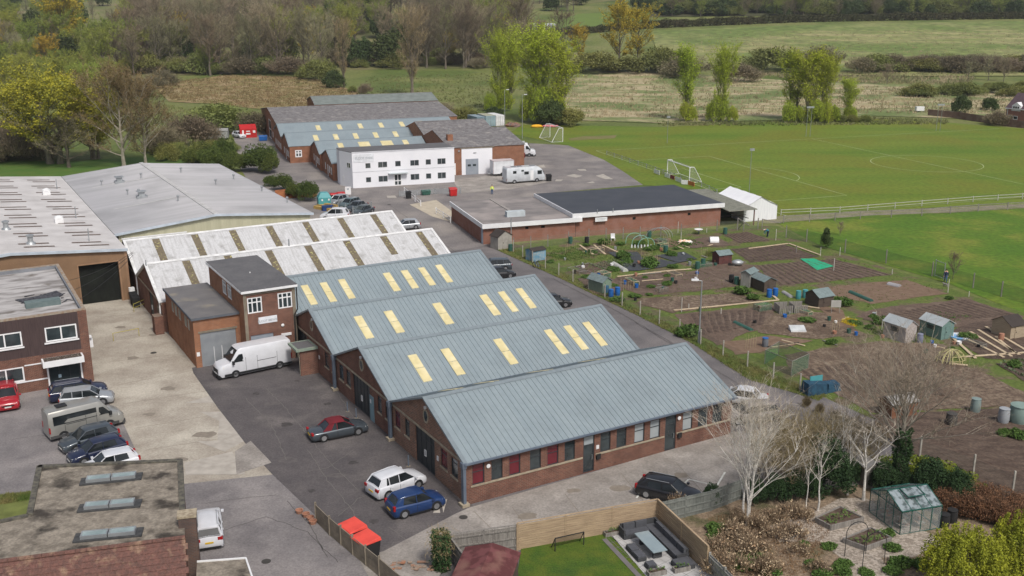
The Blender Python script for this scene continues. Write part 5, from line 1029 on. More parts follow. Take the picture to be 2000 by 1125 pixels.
fence('house_fence','brown timber fence along the pitch edge in front of the brick house',[(1812,226),(1870,232),(1925,240),(1960,246),(2030,254)],1.9,'vboard',mat('brown_fence_wood',(.17,.1,.08),(.24,.18,.14),scale=.7),sp=6)
fence('field_fence','line of white posts across the sedge meadow edge',[(300,146),(400,147),(505,143)],1.4,'rail',mat('white_post',(.55,.53,.48)),sp=9)
# lamp posts and floodlights
def lamp(label,pb,h,arm=1.2,base=True,name='lamp_post',group=None,cat='lamp post'):
    T=thing(name,label,cat,g(*pb),0,group);P=MB().tube((0,0,0),(0,0,h),.09,.055,8);part('pole',P,GALV if name!='floodlight_pole' else mat('green_grey_pole',(.25,.28,.24)),T)
    if base:P=MB().tube((0,0,0.0),(0,0,1.3),.15,.13,8);part('base',P,GALV,T)
    P=MB().tube((0,0,h),(arm,0,h+.12),.04,.04,6);part('arm',P,GALV,T)
    P=MB().box(arm-.15,-.16,h+.05,arm+.55,.16,h+.2);hd_=part('lamp_head',P,WMET,T);P=MB().box(arm,-.12,h+.01,arm+.45,.12,h+.05);part('lens',P,LAMPW,hd_)
    return T
lamp('tall white lamp post beside the grey roofed workshop, right of the pair',(1020,271),10.6,.6,False)
lamp('tall white lamp post beside the white container, left of the pair',(986,251),10.0,.6,False)
l_=lamp('grey street lamp post in the allotment verge beside the lane',(1365,671),6.6,-.9)
def flood(label,pb,h,wd=0):
    T=thing('floodlight_pole',label,'floodlight',g(*pb))
    for x in ((0,) if not wd else (0,wd)):
        P=MB().tube((x,0,0),(x,0,h),.07,.05,6);part('pole',P,mat('green_grey_pole',(.25,.28,.24)),T)
    P=MB().box(-.3,-.15,h,.5+wd,.15,h+.4);part('lamp_head',P,GALV,T)
flood('thin floodlight pole beside the white marquee',(1463,378),7.6)
flood('twin floodlight mast beside the willows on the far touchline',(1574,267),7.0,1.0)
flood('twin floodlight mast on the far touchline near the brick house',(1828,256),6.5,1.0)
flood('thin floodlight pole at the far left touchline',(1303,280),6.0)
# signs
T=thing('info_sign','white notice board on posts beside the red bins','sign',g(676,388),F2.r);P=MB().box(-.05,0,0,.03,.06,1.6).box(.75,0,0,.83,.06,1.6);part('post',P,GALV,T);P=MB().box(-.1,-.05,.7,.9,0,2.1);b_=part('board',P,WMET,T);P=MB().box(.2,-.06,1.5,.55,-.051,1.85);part('symbol',P,SGT,b_)
def pad(label,pa,h,m,txt=None):
    a=g(*pa[0]);b=g(*pa[1]);d=b-a;T=thing('advert_board',label,'board',a,math.atan2(d.y,d.x),'advert boards along the pitch rail')
    P=MB().box(0,-.03,.15,d.length,.03,h);bb=part('panel',P,m,T);return bb
pad('small white board hung on the rail, apart from the goal',((1277,339),(1288,343)),.95,WMET);pad('white board behind the left goal post',((1298,346),(1308,350)),.95,WMET);pad('dark red board behind the goal',((1309,350),(1317,353)),.9,mat('dark_red_board',(.25,.05,.06)))
pad('white board in the middle behind the goal',((1319,354),(1331,359)),.9,WMET);pad('white board right of centre behind the goal',((1331,361),(1343,362)),.95,WMET);pad('orange board at the right goal post',((1344,362),(1356,366)),.9,mat('orange_board',(.6,.2,.06)))
# goals
def goal(label,a,b,h,back,rot_pts=None):
    d=b-a;L=d.length;T=thing('football_goal',label,'goal',a,math.atan2(d.y,d.x));r=.09
    P=MB().path([(0,0,0),(0,0,h),(L,0,h),(L,0,0)],r,6);part('goal_frame',P,WMET,T)
    P=MB();
    for x in (0,L):P.path([(x,0,h),(x,back*.35,h),(x,back,0),(x,0,0)],r*.7,6)
    P.tube((0,back,.03),(L,back,.03),r*.6);part('goal_stay',P,WMET,T)
    P=MB();P.add([(0,back*.35,h),(L,back*.35,h),(L,back,0),(0,back,0),(0,0,h),(L,0,h),(0,0,0),(L,0,0)],[(0,1,2,3),(4,5,1,0),(4,0,3,6),(5,1,2,7)]);part('goal_net',P,mat('goal_net_mesh',(.6,.6,.58),alpha=.13),T)
    return T
goal('white goal on the marked football pitch',pp(Lp,4.4)if 0 else g(1346,357),g(1303,341),2.9,-2.6)
goal('portable white goal at the left edge of the field',g(1099,277),g(1074,268),3.3,2.8)
# bins
def bin_(name,label,p,m,lid,w=1.2,d=.9,h=1.25,rot=0,group=None,cat='bin'):
    T=thing(name,label,cat,p,rot,group)
    P=MB();P.loft([[(-w*.44,-d*.42,.12),(w*.44,-d*.42,.12),(w*.44,d*.42,.12),(-w*.44,d*.42,.12)],[(-w*.5,-d*.5,h*.85),(w*.5,-d*.5,h*.85),(w*.5,d*.5,h*.85),(-w*.5,d*.5,h*.85)]]);part('body',P,m,T)
    P=MB();P.add([(-w*.53,-d*.55,h*.86),(w*.53,-d*.55,h*.86),(w*.53,d*.53,h*.86),(-w*.53,d*.53,h*.86),(-w*.5,-d*.5,h*.92),(w*.5,-d*.5,h*.92),(w*.5,d*.5,h),(-w*.5,d*.5,h)],[(4,5,6,7),(0,1,5,4),(1,2,6,5),(2,3,7,6),(3,0,4,7)]);part('lid',P,lid,T)
    for x in (-1,1):
        for y in (-1,1):P=MB().tube((x*w*.38-.03,y*d*.32,.09),(x*w*.38+.03,y*d*.32,.09),.09,.09,8);part('wheel',P,BLK,T)
    return T
bin_('wheeled_bin','big black bin with faded red lid, upper of two behind the concrete fence',g(690,1062)+Vector((0,0,0)),BLK,REDL,1.5,1.25,1.45,math.radians(-50));bin_('wheeled_bin','big black bin with faded red lid, lower of two behind the concrete fence',g(716,1086),BLK,REDL,1.5,1.25,1.45,math.radians(-50))
bin_('wheeled_bin','bright red commercial bin standing alone in the far yard',g(885,383),REDP,REDP,1.3,1.0,1.5,F2.r);bin_('wheeled_bin','dark bin with red lid beside the teal bottle bank',g(653,392),BLK,REDP,1.3,1,1.3,F2.r);bin_('wheeled_bin','red bin beside the white notice board',g(667,391),REDP,REDP,1.3,1,1.4,F2.r)
bin_('wheeled_bin','blue bin beside the brick hall corner',g(514,275),BLUEP,BLUEP,2,1.2,1.3,F2.r);bin_('wheeled_bin','small red bin beside the big red skip',g(495,266),REDP,REDP,1.5,1.2,1.9,F2.r);bin_('wheeled_bin','low green bin by the mesh fence near the white office',g(832,381),GREENP,GREENP,1.6,.9,.9,F2.r);bin_('wheeled_bin','black dog-waste bin beside the barrier rail',g(798,388),BLK,BLK,.9,.7,1.3,F2.r);bin_('wheeled_bin','black bin beside the motorhome nose',g(1072,354),BLK,BLK,.9,.8,1.35,F2.r)
for k,(x,y) in enumerate(((1010,0),)):pass
bin_('wheeled_bin','black bin beside the white drainpipe at the brown shed door',F1(-10.7,62.2),BLK,BLK,.8,.8,1.5,F1.r);bin_('wheeled_bin','black bin against the gable below the electric box',F1(-10.7,60.9),BLK,BLK,.8,.8,1.4,F1.r)
T=thing('electric_box','pale meter box on the wall beside the black bins','meter box',F1(-10.6,63.6),F1.r);P=MB().box(-.3,-.3,.9,.3,.3,1.7);part('box',P,WMET,T);P=MB().box(-.05,-.05,0,.05,.05,.9);part('post',P,GALV,T)
T=thing('yellow_barrier','thin yellow folding barrier standing on the concrete yard','barrier',g(222,667));P=MB()
a=Vector((0,0,0));b=g(272,657)-g(222,667);P.tube(a,a+Vector((0,0,.9)),.03);P.tube(b,b+Vector((0,0,.9)),.03);P.tube(a+Vector((0,0,.88)),b+Vector((0,0,.88)),.03);part('rail',P,mat('dull_yellow',(.42,.36,.08)),T)
T=thing('yellow_barrier','thin yellow barrier in front of the black bins','barrier',g(262,610));P=MB();b=g(285,600)-g(262,610);P.tube((0,0,0),(0,0,1),.03);P.tube(b,b+Vector((0,0,1)),.03);P.tube((0,0,.95),b+Vector((0,0,.95)),.03);P.tube((0,0,.5),b+Vector((0,0,.5)),.03);part('rail',P,mat('dull_yellow',(.42,.36,.08)),T)
for lb,p in (('thin grey bollard in front of the second unit doors, left of two',(679,805)),('thin grey bollard in front of the second unit doors, right of two',(696,818)),('thin grey bollard near the white crossover car bonnet',(798,912))):
    T=thing('bollard',lb,'bollard',g(*p));P=MB().tube((0,0,0),(0,0,.95),.05);part('post',P,GUT,T);P=MB().box(-.14,-.14,.0,.14,.14,.08);part('base',P,CONCP,T)
T=thing('bottle_bank','teal bottle bank with peaked top beside the parked cars','bottle bank',g(634,404),F2.r);P=MB();P.loft([[(-1.1,-.9,0),(1.1,-.9,0),(1.1,.9,0),(-1.1,.9,0)],[(-1.1,-.9,1.7),(1.1,-.9,1.7),(1.1,.9,1.7),(-1.1,.9,1.7)],[(-.6,-.5,2.5),(.6,-.5,2.5),(.6,.5,2.5),(-.6,.5,2.5)]]);part('body',P,TEALP,T)
for x in (-.6,.5):P=MB().box(x,-.93,1.2,x+.25,-.9,1.5);part('label_panel',P,WMET,T)
T=thing('red_skip','tall red recycling container with white lettering in the far left yard','recycling container',g(485,268),F2.r);P=MB();P.add([(-2.0,-1.2,0),(2,-1.2,0),(2,1.2,0),(-2,1.2,0),(-2,-1.2,2.2),(2,-1.2,2.2),(2,1.2,3.1),(-2,1.2,3.1)],[(0,1,5,4),(1,2,6,5),(2,3,7,6),(3,0,4,7),(4,5,6,7)]);part('body',P,REDP,T)
P=MB()
for x0,x1,z0,z1 in ((-1.5,-1.1,.9,1.9),(-.6,.5,.8,1.2),(-.5,.4,1.5,1.75),(1.1,1.7,1.2,1.8)):P.box(x0,-1.24,z0,x1,-1.2,z1)
part('lettering',P,WMET,T)
P=MB();
T=thing('timber_stack','stack of yellow timber bearers on the ground beside the bottle bank','timber stack',g(614,408),math.radians(-38))
for k in range(3):
    P=MB().box(-.2,k*.75,0.15*k,3.6,k*.75+.55,.5+.15*k);part('timber_bundle',P,mat('yellow_timber',(.5,.33,.1),(.4,.27,.09),scale=3),T)
T=thing('plastic_crate','dark blue crate at the end of the timber stack','crate',g(640,411),F2.r);P=MB().box(-.9,-.5,0,.9,.5,.8);part('body',P,mat('navy_plastic',(.02,.05,.16)),T);P=MB().box(-.93,-.53,.7,.93,.53,.82);part('rim',P,mat('navy_plastic',(.02,.05,.16)),T)
T=thing('metal_scrap','heap of rusty corrugated sheets at the warehouse corner','scrap heap',g(570,385),.3);P=MB()
for k in range(7):
    z=R.uniform(.1,1.0);x=R.uniform(-3,3);P.add([(x,-1,0),(x+2,-1.2,0.1),(x+1.8,1,z+.3),(x-.2,1,z+.2),(x,-1,.06),(x+2,-1.2,.16),(x+1.8,1,z+.36),(x-.2,1,z+.26)],[(3,2,1,0),(4,5,6,7),(0,1,5,4),(1,2,6,5),(2,3,7,6),(3,0,4,7)])
part('sheets',P,mat('rusty_sheet',(.3,.11,.04),(.2,.07,.03),scale=2),T)
def container(label,p0,p1,dep,h,m,top):
    a=g(*p0);b=g(*p1);d=b-a;L=d.length;T=thing('shipping_container',label,'container',a,math.atan2(d.y,d.x));P=MB().box(0,0,.1,L,dep,h);
    for i in range(int(dep/.5)):P.box(-.04,i*.5+.1,.2,0,i*.5+.3,h-.1)
    part('body',P,m,T);P=MB().box(.1,-.06,.2,L/2-.03,0,h-.15).box(L/2+.03,-.06,.2,L-.1,0,h-.15);dd=part('door',P,m,T);P=MB()
    for x in (.25,.45,.55,.75):P.tube((L*x,-.09,.3),(L*x,-.09,h-.3),.03)
    part('lock_rod',P,GALV,dd);P=MB().box(0,0,h+.002,L,dep,h+.03);part('roof',P,top,T)
container('pale blue shipping container beside the white one',(949,248),(968,247),6.5,2.9,mat('pale_blue_container',(.28,.38,.42)),mat('mossy_top',(.4,.4,.3)))
container('white shipping container at the left lamp post',(969,247),(985,246),6.5,2.9,mat('white_container',(.75,.75,.76)),WMET)
container('darker blue shipping container, leftmost of the three',(932,249),(948,248),6.5,2.7,mat('dull_blue_container',(.17,.25,.3)),mat('dull_blue_top',(.25,.32,.36)))
# food trailer etc are with the vehicles
# garden: greenhouse, patio set, planters
A_=g(1697,1000);B_=g(1757,1046);C_=g(1838,1012)
d=(B_-A_);Lg=d.length;T=thing('greenhouse','green-framed glass greenhouse with open roof vent in the garden','greenhouse',(A_.x,A_.y,0),math.atan2(d.y,d.x));W_g=3.1
GF=mat('dark_green_frame',(.015,.1,.075),rough=.4);GG=mat('greenhouse_glass',(.55,.62,.62),rough=.1,alpha=.28,spec=.8)
P=MB();hh,hr=1.7,2.45
fx=[(0,0),(Lg,0)]
for x in (0,Lg*.5,Lg): pass
for y in np.linspace(0,W_g,5):
    P.tube((0,y,0),(0,y,hh),.03,n=4);P.tube((Lg,y,0),(Lg,y,hh),.03,n=4);P.tube((0,y,hh),(Lg/2,y,hr),.03,n=4);P.tube((Lg,y,hh),(Lg/2,y,hr),.03,n=4)
for y in (0,W_g):
    for x in np.linspace(0,Lg,5):
        z=hh+(hr-hh)*(1-abs(x-Lg/2)/(Lg/2));P.tube((x,y,0),(x,y,z),.03,n=4)
    P.tube((0,y,hh),(Lg,y,hh),.03,n=4);P.tube((0,y,.05),(Lg,y,.05),.05,n=4)
for x,z in ((0,hh),(Lg,hh),(Lg/2,hr),(0,.05),(Lg,.05)):P.tube((x,0,z),(x,W_g,z),.045,n=4)
part('frame',P,GF,T)
P=MB().quad((0,0,.05),(Lg,0,.05),(Lg,0,hh),(0,0,hh)).quad((0,W_g,.05),(Lg,W_g,.05),(Lg,W_g,hh),(0,W_g,hh)).quad((0,0,.05),(0,W_g,.05),(0,W_g,hh),(0,0,hh)).quad((Lg,0,.05),(Lg,W_g,.05),(Lg,W_g,hh),(Lg,0,hh)).tri((0,0,hh),(Lg,0,hh),(Lg/2,0,hr)).tri((0,W_g,hh),(Lg,W_g,hh),(Lg/2,W_g,hr));part('pane',P,GG,T)
P=MB().quad((0,0,hh),(0,W_g,hh),(Lg/2,W_g,hr),(Lg/2,0,hr)).quad((Lg,0,hh),(Lg,W_g,hh),(Lg/2,W_g,hr),(Lg/2,0,hr));part('roof_pane',P,mat('sky_lit_glass',(.3,.35,.37),(.09,.12,.12),rough=.1,scale=2.5,detail=8,lo=.45,hi=.6,alpha=.88,spec=.8),T)
P=MB();x1=Lg*.62;P.add([(Lg/2+.05,.9,hr+.02),(Lg/2+.05,2.2,hr+.02),(Lg*.8,2.2,hr-.15),(Lg*.8,.9,hr-.15)],[(0,1,2,3)]);vt=part('roof_vent',P,mat('sky_lit_glass',(.3,.35,.37)),T);P=MB();q=[(Lg/2+.05,.9,hr+.04),(Lg/2+.05,2.2,hr+.04),(Lg*.8,2.2,hr-.13),(Lg*.8,.9,hr-.13)];P.path(q+[q[0]],.035,4);part('vent_frame',P,GF,vt)
P=MB()
for k in range(9):
    x,y=R.uniform(.4,Lg-.5),R.uniform(.4,W_g-.4);P.lathe([(.1,.4),(.16,.75)],x,y,8);P.box(x-.3,y-.3,.35,x+.3,y+.3,.4)
part('staging',P,mat('terracotta_pots',(.3,.15,.09),(.3,.33,.3),scale=3),T)
# patio furniture
o=g(1300,1068);T=thing('corner_sofa','charcoal rattan L-shaped corner sofa on the pale patio','garden sofa',(9.65,62.3,0),math.atan2(-6.1,2.25))
P=MB();P.box(.35,-.35,0,4.7,-1.15,.4);P.box(.35,-1.15,0,1.15,-2.7,.4);P.box(.3,-.35,.4,4.7,-.2,.85)
P=MB().box(.3,-1.15,0,4.7,-.3,.38).box(.3,-2.9,0,1.15,-1.155,.38);part('base',P,RATT,T)
P=MB().box(.3,-.42,.38,4.7,-.28,.85).box(.28,-2.9,.38,.4,-.42,.85).box(.3,-3.0,0,1.15,-2.9,.75).box(4.7,-1.15,0,4.82,-.3,.62);part('backrest',P,RATT,T)
for k in range(4):P=MB().box(.95+k*.95,-.62,.5,1.83+k*.95,-.44,.92);part('back_cushion',P,CUSH,T)
for k in range(2):P=MB().box(.42,-1.9-k*.88,.5,.6,-1.08-k*.88,.92);part('back_cushion',P,CUSH,T)
for k in range(5):P=MB().box(.42+k*.87,-1.13,.385,1.27+k*.87,-.45,.5);part('seat_cushion',P,CUSH,T)
P=MB().box(.42,-2.85,.385,1.13,-1.15,.499);part('seat_cushion',P,CUSH,T)
sf=T
def loc_in(T,x,y,z=0):return Matrix.Rotation(T.rotation_euler.z,4,'Z')@Vector((x,y,z))+T.location
T=thing('garden_table','grey glass-topped garden table in front of the corner sofa','garden table',loc_in(sf,2.9,-2.0),sf.rotation_euler.z);P=MB().box(-1.3,-.5,.7,1.3,.5,.75);part('table_top',P,mat('grey_glass_top',(.28,.34,.36),(.24,.3,.32),rough=.15,spec=.7),T)
for x in(-.9,.9):P=MB().box(x-.08,-.3,0,x+.08,.3,.7);part('leg',P,RATT,T)
def stool(lb,x,y,w,d):
    T=thing('rattan_stool',lb,'garden stool',loc_in(sf,x,y),sf.rotation_euler.z,'rattan stools on the patio');P=MB().box(-w/2,-d/2,0,w/2,d/2,.36);part('base',P,RATT,T);P=MB().box(-w/2+.03,-d/2+.03,.36,w/2-.03,d/2-.03,.45);part('cushion',P,CUSH,T)
stool('rattan stool on the lawn side of the table, nearer the tan fence',2.6,-3.1,.85,.6);stool('rattan stool on the lawn side of the table, middle of three',3.5,-3.1,.85,.6);stool('small square rattan stool past the end of the table',4.75,-2.95,.6,.6);stool('large rattan footstool at the end of the sofa',5.3,-1.0,.95,1.2)
def planter(lb,p,rot,l,w,h,leafy=True):
    T=thing('wooden_planter',lb,'planter',p,rot);P=MB().box(0,0,0,l,.06,h).box(0,w-.06,0,l,w,h).box(0,.06,0,.06,w-.06,h).box(l-.06,.06,0,l,w-.06,h);part('box',P,WOODG,T);P=MB().box(.06,.06,.02,l-.06,w-.06,h*.85);part('soil',P,SOIL_D,T)
    if leafy:
        P=MB()
        for k in range(int(60*l*w)+20):
            x,y=R.uniform(.1,l-.1),R.uniform(.1,w-.1);z=h*.85+R.random()*.25;s=.09;a_=R.random()*6.28;P.tri((x,y,z),(x+s*math.cos(a_),y+s*math.sin(a_),z+.05),(x+s*math.cos(a_+1),y+s*math.sin(a_+1),z+.08))
        part('plants',P,LEAF_G,T)
    return T
planter('small wooden planter against the tan fence beside the mini goal',g(1183,1052),.35,1.1,.4,.35);planter('wooden planter on the patio edge right of the stools',g(1318,1124),.35,1.1,.4,.4);planter('wooden planter at the bottom edge of the patio',g(1268,1132),.35,1.2,.45,.4)
def rb(lb,pts,h):
    P_=[g(*p) for p in pts];o=P_[0];T=thing('raised_bed',lb,'raised bed',o);q=[(p.x-o.x,p.y-o.y) for p in P_];P=MB();n=len(q)
    for i in range(n):
        a=Vector((*q[i],0));b=Vector((*q[(i+1)%n],0));d=(b-a).normalized();nn=Vector((-d.y,d.x,0))*.05;v=[a-nn,b-nn,b+nn,a+nn];P.add([x for x in v]+[x+Vector((0,0,h)) for x in v],[(0,3,2,1),(4,5,6,7),(0,1,5,4),(1,2,6,5),(2,3,7,6),(3,0,4,7)])
    part('box',P,WOODG,T);P=MB().prism(q,.02,h-.08);part('soil',P,SOIL_D,T)
    P=MB()
    for k in range(160):
        u,v_=R.random(),R.random();x=q[0][0]+(q[1][0]-q[0][0])*u+(q[3][0]-q[0][0])*v_;y=q[0][1]+(q[1][1]-q[0][1])*u+(q[3][1]-q[0][1])*v_
        if u<.35:continue
        z=h-.08+R.random()*.25;a_=R.random()*6.28;s=.14;P.tri((x,y,z),(x+s*math.cos(a_),y+s*math.sin(a_),z+.06),(x+s*math.cos(a_+1),y+s*math.sin(a_+1),z+.1))
    part('plants',P,LEAF_G,T)
rb('grey sleeper raised bed with dark soil beside the birch trunks',[(1592,1022),(1622,1038),(1686,1022),(1640,1000)],.45);rb('grey sleeper raised bed behind the black metal arch',[(1646,1062),(1690,1078),(1740,1060),(1700,1040)],.4);rb('allotment bed framed in pale boards, far side',[(1124,522),(1160,536),(1184,526),(1150,515)],.15)
T=thing('garden_arch','thin black metal garden arch over the gravel path','arch',g(1684,1110));P=MB();wv=g(1726,1104)-g(1684,1110)
for off in (Vector((0,0,0)),Vector((-.7,1.3,0))):
    pts=[off,off+Vector((0,0,1.7))]+[off+wv*(.5-.5*math.cos(t))+Vector((0,0,1.7+.7*math.sin(t))) for t in np.linspace(.2,PI-.2,9)]+[off+wv+Vector((0,0,1.7)),off+wv];P.path(pts,.025,4)
part('frame',P,BLK,T)
def mini():
    a=g(1084,1079);b=g(1140,1066);d=b-a;L=d.length;T=thing('mini_goal','small black framed toy goal on the lawn','goal',a,math.atan2(d.y,d.x));P=MB().path([(0,0,0),(0,0,1.0),(L,0,1.0),(L,0,0)],.035);P.path([(0,0,1),(0,.6,0)],.03);P.path([(L,0,1),(L,.6,0)],.03);P.tube((0,.6,.03),(L,.6,.03),.03);part('goal_frame',P,BLK,T);P=MB().quad((0,0,1),(L,0,1),(L,.6,0),(0,.6,0));part('goal_net',P,mat('black_net',(.03,.03,.03),alpha=.4),T)
mini()
# butts, bins and clutter of the allotments
def butt(lb,p,m,h=.95,r=.32,name='water_butt',cat='water butt',group=None,lidm=None):
    T=thing(name,lb,cat,g(*p),0,group);P=MB().lathe([(r*.85,0),(r,h*.3),(r,h*.7),(r*.9,h)],n=12);part('barrel',P,m,T,smooth=True);P=MB().lathe([(r*.97,h),(r*.97,h+.05),(r*.5,h+.08)],n=12);part('lid',P,lidm or m,T);return T
GB_='water butts in the allotments'
for lb,p,m in (('bright blue water butt, right of the pair by the pale green shed',(1206,577),BLUEP),('bright blue water butt, left of the pair by the pale green shed',(1193,581),BLUEP),('dull blue drum against the door of the pale green shed',(1184,574),mat('dull_blue_drum',(.04,.12,.2))),('royal blue butt at the brown shed door, left of two',(1502,581),BLUEP),('royal blue butt at the brown shed door, right of two',(1514,579),BLUEP),('green butt left of the black-brown shed, nearer one',(1559,584),TEALP),('green butt left of the black-brown shed, farther one',(1572,582),TEALP),('dark green butt near the small dark red shed, left',(1362,526),GREENP),('dark green butt near the small dark red shed, right',(1373,520),GREENP),('black compost bin below the clubhouse wall',(1146,476),BLK),('dark green bin below the clubhouse wall',(1114,476),GREENP),('dark grey barrel behind the hoop tunnel',(1268,464),GREENP),('green tub in front of the hoops',(1300,494),GREENP),('green barrel by the clubhouse fence near the marquee',(1416,458),GREENP),('green butt between the white and teal sheds',(1812,652),GREENP),('white drum beside the teal shed',(1828,650),WMET),('grey tub beside the white shed',(1796,670),mat('mauve_grey_plastic',(.2,.22,.3))),('green water drum beside the grey concrete shed',(997,491),GREENP),('blue-topped bin near the lane fence',(1494,678),mat('grey_bin_body',(.15,.16,.18))),('dark butt left of the leaning grey shed',(1428,552),BLK),('green butt left of the leaning grey shed',(1438,556),GREENP)):
    butt(lb,p,m,group=GB_,lidm=BLUEP if 'blue-topped' in lb else None)
butt('grey-green compost bin near the ploughed rows, left of the group',(1904,805),mat('grey_green_plastic',(.2,.26,.25)),1.2,.42,'compost_bin','compost bin');butt('light grey compost bin beside the big tank',(1959,826),mat('light_grey_plastic',(.32,.34,.36)),1.25,.45,'compost_bin','compost bin');butt('large round green-grey tank at the right edge',(1990,825),mat('tank_green',(.22,.3,.27)),1.5,.85,'water_tank','water tank');butt('dark log-like bin behind the ash branches',(1857,830),mat('dark_bin',(.07,.065,.06)),1,.45,'compost_bin','compost bin');butt('black water butt beside the greenhouse',(1842,1030),BLK,.95,.38,'water_butt','water butt');butt('second black butt behind the greenhouse',(1858,1020),BLK,.9,.36,'water_butt','water butt');butt('terracotta pot standing near the playhouse',(1955,665),mat('terracotta',(.4,.2,.13)),.7,.28,'terracotta_pot','plant pot')
def arr(lb,p,q,w,h,m,name='mesh_tunnel',cat='cloche'):
    a=g(*p);b=g(*q);d=b-a;L=d.length;T=thing(name,lb,cat,a,math.atan2(d.y,d.x));P=MB();rings=[]
    for x in np.linspace(0,L,6):rings.append([(x,w/2*math.cos(t),h*math.sin(t)) for t in np.linspace(0,PI,8)])
    for r_,s_ in zip(rings,rings[1:]):
        for i in range(7):P.quad(r_[i],r_[i+1],s_[i+1],s_[i])
    P.add(rings[0],[tuple(range(8))]).add(rings[-1],[tuple(range(8))]);part('cover',P,m,T,smooth=True);return T
arr('long dark green mesh tunnel on red-brown soil',(1660,572),(1702,590),.6,.35,GREENP);arr('short dark green tunnel on the brown bed by the lane',(1435,631),(1468,647),.55,.3,GREENP);arr('grey fleece tunnel on red-brown soil',(1735,556),(1757,561),.9,.35,mat('grey_fleece',(.36,.35,.36)));arr('whitish fleece roll beside the dark sheeting',(1198,517),(1222,531),.8,.45,mat('white_fleece',(.5,.5,.47)));arr('pale cloche beside the brown shed',(1530,572),(1546,582),.6,.3,mat('grey_fleece',(.36,.35,.36)));arr('white domed cloche with dark window beside the fence',(1386,473),(1403,473),1.2,.8,WMET)
# hoops
T=thing('hoop_frame','three nested green hoops over seedlings below the clubhouse','plant hoops',g(1226,483));P=MB()
for k in range(3):
    o_=g(1222+12*k,476+5*k)-g(1226,483);w_=(g(1254,476)-g(1222,478))*(1-.0*k)
    P.path([o_+w_*(.5-.5*math.cos(t))+Vector((0,0,1.5*math.sin(t)**.6)) for t in np.linspace(0.001,PI-.001,12)],.04,5)
part('hoops',P,mat('green_pipe',(.25,.5,.42)),T);P=MB()
for k in range(7):P.tube(Vector((.5+k*.45,-.4,0)),Vector((.5+k*.45,-.4,.45)),.12,.1,6)
part('bottle_cloches',P,WMET,T)
T=thing('hoop_frame','grey round wire hoops leaning near the clubhouse fence','plant hoops',g(1296,465));P=MB()
for k in range(3):P.path([Vector(((k*.4-1)+1.6*math.cos(t),k*.25,1.5*math.sin(t))) for t in np.linspace(0,PI,12)],.035,5)
part('hoops',P,GALV,T)
T=thing('pallet_bay','grey pallet compost bays in front of the black-brown shed','compost bay',g(1522,614),.12)
for k in range(2):
    P=MB()
    for i in range(8):
        P.box(k*1.7+i*.2,0,0,k*1.7+i*.2+.14,.04,.95);P.box(k*1.7,.1+i*.2,0,k*1.7+.04,.1+i*.2+.14,.95)
    P.box(k*1.7,1.75,0,k*1.7+1.6,1.8,.9);part('bay',P,WOODG,T)
T=thing('plastic_chair','white plastic garden chair below the clubhouse wall','chair',g(1197,470));P=MB().box(-.3,-.3,.4,.3,.3,.45);part('seat',P,WMET,T);P=MB().box(-.3,.25,.45,.3,.32,1.0);part('backrest',P,WMET,T)
for x in (-.27,.27):
    for y in (-.27,.27):P=MB().tube((x,y,0),(x,y,.42),.03);part('leg',P,WMET,T)
T=thing('net_cage','grey netted fruit cage of thin poles near the lane fence','fruit cage',g(1493,712));P=MB()
q=[g(1493,712),g(1545,735),g(1578,720),g(1520,695)];q=[p-q[0] for p in q]
for i in range(4):P.tube(q[i],q[i]+Vector((0,0,1.5)),.035,n=4);P.tube(q[i]+Vector((0,0,1.5)),q[(i+1)%4]+Vector((0,0,1.5)),.03,n=4)
part('frame',P,WOODG,T);P=MB()
for i in range(4):P.quad(q[i],q[(i+1)%4],q[(i+1)%4]+Vector((0,0,1.5)),q[i]+Vector((0,0,1.5)))
part('netting',P,NETG,T)
T=thing('netted_heap','heap wrapped in dark blue netting against the lane fence','netted heap',g(1592,768),.35);P=MB()
def blob(mb,cx,cy,cz,rx,ry,rz,seed=1,n=9,jit=.18):
    rr=random.Random(seed);rings=[]
    for i in range(n):
        th=PI*(i+.5)/n;ring=[]
        for j in range(12):
            ph=2*PI*j/12;k=1+rr.uniform(-jit,jit);ring.append((cx+rx*k*math.sin(th)*math.cos(ph),cy+ry*k*math.sin(th)*math.sin(ph),max(0.01,cz+rz*k*math.cos(th))))
        rings.append(ring)
    mb.loft(rings)
P.loft([[(-1.2,-.6,0),(.9,-.6,0),(.9,.6,0),(-1.2,.6,0)],[(-1.1,-.5,1.15),(.8,-.55,.95),(.85,.5,1.0),(-1.05,.5,1.2)]]);P.loft([[(1.0,-.5,0),(2.4,-.5,0),(2.4,.6,0),(1.0,.6,0)],[(1.1,-.4,.8),(2.3,-.4,.75),(2.35,.5,.8),(1.05,.5,.85)]]);part('netting',P,NETBL,T);P=MB().box(-.4,.3,.2,.9,.38,1.5);part('teal_board',P,TEALP,T)
T=thing('branch_dome','yellow-green dome of woven rods near the raised beds','plant dome',g(1856,705));P=MB()
for k in range(9):
    a_=R.random()*PI;P.path([Vector((1.5*math.cos(t)*math.cos(a_),1.3*math.cos(t)*math.sin(a_),1.2*math.sin(t)+R.uniform(-.05,.05))) for t in np.linspace(0,PI,9)],.045,4)
for z in (.3,.7):P.path([Vector(((1.5-z*.5)*math.cos(t),(1.3-z*.5)*math.sin(t),z)) for t in np.linspace(0,2*PI,12)],.045,4)
part('rods',P,mat('yellow_rods',(.5,.45,.22),(.4,.36,.18)),T)
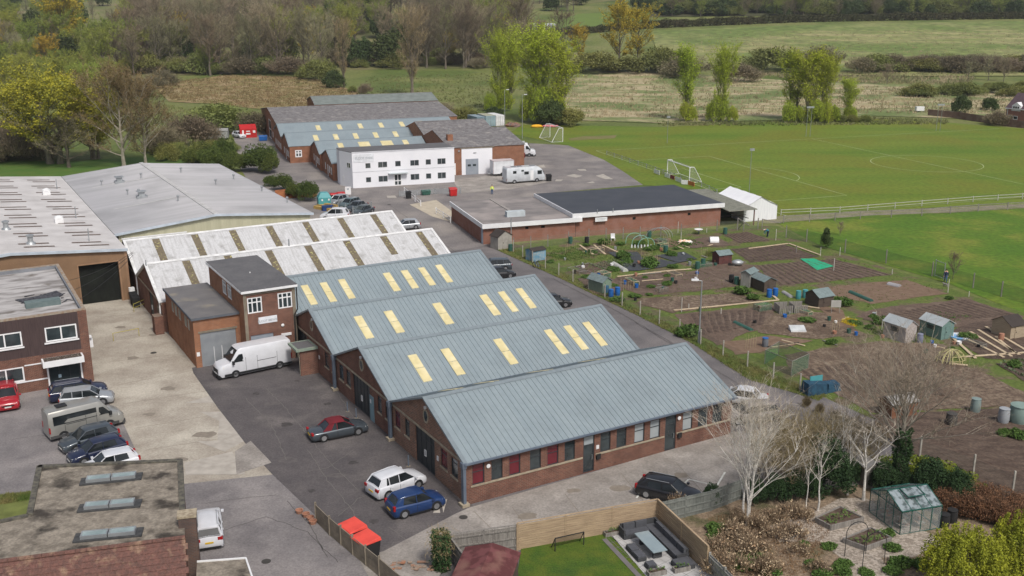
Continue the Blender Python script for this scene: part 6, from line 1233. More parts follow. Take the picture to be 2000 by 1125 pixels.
T=thing('cold_frame','white cold frame lying on the chip-strewn bed','cold frame',g(1545,650));P=MB();P.add([(0,0,0),(1.6,0,0),(1.6,1.1,0),(0,1.1,0),(0,0,.2),(1.6,0,.2),(1.6,1.1,.5),(0,1.1,.5)],[(0,1,5,4),(1,2,6,5),(2,3,7,6),(3,0,4,7)]);part('box',P,WMET,T);P=MB().quad((0,0,.21),(1.6,0,.21),(1.6,1.1,.51),(0,1.1,.51));part('pane',P,mat('hazy_glass',(.6,.62,.62),rough=.2),T)
T=thing('wheelbarrow','upturned grey wheelbarrow between the soil beds','wheelbarrow',g(1440,520));P=MB();blob(P,0,0,.5,.8,.55,.4,8,jit=.05);part('tray',P,GALV,T,smooth=True);P=MB().path([(-.9,-.3,.0),(0,-.3,.35),(1.2,-.3,.6)],.03).path([(-.9,.3,0),(0,.3,.35),(1.2,.3,.6)],.03);part('handle',P,WOODG,T);P=MB().tube((-1,-.05,.25),(-1,.05,.25),.22,n=12);part('wheel',P,BLK,T)
T=thing('paddling_pool','blue and white paddling pool folded beside the teal shed','paddling pool',g(1873,660));P=MB();P.lathe([(1.0,0),(1.05,.25),(.9,.3),(.85,.12),(.0,.1)],n=14);part('pool',P,mat('blue_white_vinyl',(.15,.35,.6),(.7,.72,.75),scale=1.5,lo=.5,hi=.55),T)
T=thing('canvas_stand','white board leaning on timber legs near the black-brown shed','board',g(1622,612));P=MB().box(0,0,.7,1.1,.05,1.5);part('panel',P,mat('grey_white_board',(.42,.41,.38)),T)
for x in (.05,.95):P=MB().tube((x,-.2,0),(x,.05,.8),.04,n=4);part('leg',P,WOODG,T)
T=thing('terracotta_pots','row of terracotta pots at the end of the concrete fence','plant pots',g(585,1003));P=MB()
for k,(x,y) in enumerate(((0,0),(.55,-.5),(.95,-1.0),(1.2,-1.5))):P.lathe([(.2,0),(.28,.3),(.22,.3),(.2,.1)],x,y,10)
part('pots',P,mat('terracotta',(.4,.2,.13)),T)
T=thing('bicycle','blue-grey bicycle propped against the lane fence by the blue-sheeted shed','bicycle',g(1048,524),F1.r+PI/2+.1)
for x in (-.55,.55):P=MB();P.path([Vector((x+.34*math.cos(t),0,.35+.34*math.sin(t))) for t in np.linspace(0,2*PI,15)],.03,5);part('wheel',P,BLK,T)
P=MB().path([(-.55,0,.35),(-.15,0,.85),(.4,0,.85),(.0,0,.35),(-.55,0,.35)],.025).tube((.55,0,.35),(.38,0,1.0),.025).tube((.2,0,.0+1.0),(.55,0,1.02),.02);part('frame',P,mat('blue_bike',(.15,.25,.5)),T)
P=MB().box(-.32,-.06,.9,-.05,.06,.96);part('saddle',P,BLK,T)
for i,(p,q,z) in enumerate((((1440,446),(1464,441),1.6),((1488,447),(1526,436),1.5),((1452,452),(1442,446),1.4),((1555,494),(1555,494),1.0))):
    a=g(*p);b=g(*q);P=MB().tube((0,0,z),(b.x-a.x,b.y-a.y,0),.07,.07,5);P.tube((0,0,0),(0,0,z),.07,.07,5)
    solo('braced_post',P,WOODG,'timber post with a sloping brace near the marquee','post',a,group='braced timber posts near the marquee')
for i,(px,py) in enumerate(((1408,614),(1361,545),(1331,610),(1345,605),(1640,500),(1628,530),(1711,620),(1722,645),(1851,572),(1742,536),(1602,500),(1515,470),(1892,580),(1330,470),(1324,455),(1380,455))):
    solo('marker_post',MB().tube((0,0,0),(0,0,.7+.5*(i%3)),.045,.045,5),mat('white_post',(.55,.53,.48)),'short pale marker post standing in the allotments','post',g(px,py),group='marker posts in the allotments')
T=thing('plastic_sheet','orange and white plastic sheet heaped on the allotment','plastic sheet',g(1337,476));P=MB();blob(P,0,0,.2,1.0,.6,.35,12,jit=.3);part('sheet',P,mat('orange_white',(.75,.5,.35),(.8,.78,.75),scale=2,lo=.45,hi=.55),T)
T=thing('bird_table','white saucer-shaped barrow on the grass below the clubhouse','barrow',g(1364,458));P=MB();P.lathe([(.2,.5),(.6,.75),(.65,.8),(.2,.7)],n=12);part('bowl',P,WMET,T);P=MB().tube((0,0,0),(0,0,.55),.05);part('stand',P,GREENP,T)
T=thing('rubble_heap','heap of red-brown rubble and slate beside the white container','rubble heap',g(1003,247));P=MB();blob(P,0,0,.1,2.2,1.5,.9,21,jit=.3);part('rubble',P,mat('rubble',(.28,.13,.08),(.12,.11,.11),scale=1.5),T)
T=thing('crash_pads','yellow and pink inflatable pads lying behind the portable goal','inflatable pads',g(1048,249));P=MB();blob(P,0,0,.3,1.6,.8,.5,22,jit=.1);part('yellow_pad',P,mat('yellow_vinyl',(.8,.42,.03)),T,smooth=True);P=MB();blob(P,3.6,.6,.3,2.3,.5,.35,23,jit=.1);part('pink_pad',P,mat('pink_vinyl',(.75,.2,.22)),T,smooth=True)
T=thing('brick_rubble','low pile of loose bricks at the end of the concrete fence','rubble heap',g(800,1108));P=MB()
for k in range(40):
    x,y=R.uniform(-1.5,2.5),R.uniform(-.6,.5);z=R.random()*.25;P.box(x,y,z,x+.25,y+.12,z+.09)
part('bricks',P,mat('loose_brick',(.35,.15,.08),(.3,.25,.2),scale=3),T)
# ================================================================= VEHICLES
def place(pr,pf,side,W,shift=0):
    A_=g(*pr);B_=g(*pf);d=(B_-A_).normalized();n=Vector((-d.y,d.x,0));c=(A_+B_)/2
    c+=n*W/2*.92*(1 if side=='R' else -1 if side=='L' else 0)+d*shift
    return Vector((c.x,c.y,.06 if c.y<140 else .03)),math.atan2(d.y,d.x)
def wheels(T,L,W,wb,r=.33,sh=0):
    for sx in (1,-1):
        for sy in (1,-1):
            x=sx*wb/2+sh;y=sy*(W/2-.11)
            P=MB().tube((x,y-.11,r),(x,y+.11,r),r,r,16);o=part('wheel',P,BLK,T)
            P=MB();yo=y+sy*.115;P.tube((x,yo-.01,r),(x,yo+.01,r),r*.62,r*.62,12);part('rim',P,RIM,o)
            P=MB();yo=sy*(W/2-.012);
            vs=[(x+r*1.16*math.cos(t),yo,r+r*1.16*math.sin(t)) for t in np.linspace(-.25,PI+.25,12)];vs2=[(a,yo+sy*.016,c) for a,b,c in vs]
            P.loft([vs,vs2]);part('wheel_arch',P,TRIMB,T)
def ring(x,w,z0,zt,tuck=.8):
    a=[(-w*.9,z0),(-w,z0+.14),(-w*1.0,z0+(zt-z0)*.55),(-w*.985,zt-.12),(-w*.93,zt-.04),(-w*tuck,zt)]
    pts=a+[(0,zt+.03)]+[(-y,z) for y,z in a[::-1]]
    return [(x,y,z) for y,z in pts]
SILV=paint('silver_paint',(.42,.44,.46),.3,.4);NAVY=paint('navy_paint',(.012,.018,.05));DGREY=paint('dark_grey_paint',(.07,.085,.1),.3,.3);WHT=paint('white_paint',(.64,.65,.68));BLUC=paint('blue_paint',(.013,.04,.13));BLKC=paint('black_paint',(.012,.012,.014));REDC=paint('red_paint',(.35,.01,.02));WARM=paint('warm_grey_paint',(.33,.325,.3),.3,.3);TEALC_=paint('grey_teal_paint',(.13,.18,.19),.3,.3)
def car(label,pr,pf,side,L,W,H,m,kind='hatch',roofm=None,wb=None,shift=0,name='parked_car',cat='car',group=None,rails=False,plate=None):
    loc,rot=place(pr,pf,side,W,shift);T=thing(name,label,cat,loc,rot,group)
    wb=wb or L*.6;bt=.62*H;hw=W/2
    xA=L/2-.25*L;xB=xA-.17*L
    xC,xD={'hatch':(-L/2+.14*L,-L/2+.04*L),'suv':(-L/2+.13*L,-L/2+.04*L),'estate':(-L/2+.1*L,-L/2+.02*L),'coupe':(-L*.17,-L/2+.2*L),'saloon':(-L*.22,-L/2+.17*L)}[kind]
    dk=.60*H if kind in('coupe','saloon') else .66*H
    st=[(-L/2,.80,.3,.50*H),(-L/2+.08,.93,.2,dk-.06),(-L/2+.3,.985,.18,dk),(xD,1,.18,dk),(0,1,.17,bt+.02),(xA,1,.18,bt-.01),(xA+.12*L,.985,.18,.565*H),(L/2-.22,.95,.19,.5*H),(L/2-.06,.87,.2,.43*H),(L/2,.74,.26,.36*H)]
    P=MB();P.loft([ring(x,hw*f,z0,zt,.8) for x,f,z0,zt in st]);part('body',P,m,T,smooth=True)
    # glasshouse
    def gr(x,w,z):return (x,w,z)
    P=MB();wb_=hw*.93;wt=hw*.73;zt=H-.05;zb=bt-.04
    vs=[(xA+.02,-wb_*.9,zb),(xA+.02,wb_*.9,zb),(xD,wb_*.9,dk-.05),(xD,-wb_*.9,dk-.05),(xB,-wt*.95,zt),(xB,wt*.95,zt),(xC,wt*.93,zt-.04),(xC,-wt*.93,zt-.04),(-.05*L,wb_,zb),(-.05*L,-wb_,zb),(-.05*L,wt,zt+.02),(-.05*L,-wt,zt+.02)]
    P.add(vs,[(0,1,5,4),(2,3,7,6),(1,8,10,5),(8,2,6,10),(0,4,11,9),(9,11,7,3),(4,5,10,11),(11,10,6,7)]);part('windows',P,CGL,T)
    # roof
    P=MB();rg=[]
    for x,w,z in ((xB+.05,wt*.9,zt-.02),(xB-.1,wt*.98,zt+.025),(-.05*L,wt*1.03,zt+.05),(xC+.15,wt*.97,zt+.01),(xC-.05,wt*.9,zt-.05)):
        rg.append([(x,-w,z-.05),(x,-w*.93,z),(x,-w*.5,z+.035),(x,0,z+.045),(x,w*.5,z+.035),(x,w*.93,z),(x,w,z-.05)])
    P.loft(rg);part('roof',P,roofm or m,T,smooth=True,label='dark red fabric roof' if roofm and 'red' in roofm.name else None)
    for s in (-1,1):
        P=MB()
        P.tube((xA+.03,s*wb_*.9,zb),(xB,s*wt*.95,zt),.035,n=5);P.tube((xD+.02,s*wb_*.9,dk-.05),(xC,s*wt*.93,zt-.03),.06,n=5);P.tube((-.06*L,s*(wb_-.0),zb),(-.06*L,s*(wt+.005),zt+.02),.03,n=5);P.tube((xB,s*wt*.97,zt),(-.05*L,s*(wt+.01),zt+.03),.03,n=5);P.tube((-.05*L,s*(wt+.01),zt+.03),(xC,s*wt*.95,zt-.02),.03,n=5)
        if kind in('estate','suv'):P.tube((-.25*L,s*wb_*.96,zb+.03),(-.25*L,s*wt*.96,zt),.035,n=5)
        if kind in('hatch','suv','coupe'):
            yb_,yt_=s*(wb_*.955),s*(wt*.985);xq=.15*L if kind!='coupe' else .14*L
            P.add([(xD,s*(wb_*.93),dk-.04),(xD+xq,yb_,zb),(xC+.55*xq,yt_,zt),(xC-.02,s*wt*.96,zt-.04),(xD,s*(wb_*.93)-s*.06,dk-.04),(xD+xq,yb_-s*.06,zb),(xC+.55*xq,yt_-s*.06,zt),(xC-.02,s*wt*.96-s*.06,zt-.04)],[(0,1,2,3),(7,6,5,4),(0,4,5,1),(1,5,6,2),(2,6,7,3),(3,7,4,0)])
        part('pillar',P,roofm if (roofm and kind=='coupe') else m,T)
        P=MB()
        for xg in (xA-.12,-.06*L,-.06*L-.2*L):P.box(xg-.012,s*(hw-.03),.3,xg+.012,s*(hw+.006),zb-.1)
        part('door_gap',P,TRIMB,T)
        P=MB()
        for xg in (-.06*L+.12,-.06*L-.2*L+.1):P.box(xg,s*(hw-.01),zb-.17,xg+.2,s*(hw+.025),zb-.13)
        part('door_handle',P,m,T)
        P=MB();P.box(xA-.12,s*(hw+.0),bt-.03,xA+.05,s*(hw+.17),bt+.1);part('mirror',P,m,T)
        P=MB();P.loft([[(L/2-.32,s*hw*.86,.47*H),(L/2-.32,s*hw*.96,.43*H),(L/2-.32,s*hw*.9,.5*H)],[(L/2-.03,s*hw*.5,.40*H),(L/2-.03,s*hw*.8,.35*H),(L/2-.07,s*hw*.72,.445*H)]]);part('headlight',P,LAMPW,T)
        P=MB().box(-L/2-.005,s*hw*.58,.47*H,-L/2+.17,s*hw*.93,.6*H) if kind!='hatch' else MB().box(-L/2+.03,s*hw*.74,.46*H,-L/2+.2,s*hw*.955,.68*H);part('tail_light',P,TAIL,T)
        P=MB().box(-wb/2+.42,s*(hw-.03),.16,wb/2-.42,s*(hw+.012),.24);part('sill',P,TRIMB,T)
        if rails:P=MB().tube((xB-.15,s*wt*.9,zt+.09),(xC+.15,s*wt*.88,zt+.07),.022,n=5);part('roof_rail',P,GALV,T)
    P=MB().box(-L/2-.03,-.26,.36*H,-L/2+.02,.26,.36*H+.11);part('number_plate',P,PLY,T);P=MB().box(L/2-.03,-.26,.24*H,L/2+.03,.26,.24*H+.11);part('number_plate',P,PLW,T)
    P=MB().box(L/2-.05,-hw*.5,.3*H,L/2+.015,hw*.5,.37*H);part('grille',P,TRIMB,T)
    P=MB().box(-L/2+.0,-hw*.78,.2,-L/2+.1,hw*.78,.3);part('bumper_trim',P,TRIMB,T)
    wheels(T,L,W,wb,.33 if H<1.6 else .36);return T
car('dark grey convertible with dark red fabric roof on the dark asphalt',(631.5,865),(700.8,851.2),'R',4.75,1.82,1.4,DGREY,'coupe',roofm=mat('red_fabric_roof',(.15,.014,.022),(.12,.012,.018),rough=.9),shift=.02)
car('white crossover car beside the blue hatchback, nose to the brick gable',(752,979),(823,953),'R',4.3,1.85,1.58,WHT,'suv')
car('dark blue hatchback beside the white crossover',(788,1015),(854.7,997),'R',4.0,1.72,1.5,BLUC,'hatch')
car('shiny black estate behind the tan patio fence',(1263,975),(1332,991),'R',4.5,1.82,1.4,BLKC,'hatch',rails=True)
car('white estate seen from behind, beside the near chimney',(410,1073),(405,1017),'C',4.7,1.85,1.52,WHT,'estate',rails=True)
car('navy estate with roof rails, nearest the dark office door',(115,789),(196,776),'R',4.8,1.88,1.55,NAVY,'estate',rails=True)
car('silver car squeezed between the navy estate and the minibus',(133,800),(207,792),'R',4.4,1.75,1.5,SILV,'estate')
car('dark grey hatchback facing left, just below the minibus',(218,867),(147,887),'L',4.4,1.8,1.5,DGREY,'hatch')
car('navy five-door hatchback facing left, fourth vehicle below the office door',(237,891),(160,912),'L',4.3,1.78,1.47,NAVY,'hatch')
car('white car mostly hidden by the near flat roof',(250,921),(192,935),'L',4.2,1.75,1.45,WHT,'hatch')
car('dark red off-roader at the left edge, facing the camera',(12,768),(18,812),'C',4.4,1.95,1.65,REDC,'suv')
car('silver hatchback on the lane behind the white roofs',(810.4,448.4),(783,450.5),'L',4.1,1.72,1.48,SILV,'hatch')
car('dark blue-grey estate on the lane behind the fourth unit roof',(981,530.5),(953,532),'L',4.5,1.78,1.5,DGREY,'estate')
car('black saloon on the lane, half hidden below the blue-grey estate',(962,548),(992,545),'R',4.4,1.75,1.42,BLKC,'saloon')
car('black car peeping past the third unit roof end',(1068,604),(1098,602),'R',4.3,1.75,1.42,BLKC,'saloon')
GR='cars in the fenced yard beyond the white roofs'
car('pale silver-grey car beside the bottle bank',(682,396),(655,403),'L',4.3,1.75,1.55,SILV,'hatch',group=GR);car('grey-teal car, second from the bottle bank',(706.6,400),(674,410),'L',4.4,1.75,1.45,TEALC_,'estate',group=GR);car('dark grey-teal car, third from the bottle bank',(721,406),(690,416),'L',4.4,1.75,1.45,DGREY,'saloon',group=GR);car('dark car at the white roof end of the fenced row',(733,414),(702,424),'L',4.4,1.75,1.42,DGREY,'saloon',group=GR)
car('white car roof showing just above the farther white ridge',(668,432),(637,432),'L',4.6,1.9,1.9,WHT,'suv')
car('silver pickup-like car under the far left trees',(424,271),(405,270),'L',5.0,1.85,1.8,SILV,'suv');car('white car beside the tall red recycling container',(454,268),(469,271),'R',4.4,1.8,1.6,WHT,'hatch');car('white car roof between the round bushes in the far yard',(497,306),(478,304),'L',4.2,1.75,1.5,WHT,'hatch')
car('pale silver car among the far field trees',(1040,67),(1070,66),'C',9,3.5,3.2,SILV,'hatch') if 0 else None
car('derelict white car at the end of the front unit',(1462,796),(1430,792),'L',4.4,1.75,1.4,WHT,'saloon')
tc=car('grey car under branches and dirt, beside the derelict white car',(1505,825),(1440,832),'L',4.9,1.85,1.5,mat('dusty_grey_paint',(.27,.25,.24),(.17,.15,.14),scale=2,detail=8),'estate')
def van(label,pr,pf,side,L,W,H,m,low=None,name='parked_van',cat='van',wb=None,shift=0,sidewin=False,hump=.0,rear_x=0):
    loc,rot=place(pr,pf,side,W,shift);T=thing(name,label,cat,loc,rot);hw=W/2;wb=wb or L*.55
    xA=L/2-.17*L;xB=xA-.115*L
    def rg(x,f,z0,zt,tk=.86):
        w=hw*f;a=[(-w*.95,z0),(-w,z0+.2),(-w,.5*zt+.2),(-w*tk-.02*w,zt-.16),(-w*(tk-.07),zt-.03)]
        return [(x,y,z) for y,z in a+[(0,zt+.02)]+[(-y,z) for y,z in a[::-1]]]
    st=[(-L/2,.93,.3,H-.14),(-L/2+.1,.98,.25,H-.03),(-L/4,1,.25,H),(xB-.3,1,.25,H),(xB,.99,.25,H-.07),((xA+xB)/2,.99,.25,.8*H),(xA,.99,.25,.56*H),(L/2-.35,.97,.25,.5*H),(L/2-.1,.9,.25,.42*H),(L/2,.8,.3,.33*H)]
    P=MB();P.loft([rg(*s) if s[0]<=xB else rg(*s,.86 if s[3]>.6*H else .92) for s in st]);part('body',P,m,T,smooth=True)
    P=MB();
    P.add([(xA-.03,-hw*.86,.585*H),(xA-.03,hw*.86,.585*H),(xB+.05,hw*.72,H-.2),(xB+.05,-hw*.72,H-.2)],[(0,1,2,3)]);me=P
    P.v=[(x+.06,y,z+.03) for x,y,z in P.v];part('windscreen',P,CGL,T)
    for s in (-1,1):
        P=MB();y=s*(hw+.006);P.add([(xA-.1,y,.56*H),(xB-.35,y,.54*H),(xB-.3,s*hw*.935,.8*H),(xB+.05,s*hw*.935,.8*H)],[(0,1,2,3) if s<0 else (3,2,1,0)]);part('side_window',P,CGL,T)
        P=MB();P.box(xA-.25,s*(hw+.02),.5*H,xA-.05,s*(hw+.22),.62*H);part('mirror',P,TRIMB,T)
        P=MB();P.loft([[(L/2-.5,s*hw*.98,.44*H),(L/2-.5,s*hw*.97,.38*H),(L/2-.45,s*hw*.9,.47*H)],[(L/2-.04,s*hw*.6,.36*H),(L/2-.06,s*hw*.8,.3*H),(L/2-.12,s*hw*.7,.41*H)]]);part('headlight',P,LAMPW,T)
        P=MB().box(-L/2-.02,s*hw*.82,.3*H,-L/2+.08,s*(hw*.99),.5*H);part('tail_light',P,TAIL,T)
        P=MB().box(-L/2+.02,s*(hw-.02),.3,L/2-.5,s*(hw+.015),.52);part('side_trim',P,low or TRIMB,T)
        P=MB().box(-.28*L,s*(hw-.01),1.25,-.02*L,s*(hw+.012),1.29);part('door_rail',P,TRIMB,T)
        P=MB()
        for xg in (xB-.55,-.02*L,-.28*L-.1):P.box(xg-.012,s*(hw-.02),.5,xg+.012,s*(hw+.006),.66*H)
        part('door_gap',P,TRIMB,T)
        if sidewin:
            P=MB();P.add([(xB-.5,y,.54*H),(-L/2+.35,y,.54*H),(-L/2+.35,s*hw*.925,.83*H),(xB-.5,s*hw*.925,.83*H)],[(0,1,2,3) if s<0 else (3,2,1,0)]);part('side_window',P,CGL,T)
    P=MB().box(L/2-.06,-hw*.6,.22*H,L/2+.02,hw*.6,.36*H);part('grille',P,TRIMB,T);P=MB().box(L/2-.25,-hw*.9,.2,L/2+.04,hw*.9,.5);part('bumper',P,low or TRIMB,T);P=MB().box(L/2,-.26,.52,L/2+.05,.26,.63);part('number_plate',P,PLW,T)
    if sidewin:P=MB().box(-L/2+.9,-.35,H+.01,-L/2+1.7,.35,H+.12);part('roof_hatch',P,TRIMB,T)
    wheels(T,L,W,wb,.36,-.02*L);return T
van('tall white long-wheelbase panel van parked in front of the brick office',(545.7,721),(456,740),'L',7.1,2.0,2.75,WHT,wb=4.3)
van('grey-beige minibus with dark side windows in the left car park',(126,860),(221,836),'R',5.9,2.05,2.5,WARM,low=mat('dark_minibus_trim',(.07,.07,.07)),name='minibus',cat='minibus',wb=3.6,sidewin=True)
van('white food van with red and yellow graphics beside the grey workshop',(1004,306),(1031,306),'R',6.4,2.1,2.9,WHT,wb=3.9,name='food_van')
fv=[o for o in bpy.data.objects if o.get('label','').startswith('white food van')][0]
for x0,x1,z0,z1,m_ in ((-2.6,.4,2.1,2.6,mat('orange_graphic',(.7,.25,.04))),(-2.6,-.4,1.5,1.9,REDP),(-2.6,.6,.75,1.2,REDP),(.0,.5,1.5,1.95,REDP)):
    P=MB().box(x0,-1.09,z0,x1,-1.055,z1);part('side_graphic',P,m_,fv)
P=MB().box(-1.5,-.6,2.9,.8,.6,3.2);part('roof_unit',P,mat('silver_sheet',(.5,.52,.5)),fv)
T=thing('red_gas_cage','dark red metal cage beside the food van','cage',g(1008,309),F2.r);P=MB()
for x in (0,1,2):
    for z in (.1,.6,1.1):P.tube((x-1,0,z),(x,0,z),.04,n=4);
    P.tube((x,0,0),(x,0,1.15),.05,n=4);P.tube((x,1,0),(x,1,1.15),.05,n=4)
P.box(-1,.05,.05,2,1,1.0);part('cage',P,mat('dark_red_metal',(.25,.03,.03)),T)
# motorhome
loc,rot=place((1011,358.7),(1049.6,355.7),'R',2.3,-.3);T=thing('motorhome','pale silver-white motorhome on the far concrete apron','motorhome',loc,rot)
L,hw,H=7.9,1.15,2.95
prof=[(-L/2,.97,.35,H-.2),(-L/2+.15,1,.35,H-.02),(L*.2,1,.3,H),(L*.33,1,.3,H-.08),(L*.42,.98,.3,H-.6),(L*.465,.95,.3,1.55),(L*.495,.9,.3,1.2),(L/2,.85,.35,.8)]
P=MB();P.loft([ring(x,hw*f,z0,zt,.88) for x,f,z0,zt in prof]);part('body',P,mat('pale_silver_panel',(.6,.63,.66),rough=.35),T,smooth=True)
P=MB().box(-L/2+.2,-hw*.86,H-.02,L*.3,hw*.86,H+.05);part('roof',P,WHT,T)
P=MB().add([(L*.425,-hw*.85,H-.68),(L*.425,hw*.85,H-.68),(L*.475,hw*.85,1.5),(L*.475,-hw*.85,1.5)],[(3,2,1,0)]);P.v=[(x+.06,y,z+.03) for x,y,z in P.v];part('windscreen',P,CGL,T)
for x0,x1,z0,z1 in ((-2.7,-2.0,1.9,2.4),(-1.0,-.5,2.2,2.5),(-.4,.5,1.6,2.15),(1.0,1.25,1.2,2.2),(2.3,3.2,1.5,2.2)):
    for s in (-1,1):P=MB().box(x0,s*(hw-.01),z0,x1,s*(hw+.015),z1);part('side_window',P,CGL,T)
P=MB().box(.85,-hw-.02,.5,1.5,-hw+.01,2.3);part('door',P,WMET,T)
for s in (-1,1):P=MB().box(-L/2-.01,s*.9,.6,-L/2+.06,s*1.08,1.0);part('tail_light',P,TAIL,T);P=MB().box(L/2-.15,s*.65,.75,L/2+.01,s*.95,.95);part('headlight',P,LAMPW,T)
for x,y in ((-2.5,.2),(-1.3,.2),(1.2,0)):P=MB().box(x,y-.4,H+.05,x+.9,y+.4,H+.13);part('roof_hatch',P,mat('smoked_hatch',(.2,.21,.22)),T)
wheels(T,L,2.3,4.6,.36,-.1)
T=thing('box_trailer','tall white box trailer behind the motorhome','trailer',g(964,345)+Vector((0,0,.03)),F2.r);P=MB().box(0,0,.45,4.2,2.3,2.95);part('body',P,mat('white_trailer_skin',(.75,.76,.78)),T)
P=MB()
for x in (0,4.2):P.box(x-.04,-.04,.45,x+.04,.04,2.98)
P.box(-.04,-.04,2.9,4.24,2.34,3.0);part('edge_trim',P,mat('pale_pink_trim',(.55,.48,.48)),T)
P=MB().box(1.9,-.03,1.6,2.3,-.001,1.85);part('symbol',P,GLASS,T);P=MB().box(-.8,.9,.35,0,1.4,.5);part('drawbar',P,GALV,T)
for x in (1.7,2.6):
    for y in (.05,2.25):P=MB().tube((x,y-.1,.35),(x,y+.1,.35),.33,n=12);part('wheel',P,BLK,T)
T=thing('static_caravan','old grey-roofed caravan among the far left trees','caravan',g(392,274),.1);P=MB().box(0,0,.4,6.5,2.3,2.3);part('body',P,mat('caravan_side',(.33,.34,.33)),T);P=MB();slope(P,-.1,6.6,-.1,2.25,1.15,2.75,.06);slope(P,-.1,6.6,1.1505,2.75,2.4,2.25,.06);part('roof',P,mat('caravan_roof',(.3,.3,.29)),T);P=MB().box(2,-.03,1.2,4.5,0,1.9);part('side_window',P,GLASS,T)
for lb,p,L_,h_,m_ in (('long silver-roofed shed far beyond the bare trees',(1040,60),14,4,mat('silver_far_roof',(.5,.55,.6))),):
    o=gt(*p);T=thing('far_shed',lb,'shed',o,.2);P=MB().box(0,0,0,L_,6,h_*.6);part('wall',P,mat('far_wall',(.3,.36,.4)),T);P=MB();slope(P,-.3,L_+.3,-.3,h_*.6,3,h_,.1);slope(P,-.3,L_+.3,3.0005,h_,6.3,h_*.6,.1);part('roof',P,m_,T)
for lb,p in (('low white animal shelter at the far side of the straw meadow',(1797,222)),('white horse trough sign on a post in the left wood',(214,142))):
    o=gt(*p);T=thing('field_shelter',lb,'shelter',o,.1);P=MB().box(-1.2,0,.6,1.2,1.2,1.8);part('panel',P,WMET,T);P=MB().box(-1,0,0,-.9,.1,.6).box(.9,0,0,1,.1,.6);part('post',P,WOODG,T)
# ================================================================= PEOPLE
def person(label,p,rot,h,pose,top,trou,hair=HAIR,toolpts=None,vest=None):
    T=thing('person',label,'person',g(*p)+Vector((0,0,.03)),rot);s=h/1.75
    J=dict(pel=(0,0,.95),che=(0,0,1.3),nk=(0,0,1.5),hd=(0,.02,1.62),ht=(0,0.01,1.75))
    J.update(pose.get('J',{}))
    V=[];E_=[];Rr=[]
    def v(q,r):V.append(Vector(q)*s);Rr.append(r*s);return len(V)-1
    pel=v(J['pel'],.13);che=v(J['che'],.16);nk=v(J['nk'],.055);hd=v(J['hd'],.1);ht=v(J['ht'],.07)
    nose=v(Vector(J['hd'])+Vector((0,.1,0)),.02)
    E_+=[(pel,che),(che,nk),(nk,hd),(hd,ht),(hd,nose)]
    limbs={}
    for sd in (-1,1):
        k,a,t=[Vector(x) for x in pose['leg'][0 if sd<0 else 1]]
        hp_=v(Vector(J['pel'])+Vector((sd*.1,0,-.05)),.095);kn=v(k,.06);an=v(a,.04);to=v(t,.04);E_+=[(pel,hp_),(hp_,kn),(kn,an),(an,to)]
        el,wr=[Vector(x) for x in pose['arm'][0 if sd<0 else 1]]
        sh=v(Vector(J['che'])+Vector((sd*.19,0,.1))*1,.06);e=v(el,.042);w_=v(wr,.028);E_+=[(che,sh),(sh,e),(e,w_)]
        d=(wr-el).normalized();pm=wr+d*.07;m_=v(pm,.03);E_.append((w_,m_))
        si=d.orthogonal().normalized()
        for i in range(4):f=v(pm+d*(.06+.01*(i in(1,2)))+si*(.024*(i-1.5)),.009);E_.append((m_,f))
        th_=v(wr+d*.05+si*.055,.009);E_.append((w_,th_))
        limbs[sd]=(J,k,a,t,el,wr)
    me=bpy.data.meshes.new('body');me.from_pydata(V,E_,[]);me.materials.append(SKIN);o=bpy.data.objects.new('body',me);C.objects.link(o);o.parent=T
    md=o.modifiers.new('skin','SKIN');
    for i,r in enumerate(Rr):me.skin_vertices[0].data[i].radius=(r,r)
    me.skin_vertices[0].data[0].use_root=True;o.modifiers.new('sub','SUBSURF').levels=1
    o.modifiers['sub'].render_levels=1
    def cloth(nm,segs,m):
        P=MB()
        for a,b,r0,r1 in segs:P.tube(Vector(a)*s,Vector(b)*s,r0*s,r1*s,10)
        part(nm,P,m,T,smooth=True)
    pj=Vector(J['pel']);cj=Vector(J['che']);seg=[]
    for sd in (-1,1):
        _,k,a,t,el,wr=limbs[sd];seg+=[(pj+Vector((sd*.09,0,-.02)),k,.115,.08),(k,a,.08,.06)]
    cloth('trousers',seg+[(pj+Vector((0,0,-.08)),pj+(cj-pj)*.2,.15,.16)],trou)
    seg=[(pj,cj,.17,.2),(cj,cj+(Vector(J['nk'])-cj)*.6,.2,.1)]
    for sd in (-1,1):
        _,k,a,t,el,wr=limbs[sd];seg+=[(cj+Vector((sd*.17,0,.08)),el,.075,.055),(el,wr,.055,.045)]
    cloth('jacket',seg,top)
    if vest:
        P=MB();P.tube(pj*s,cj*s,.19*s,.215*s,12);part('vest_stripe',P,vest,T)
    P=MB();hv=Vector(J['hd'])*s;blob(P,hv.x,hv.y-.02*s,hv.z+.05*s,.1*s,.11*s,.09*s,2,7,.02);part('hair',P,hair,T,smooth=True)
    for sd in (-1,1):
        _,k,a,t,el,wr=limbs[sd];P=MB();a_=Vector(a)*s;t_=Vector(t)*s;P.tube(a_,t_,.05*s,.04*s,6);part('shoe',P,BLK,T)
stand={'leg':[((-.11,.02,.5),(-.13,0,.08),(-.14,.14,.04)),((.11,.02,.5),(.13,0,.08),(.14,.14,.04))],'arm':[((-.27,.02,1.12),(-.26,.12,.9)),((.27,.02,1.12),(.26,.12,.9))]}
walk={'leg':[((-.1,.15,.5),(-.11,.22,.1),(-.11,.36,.06)),((.1,-.02,.52),(.11,-.28,.12),(.11,-.16,.05))],'arm':[((-.26,-.1,1.12),(-.25,-.02,.88)),((.26,.1,1.12),(.25,.24,.92))]}
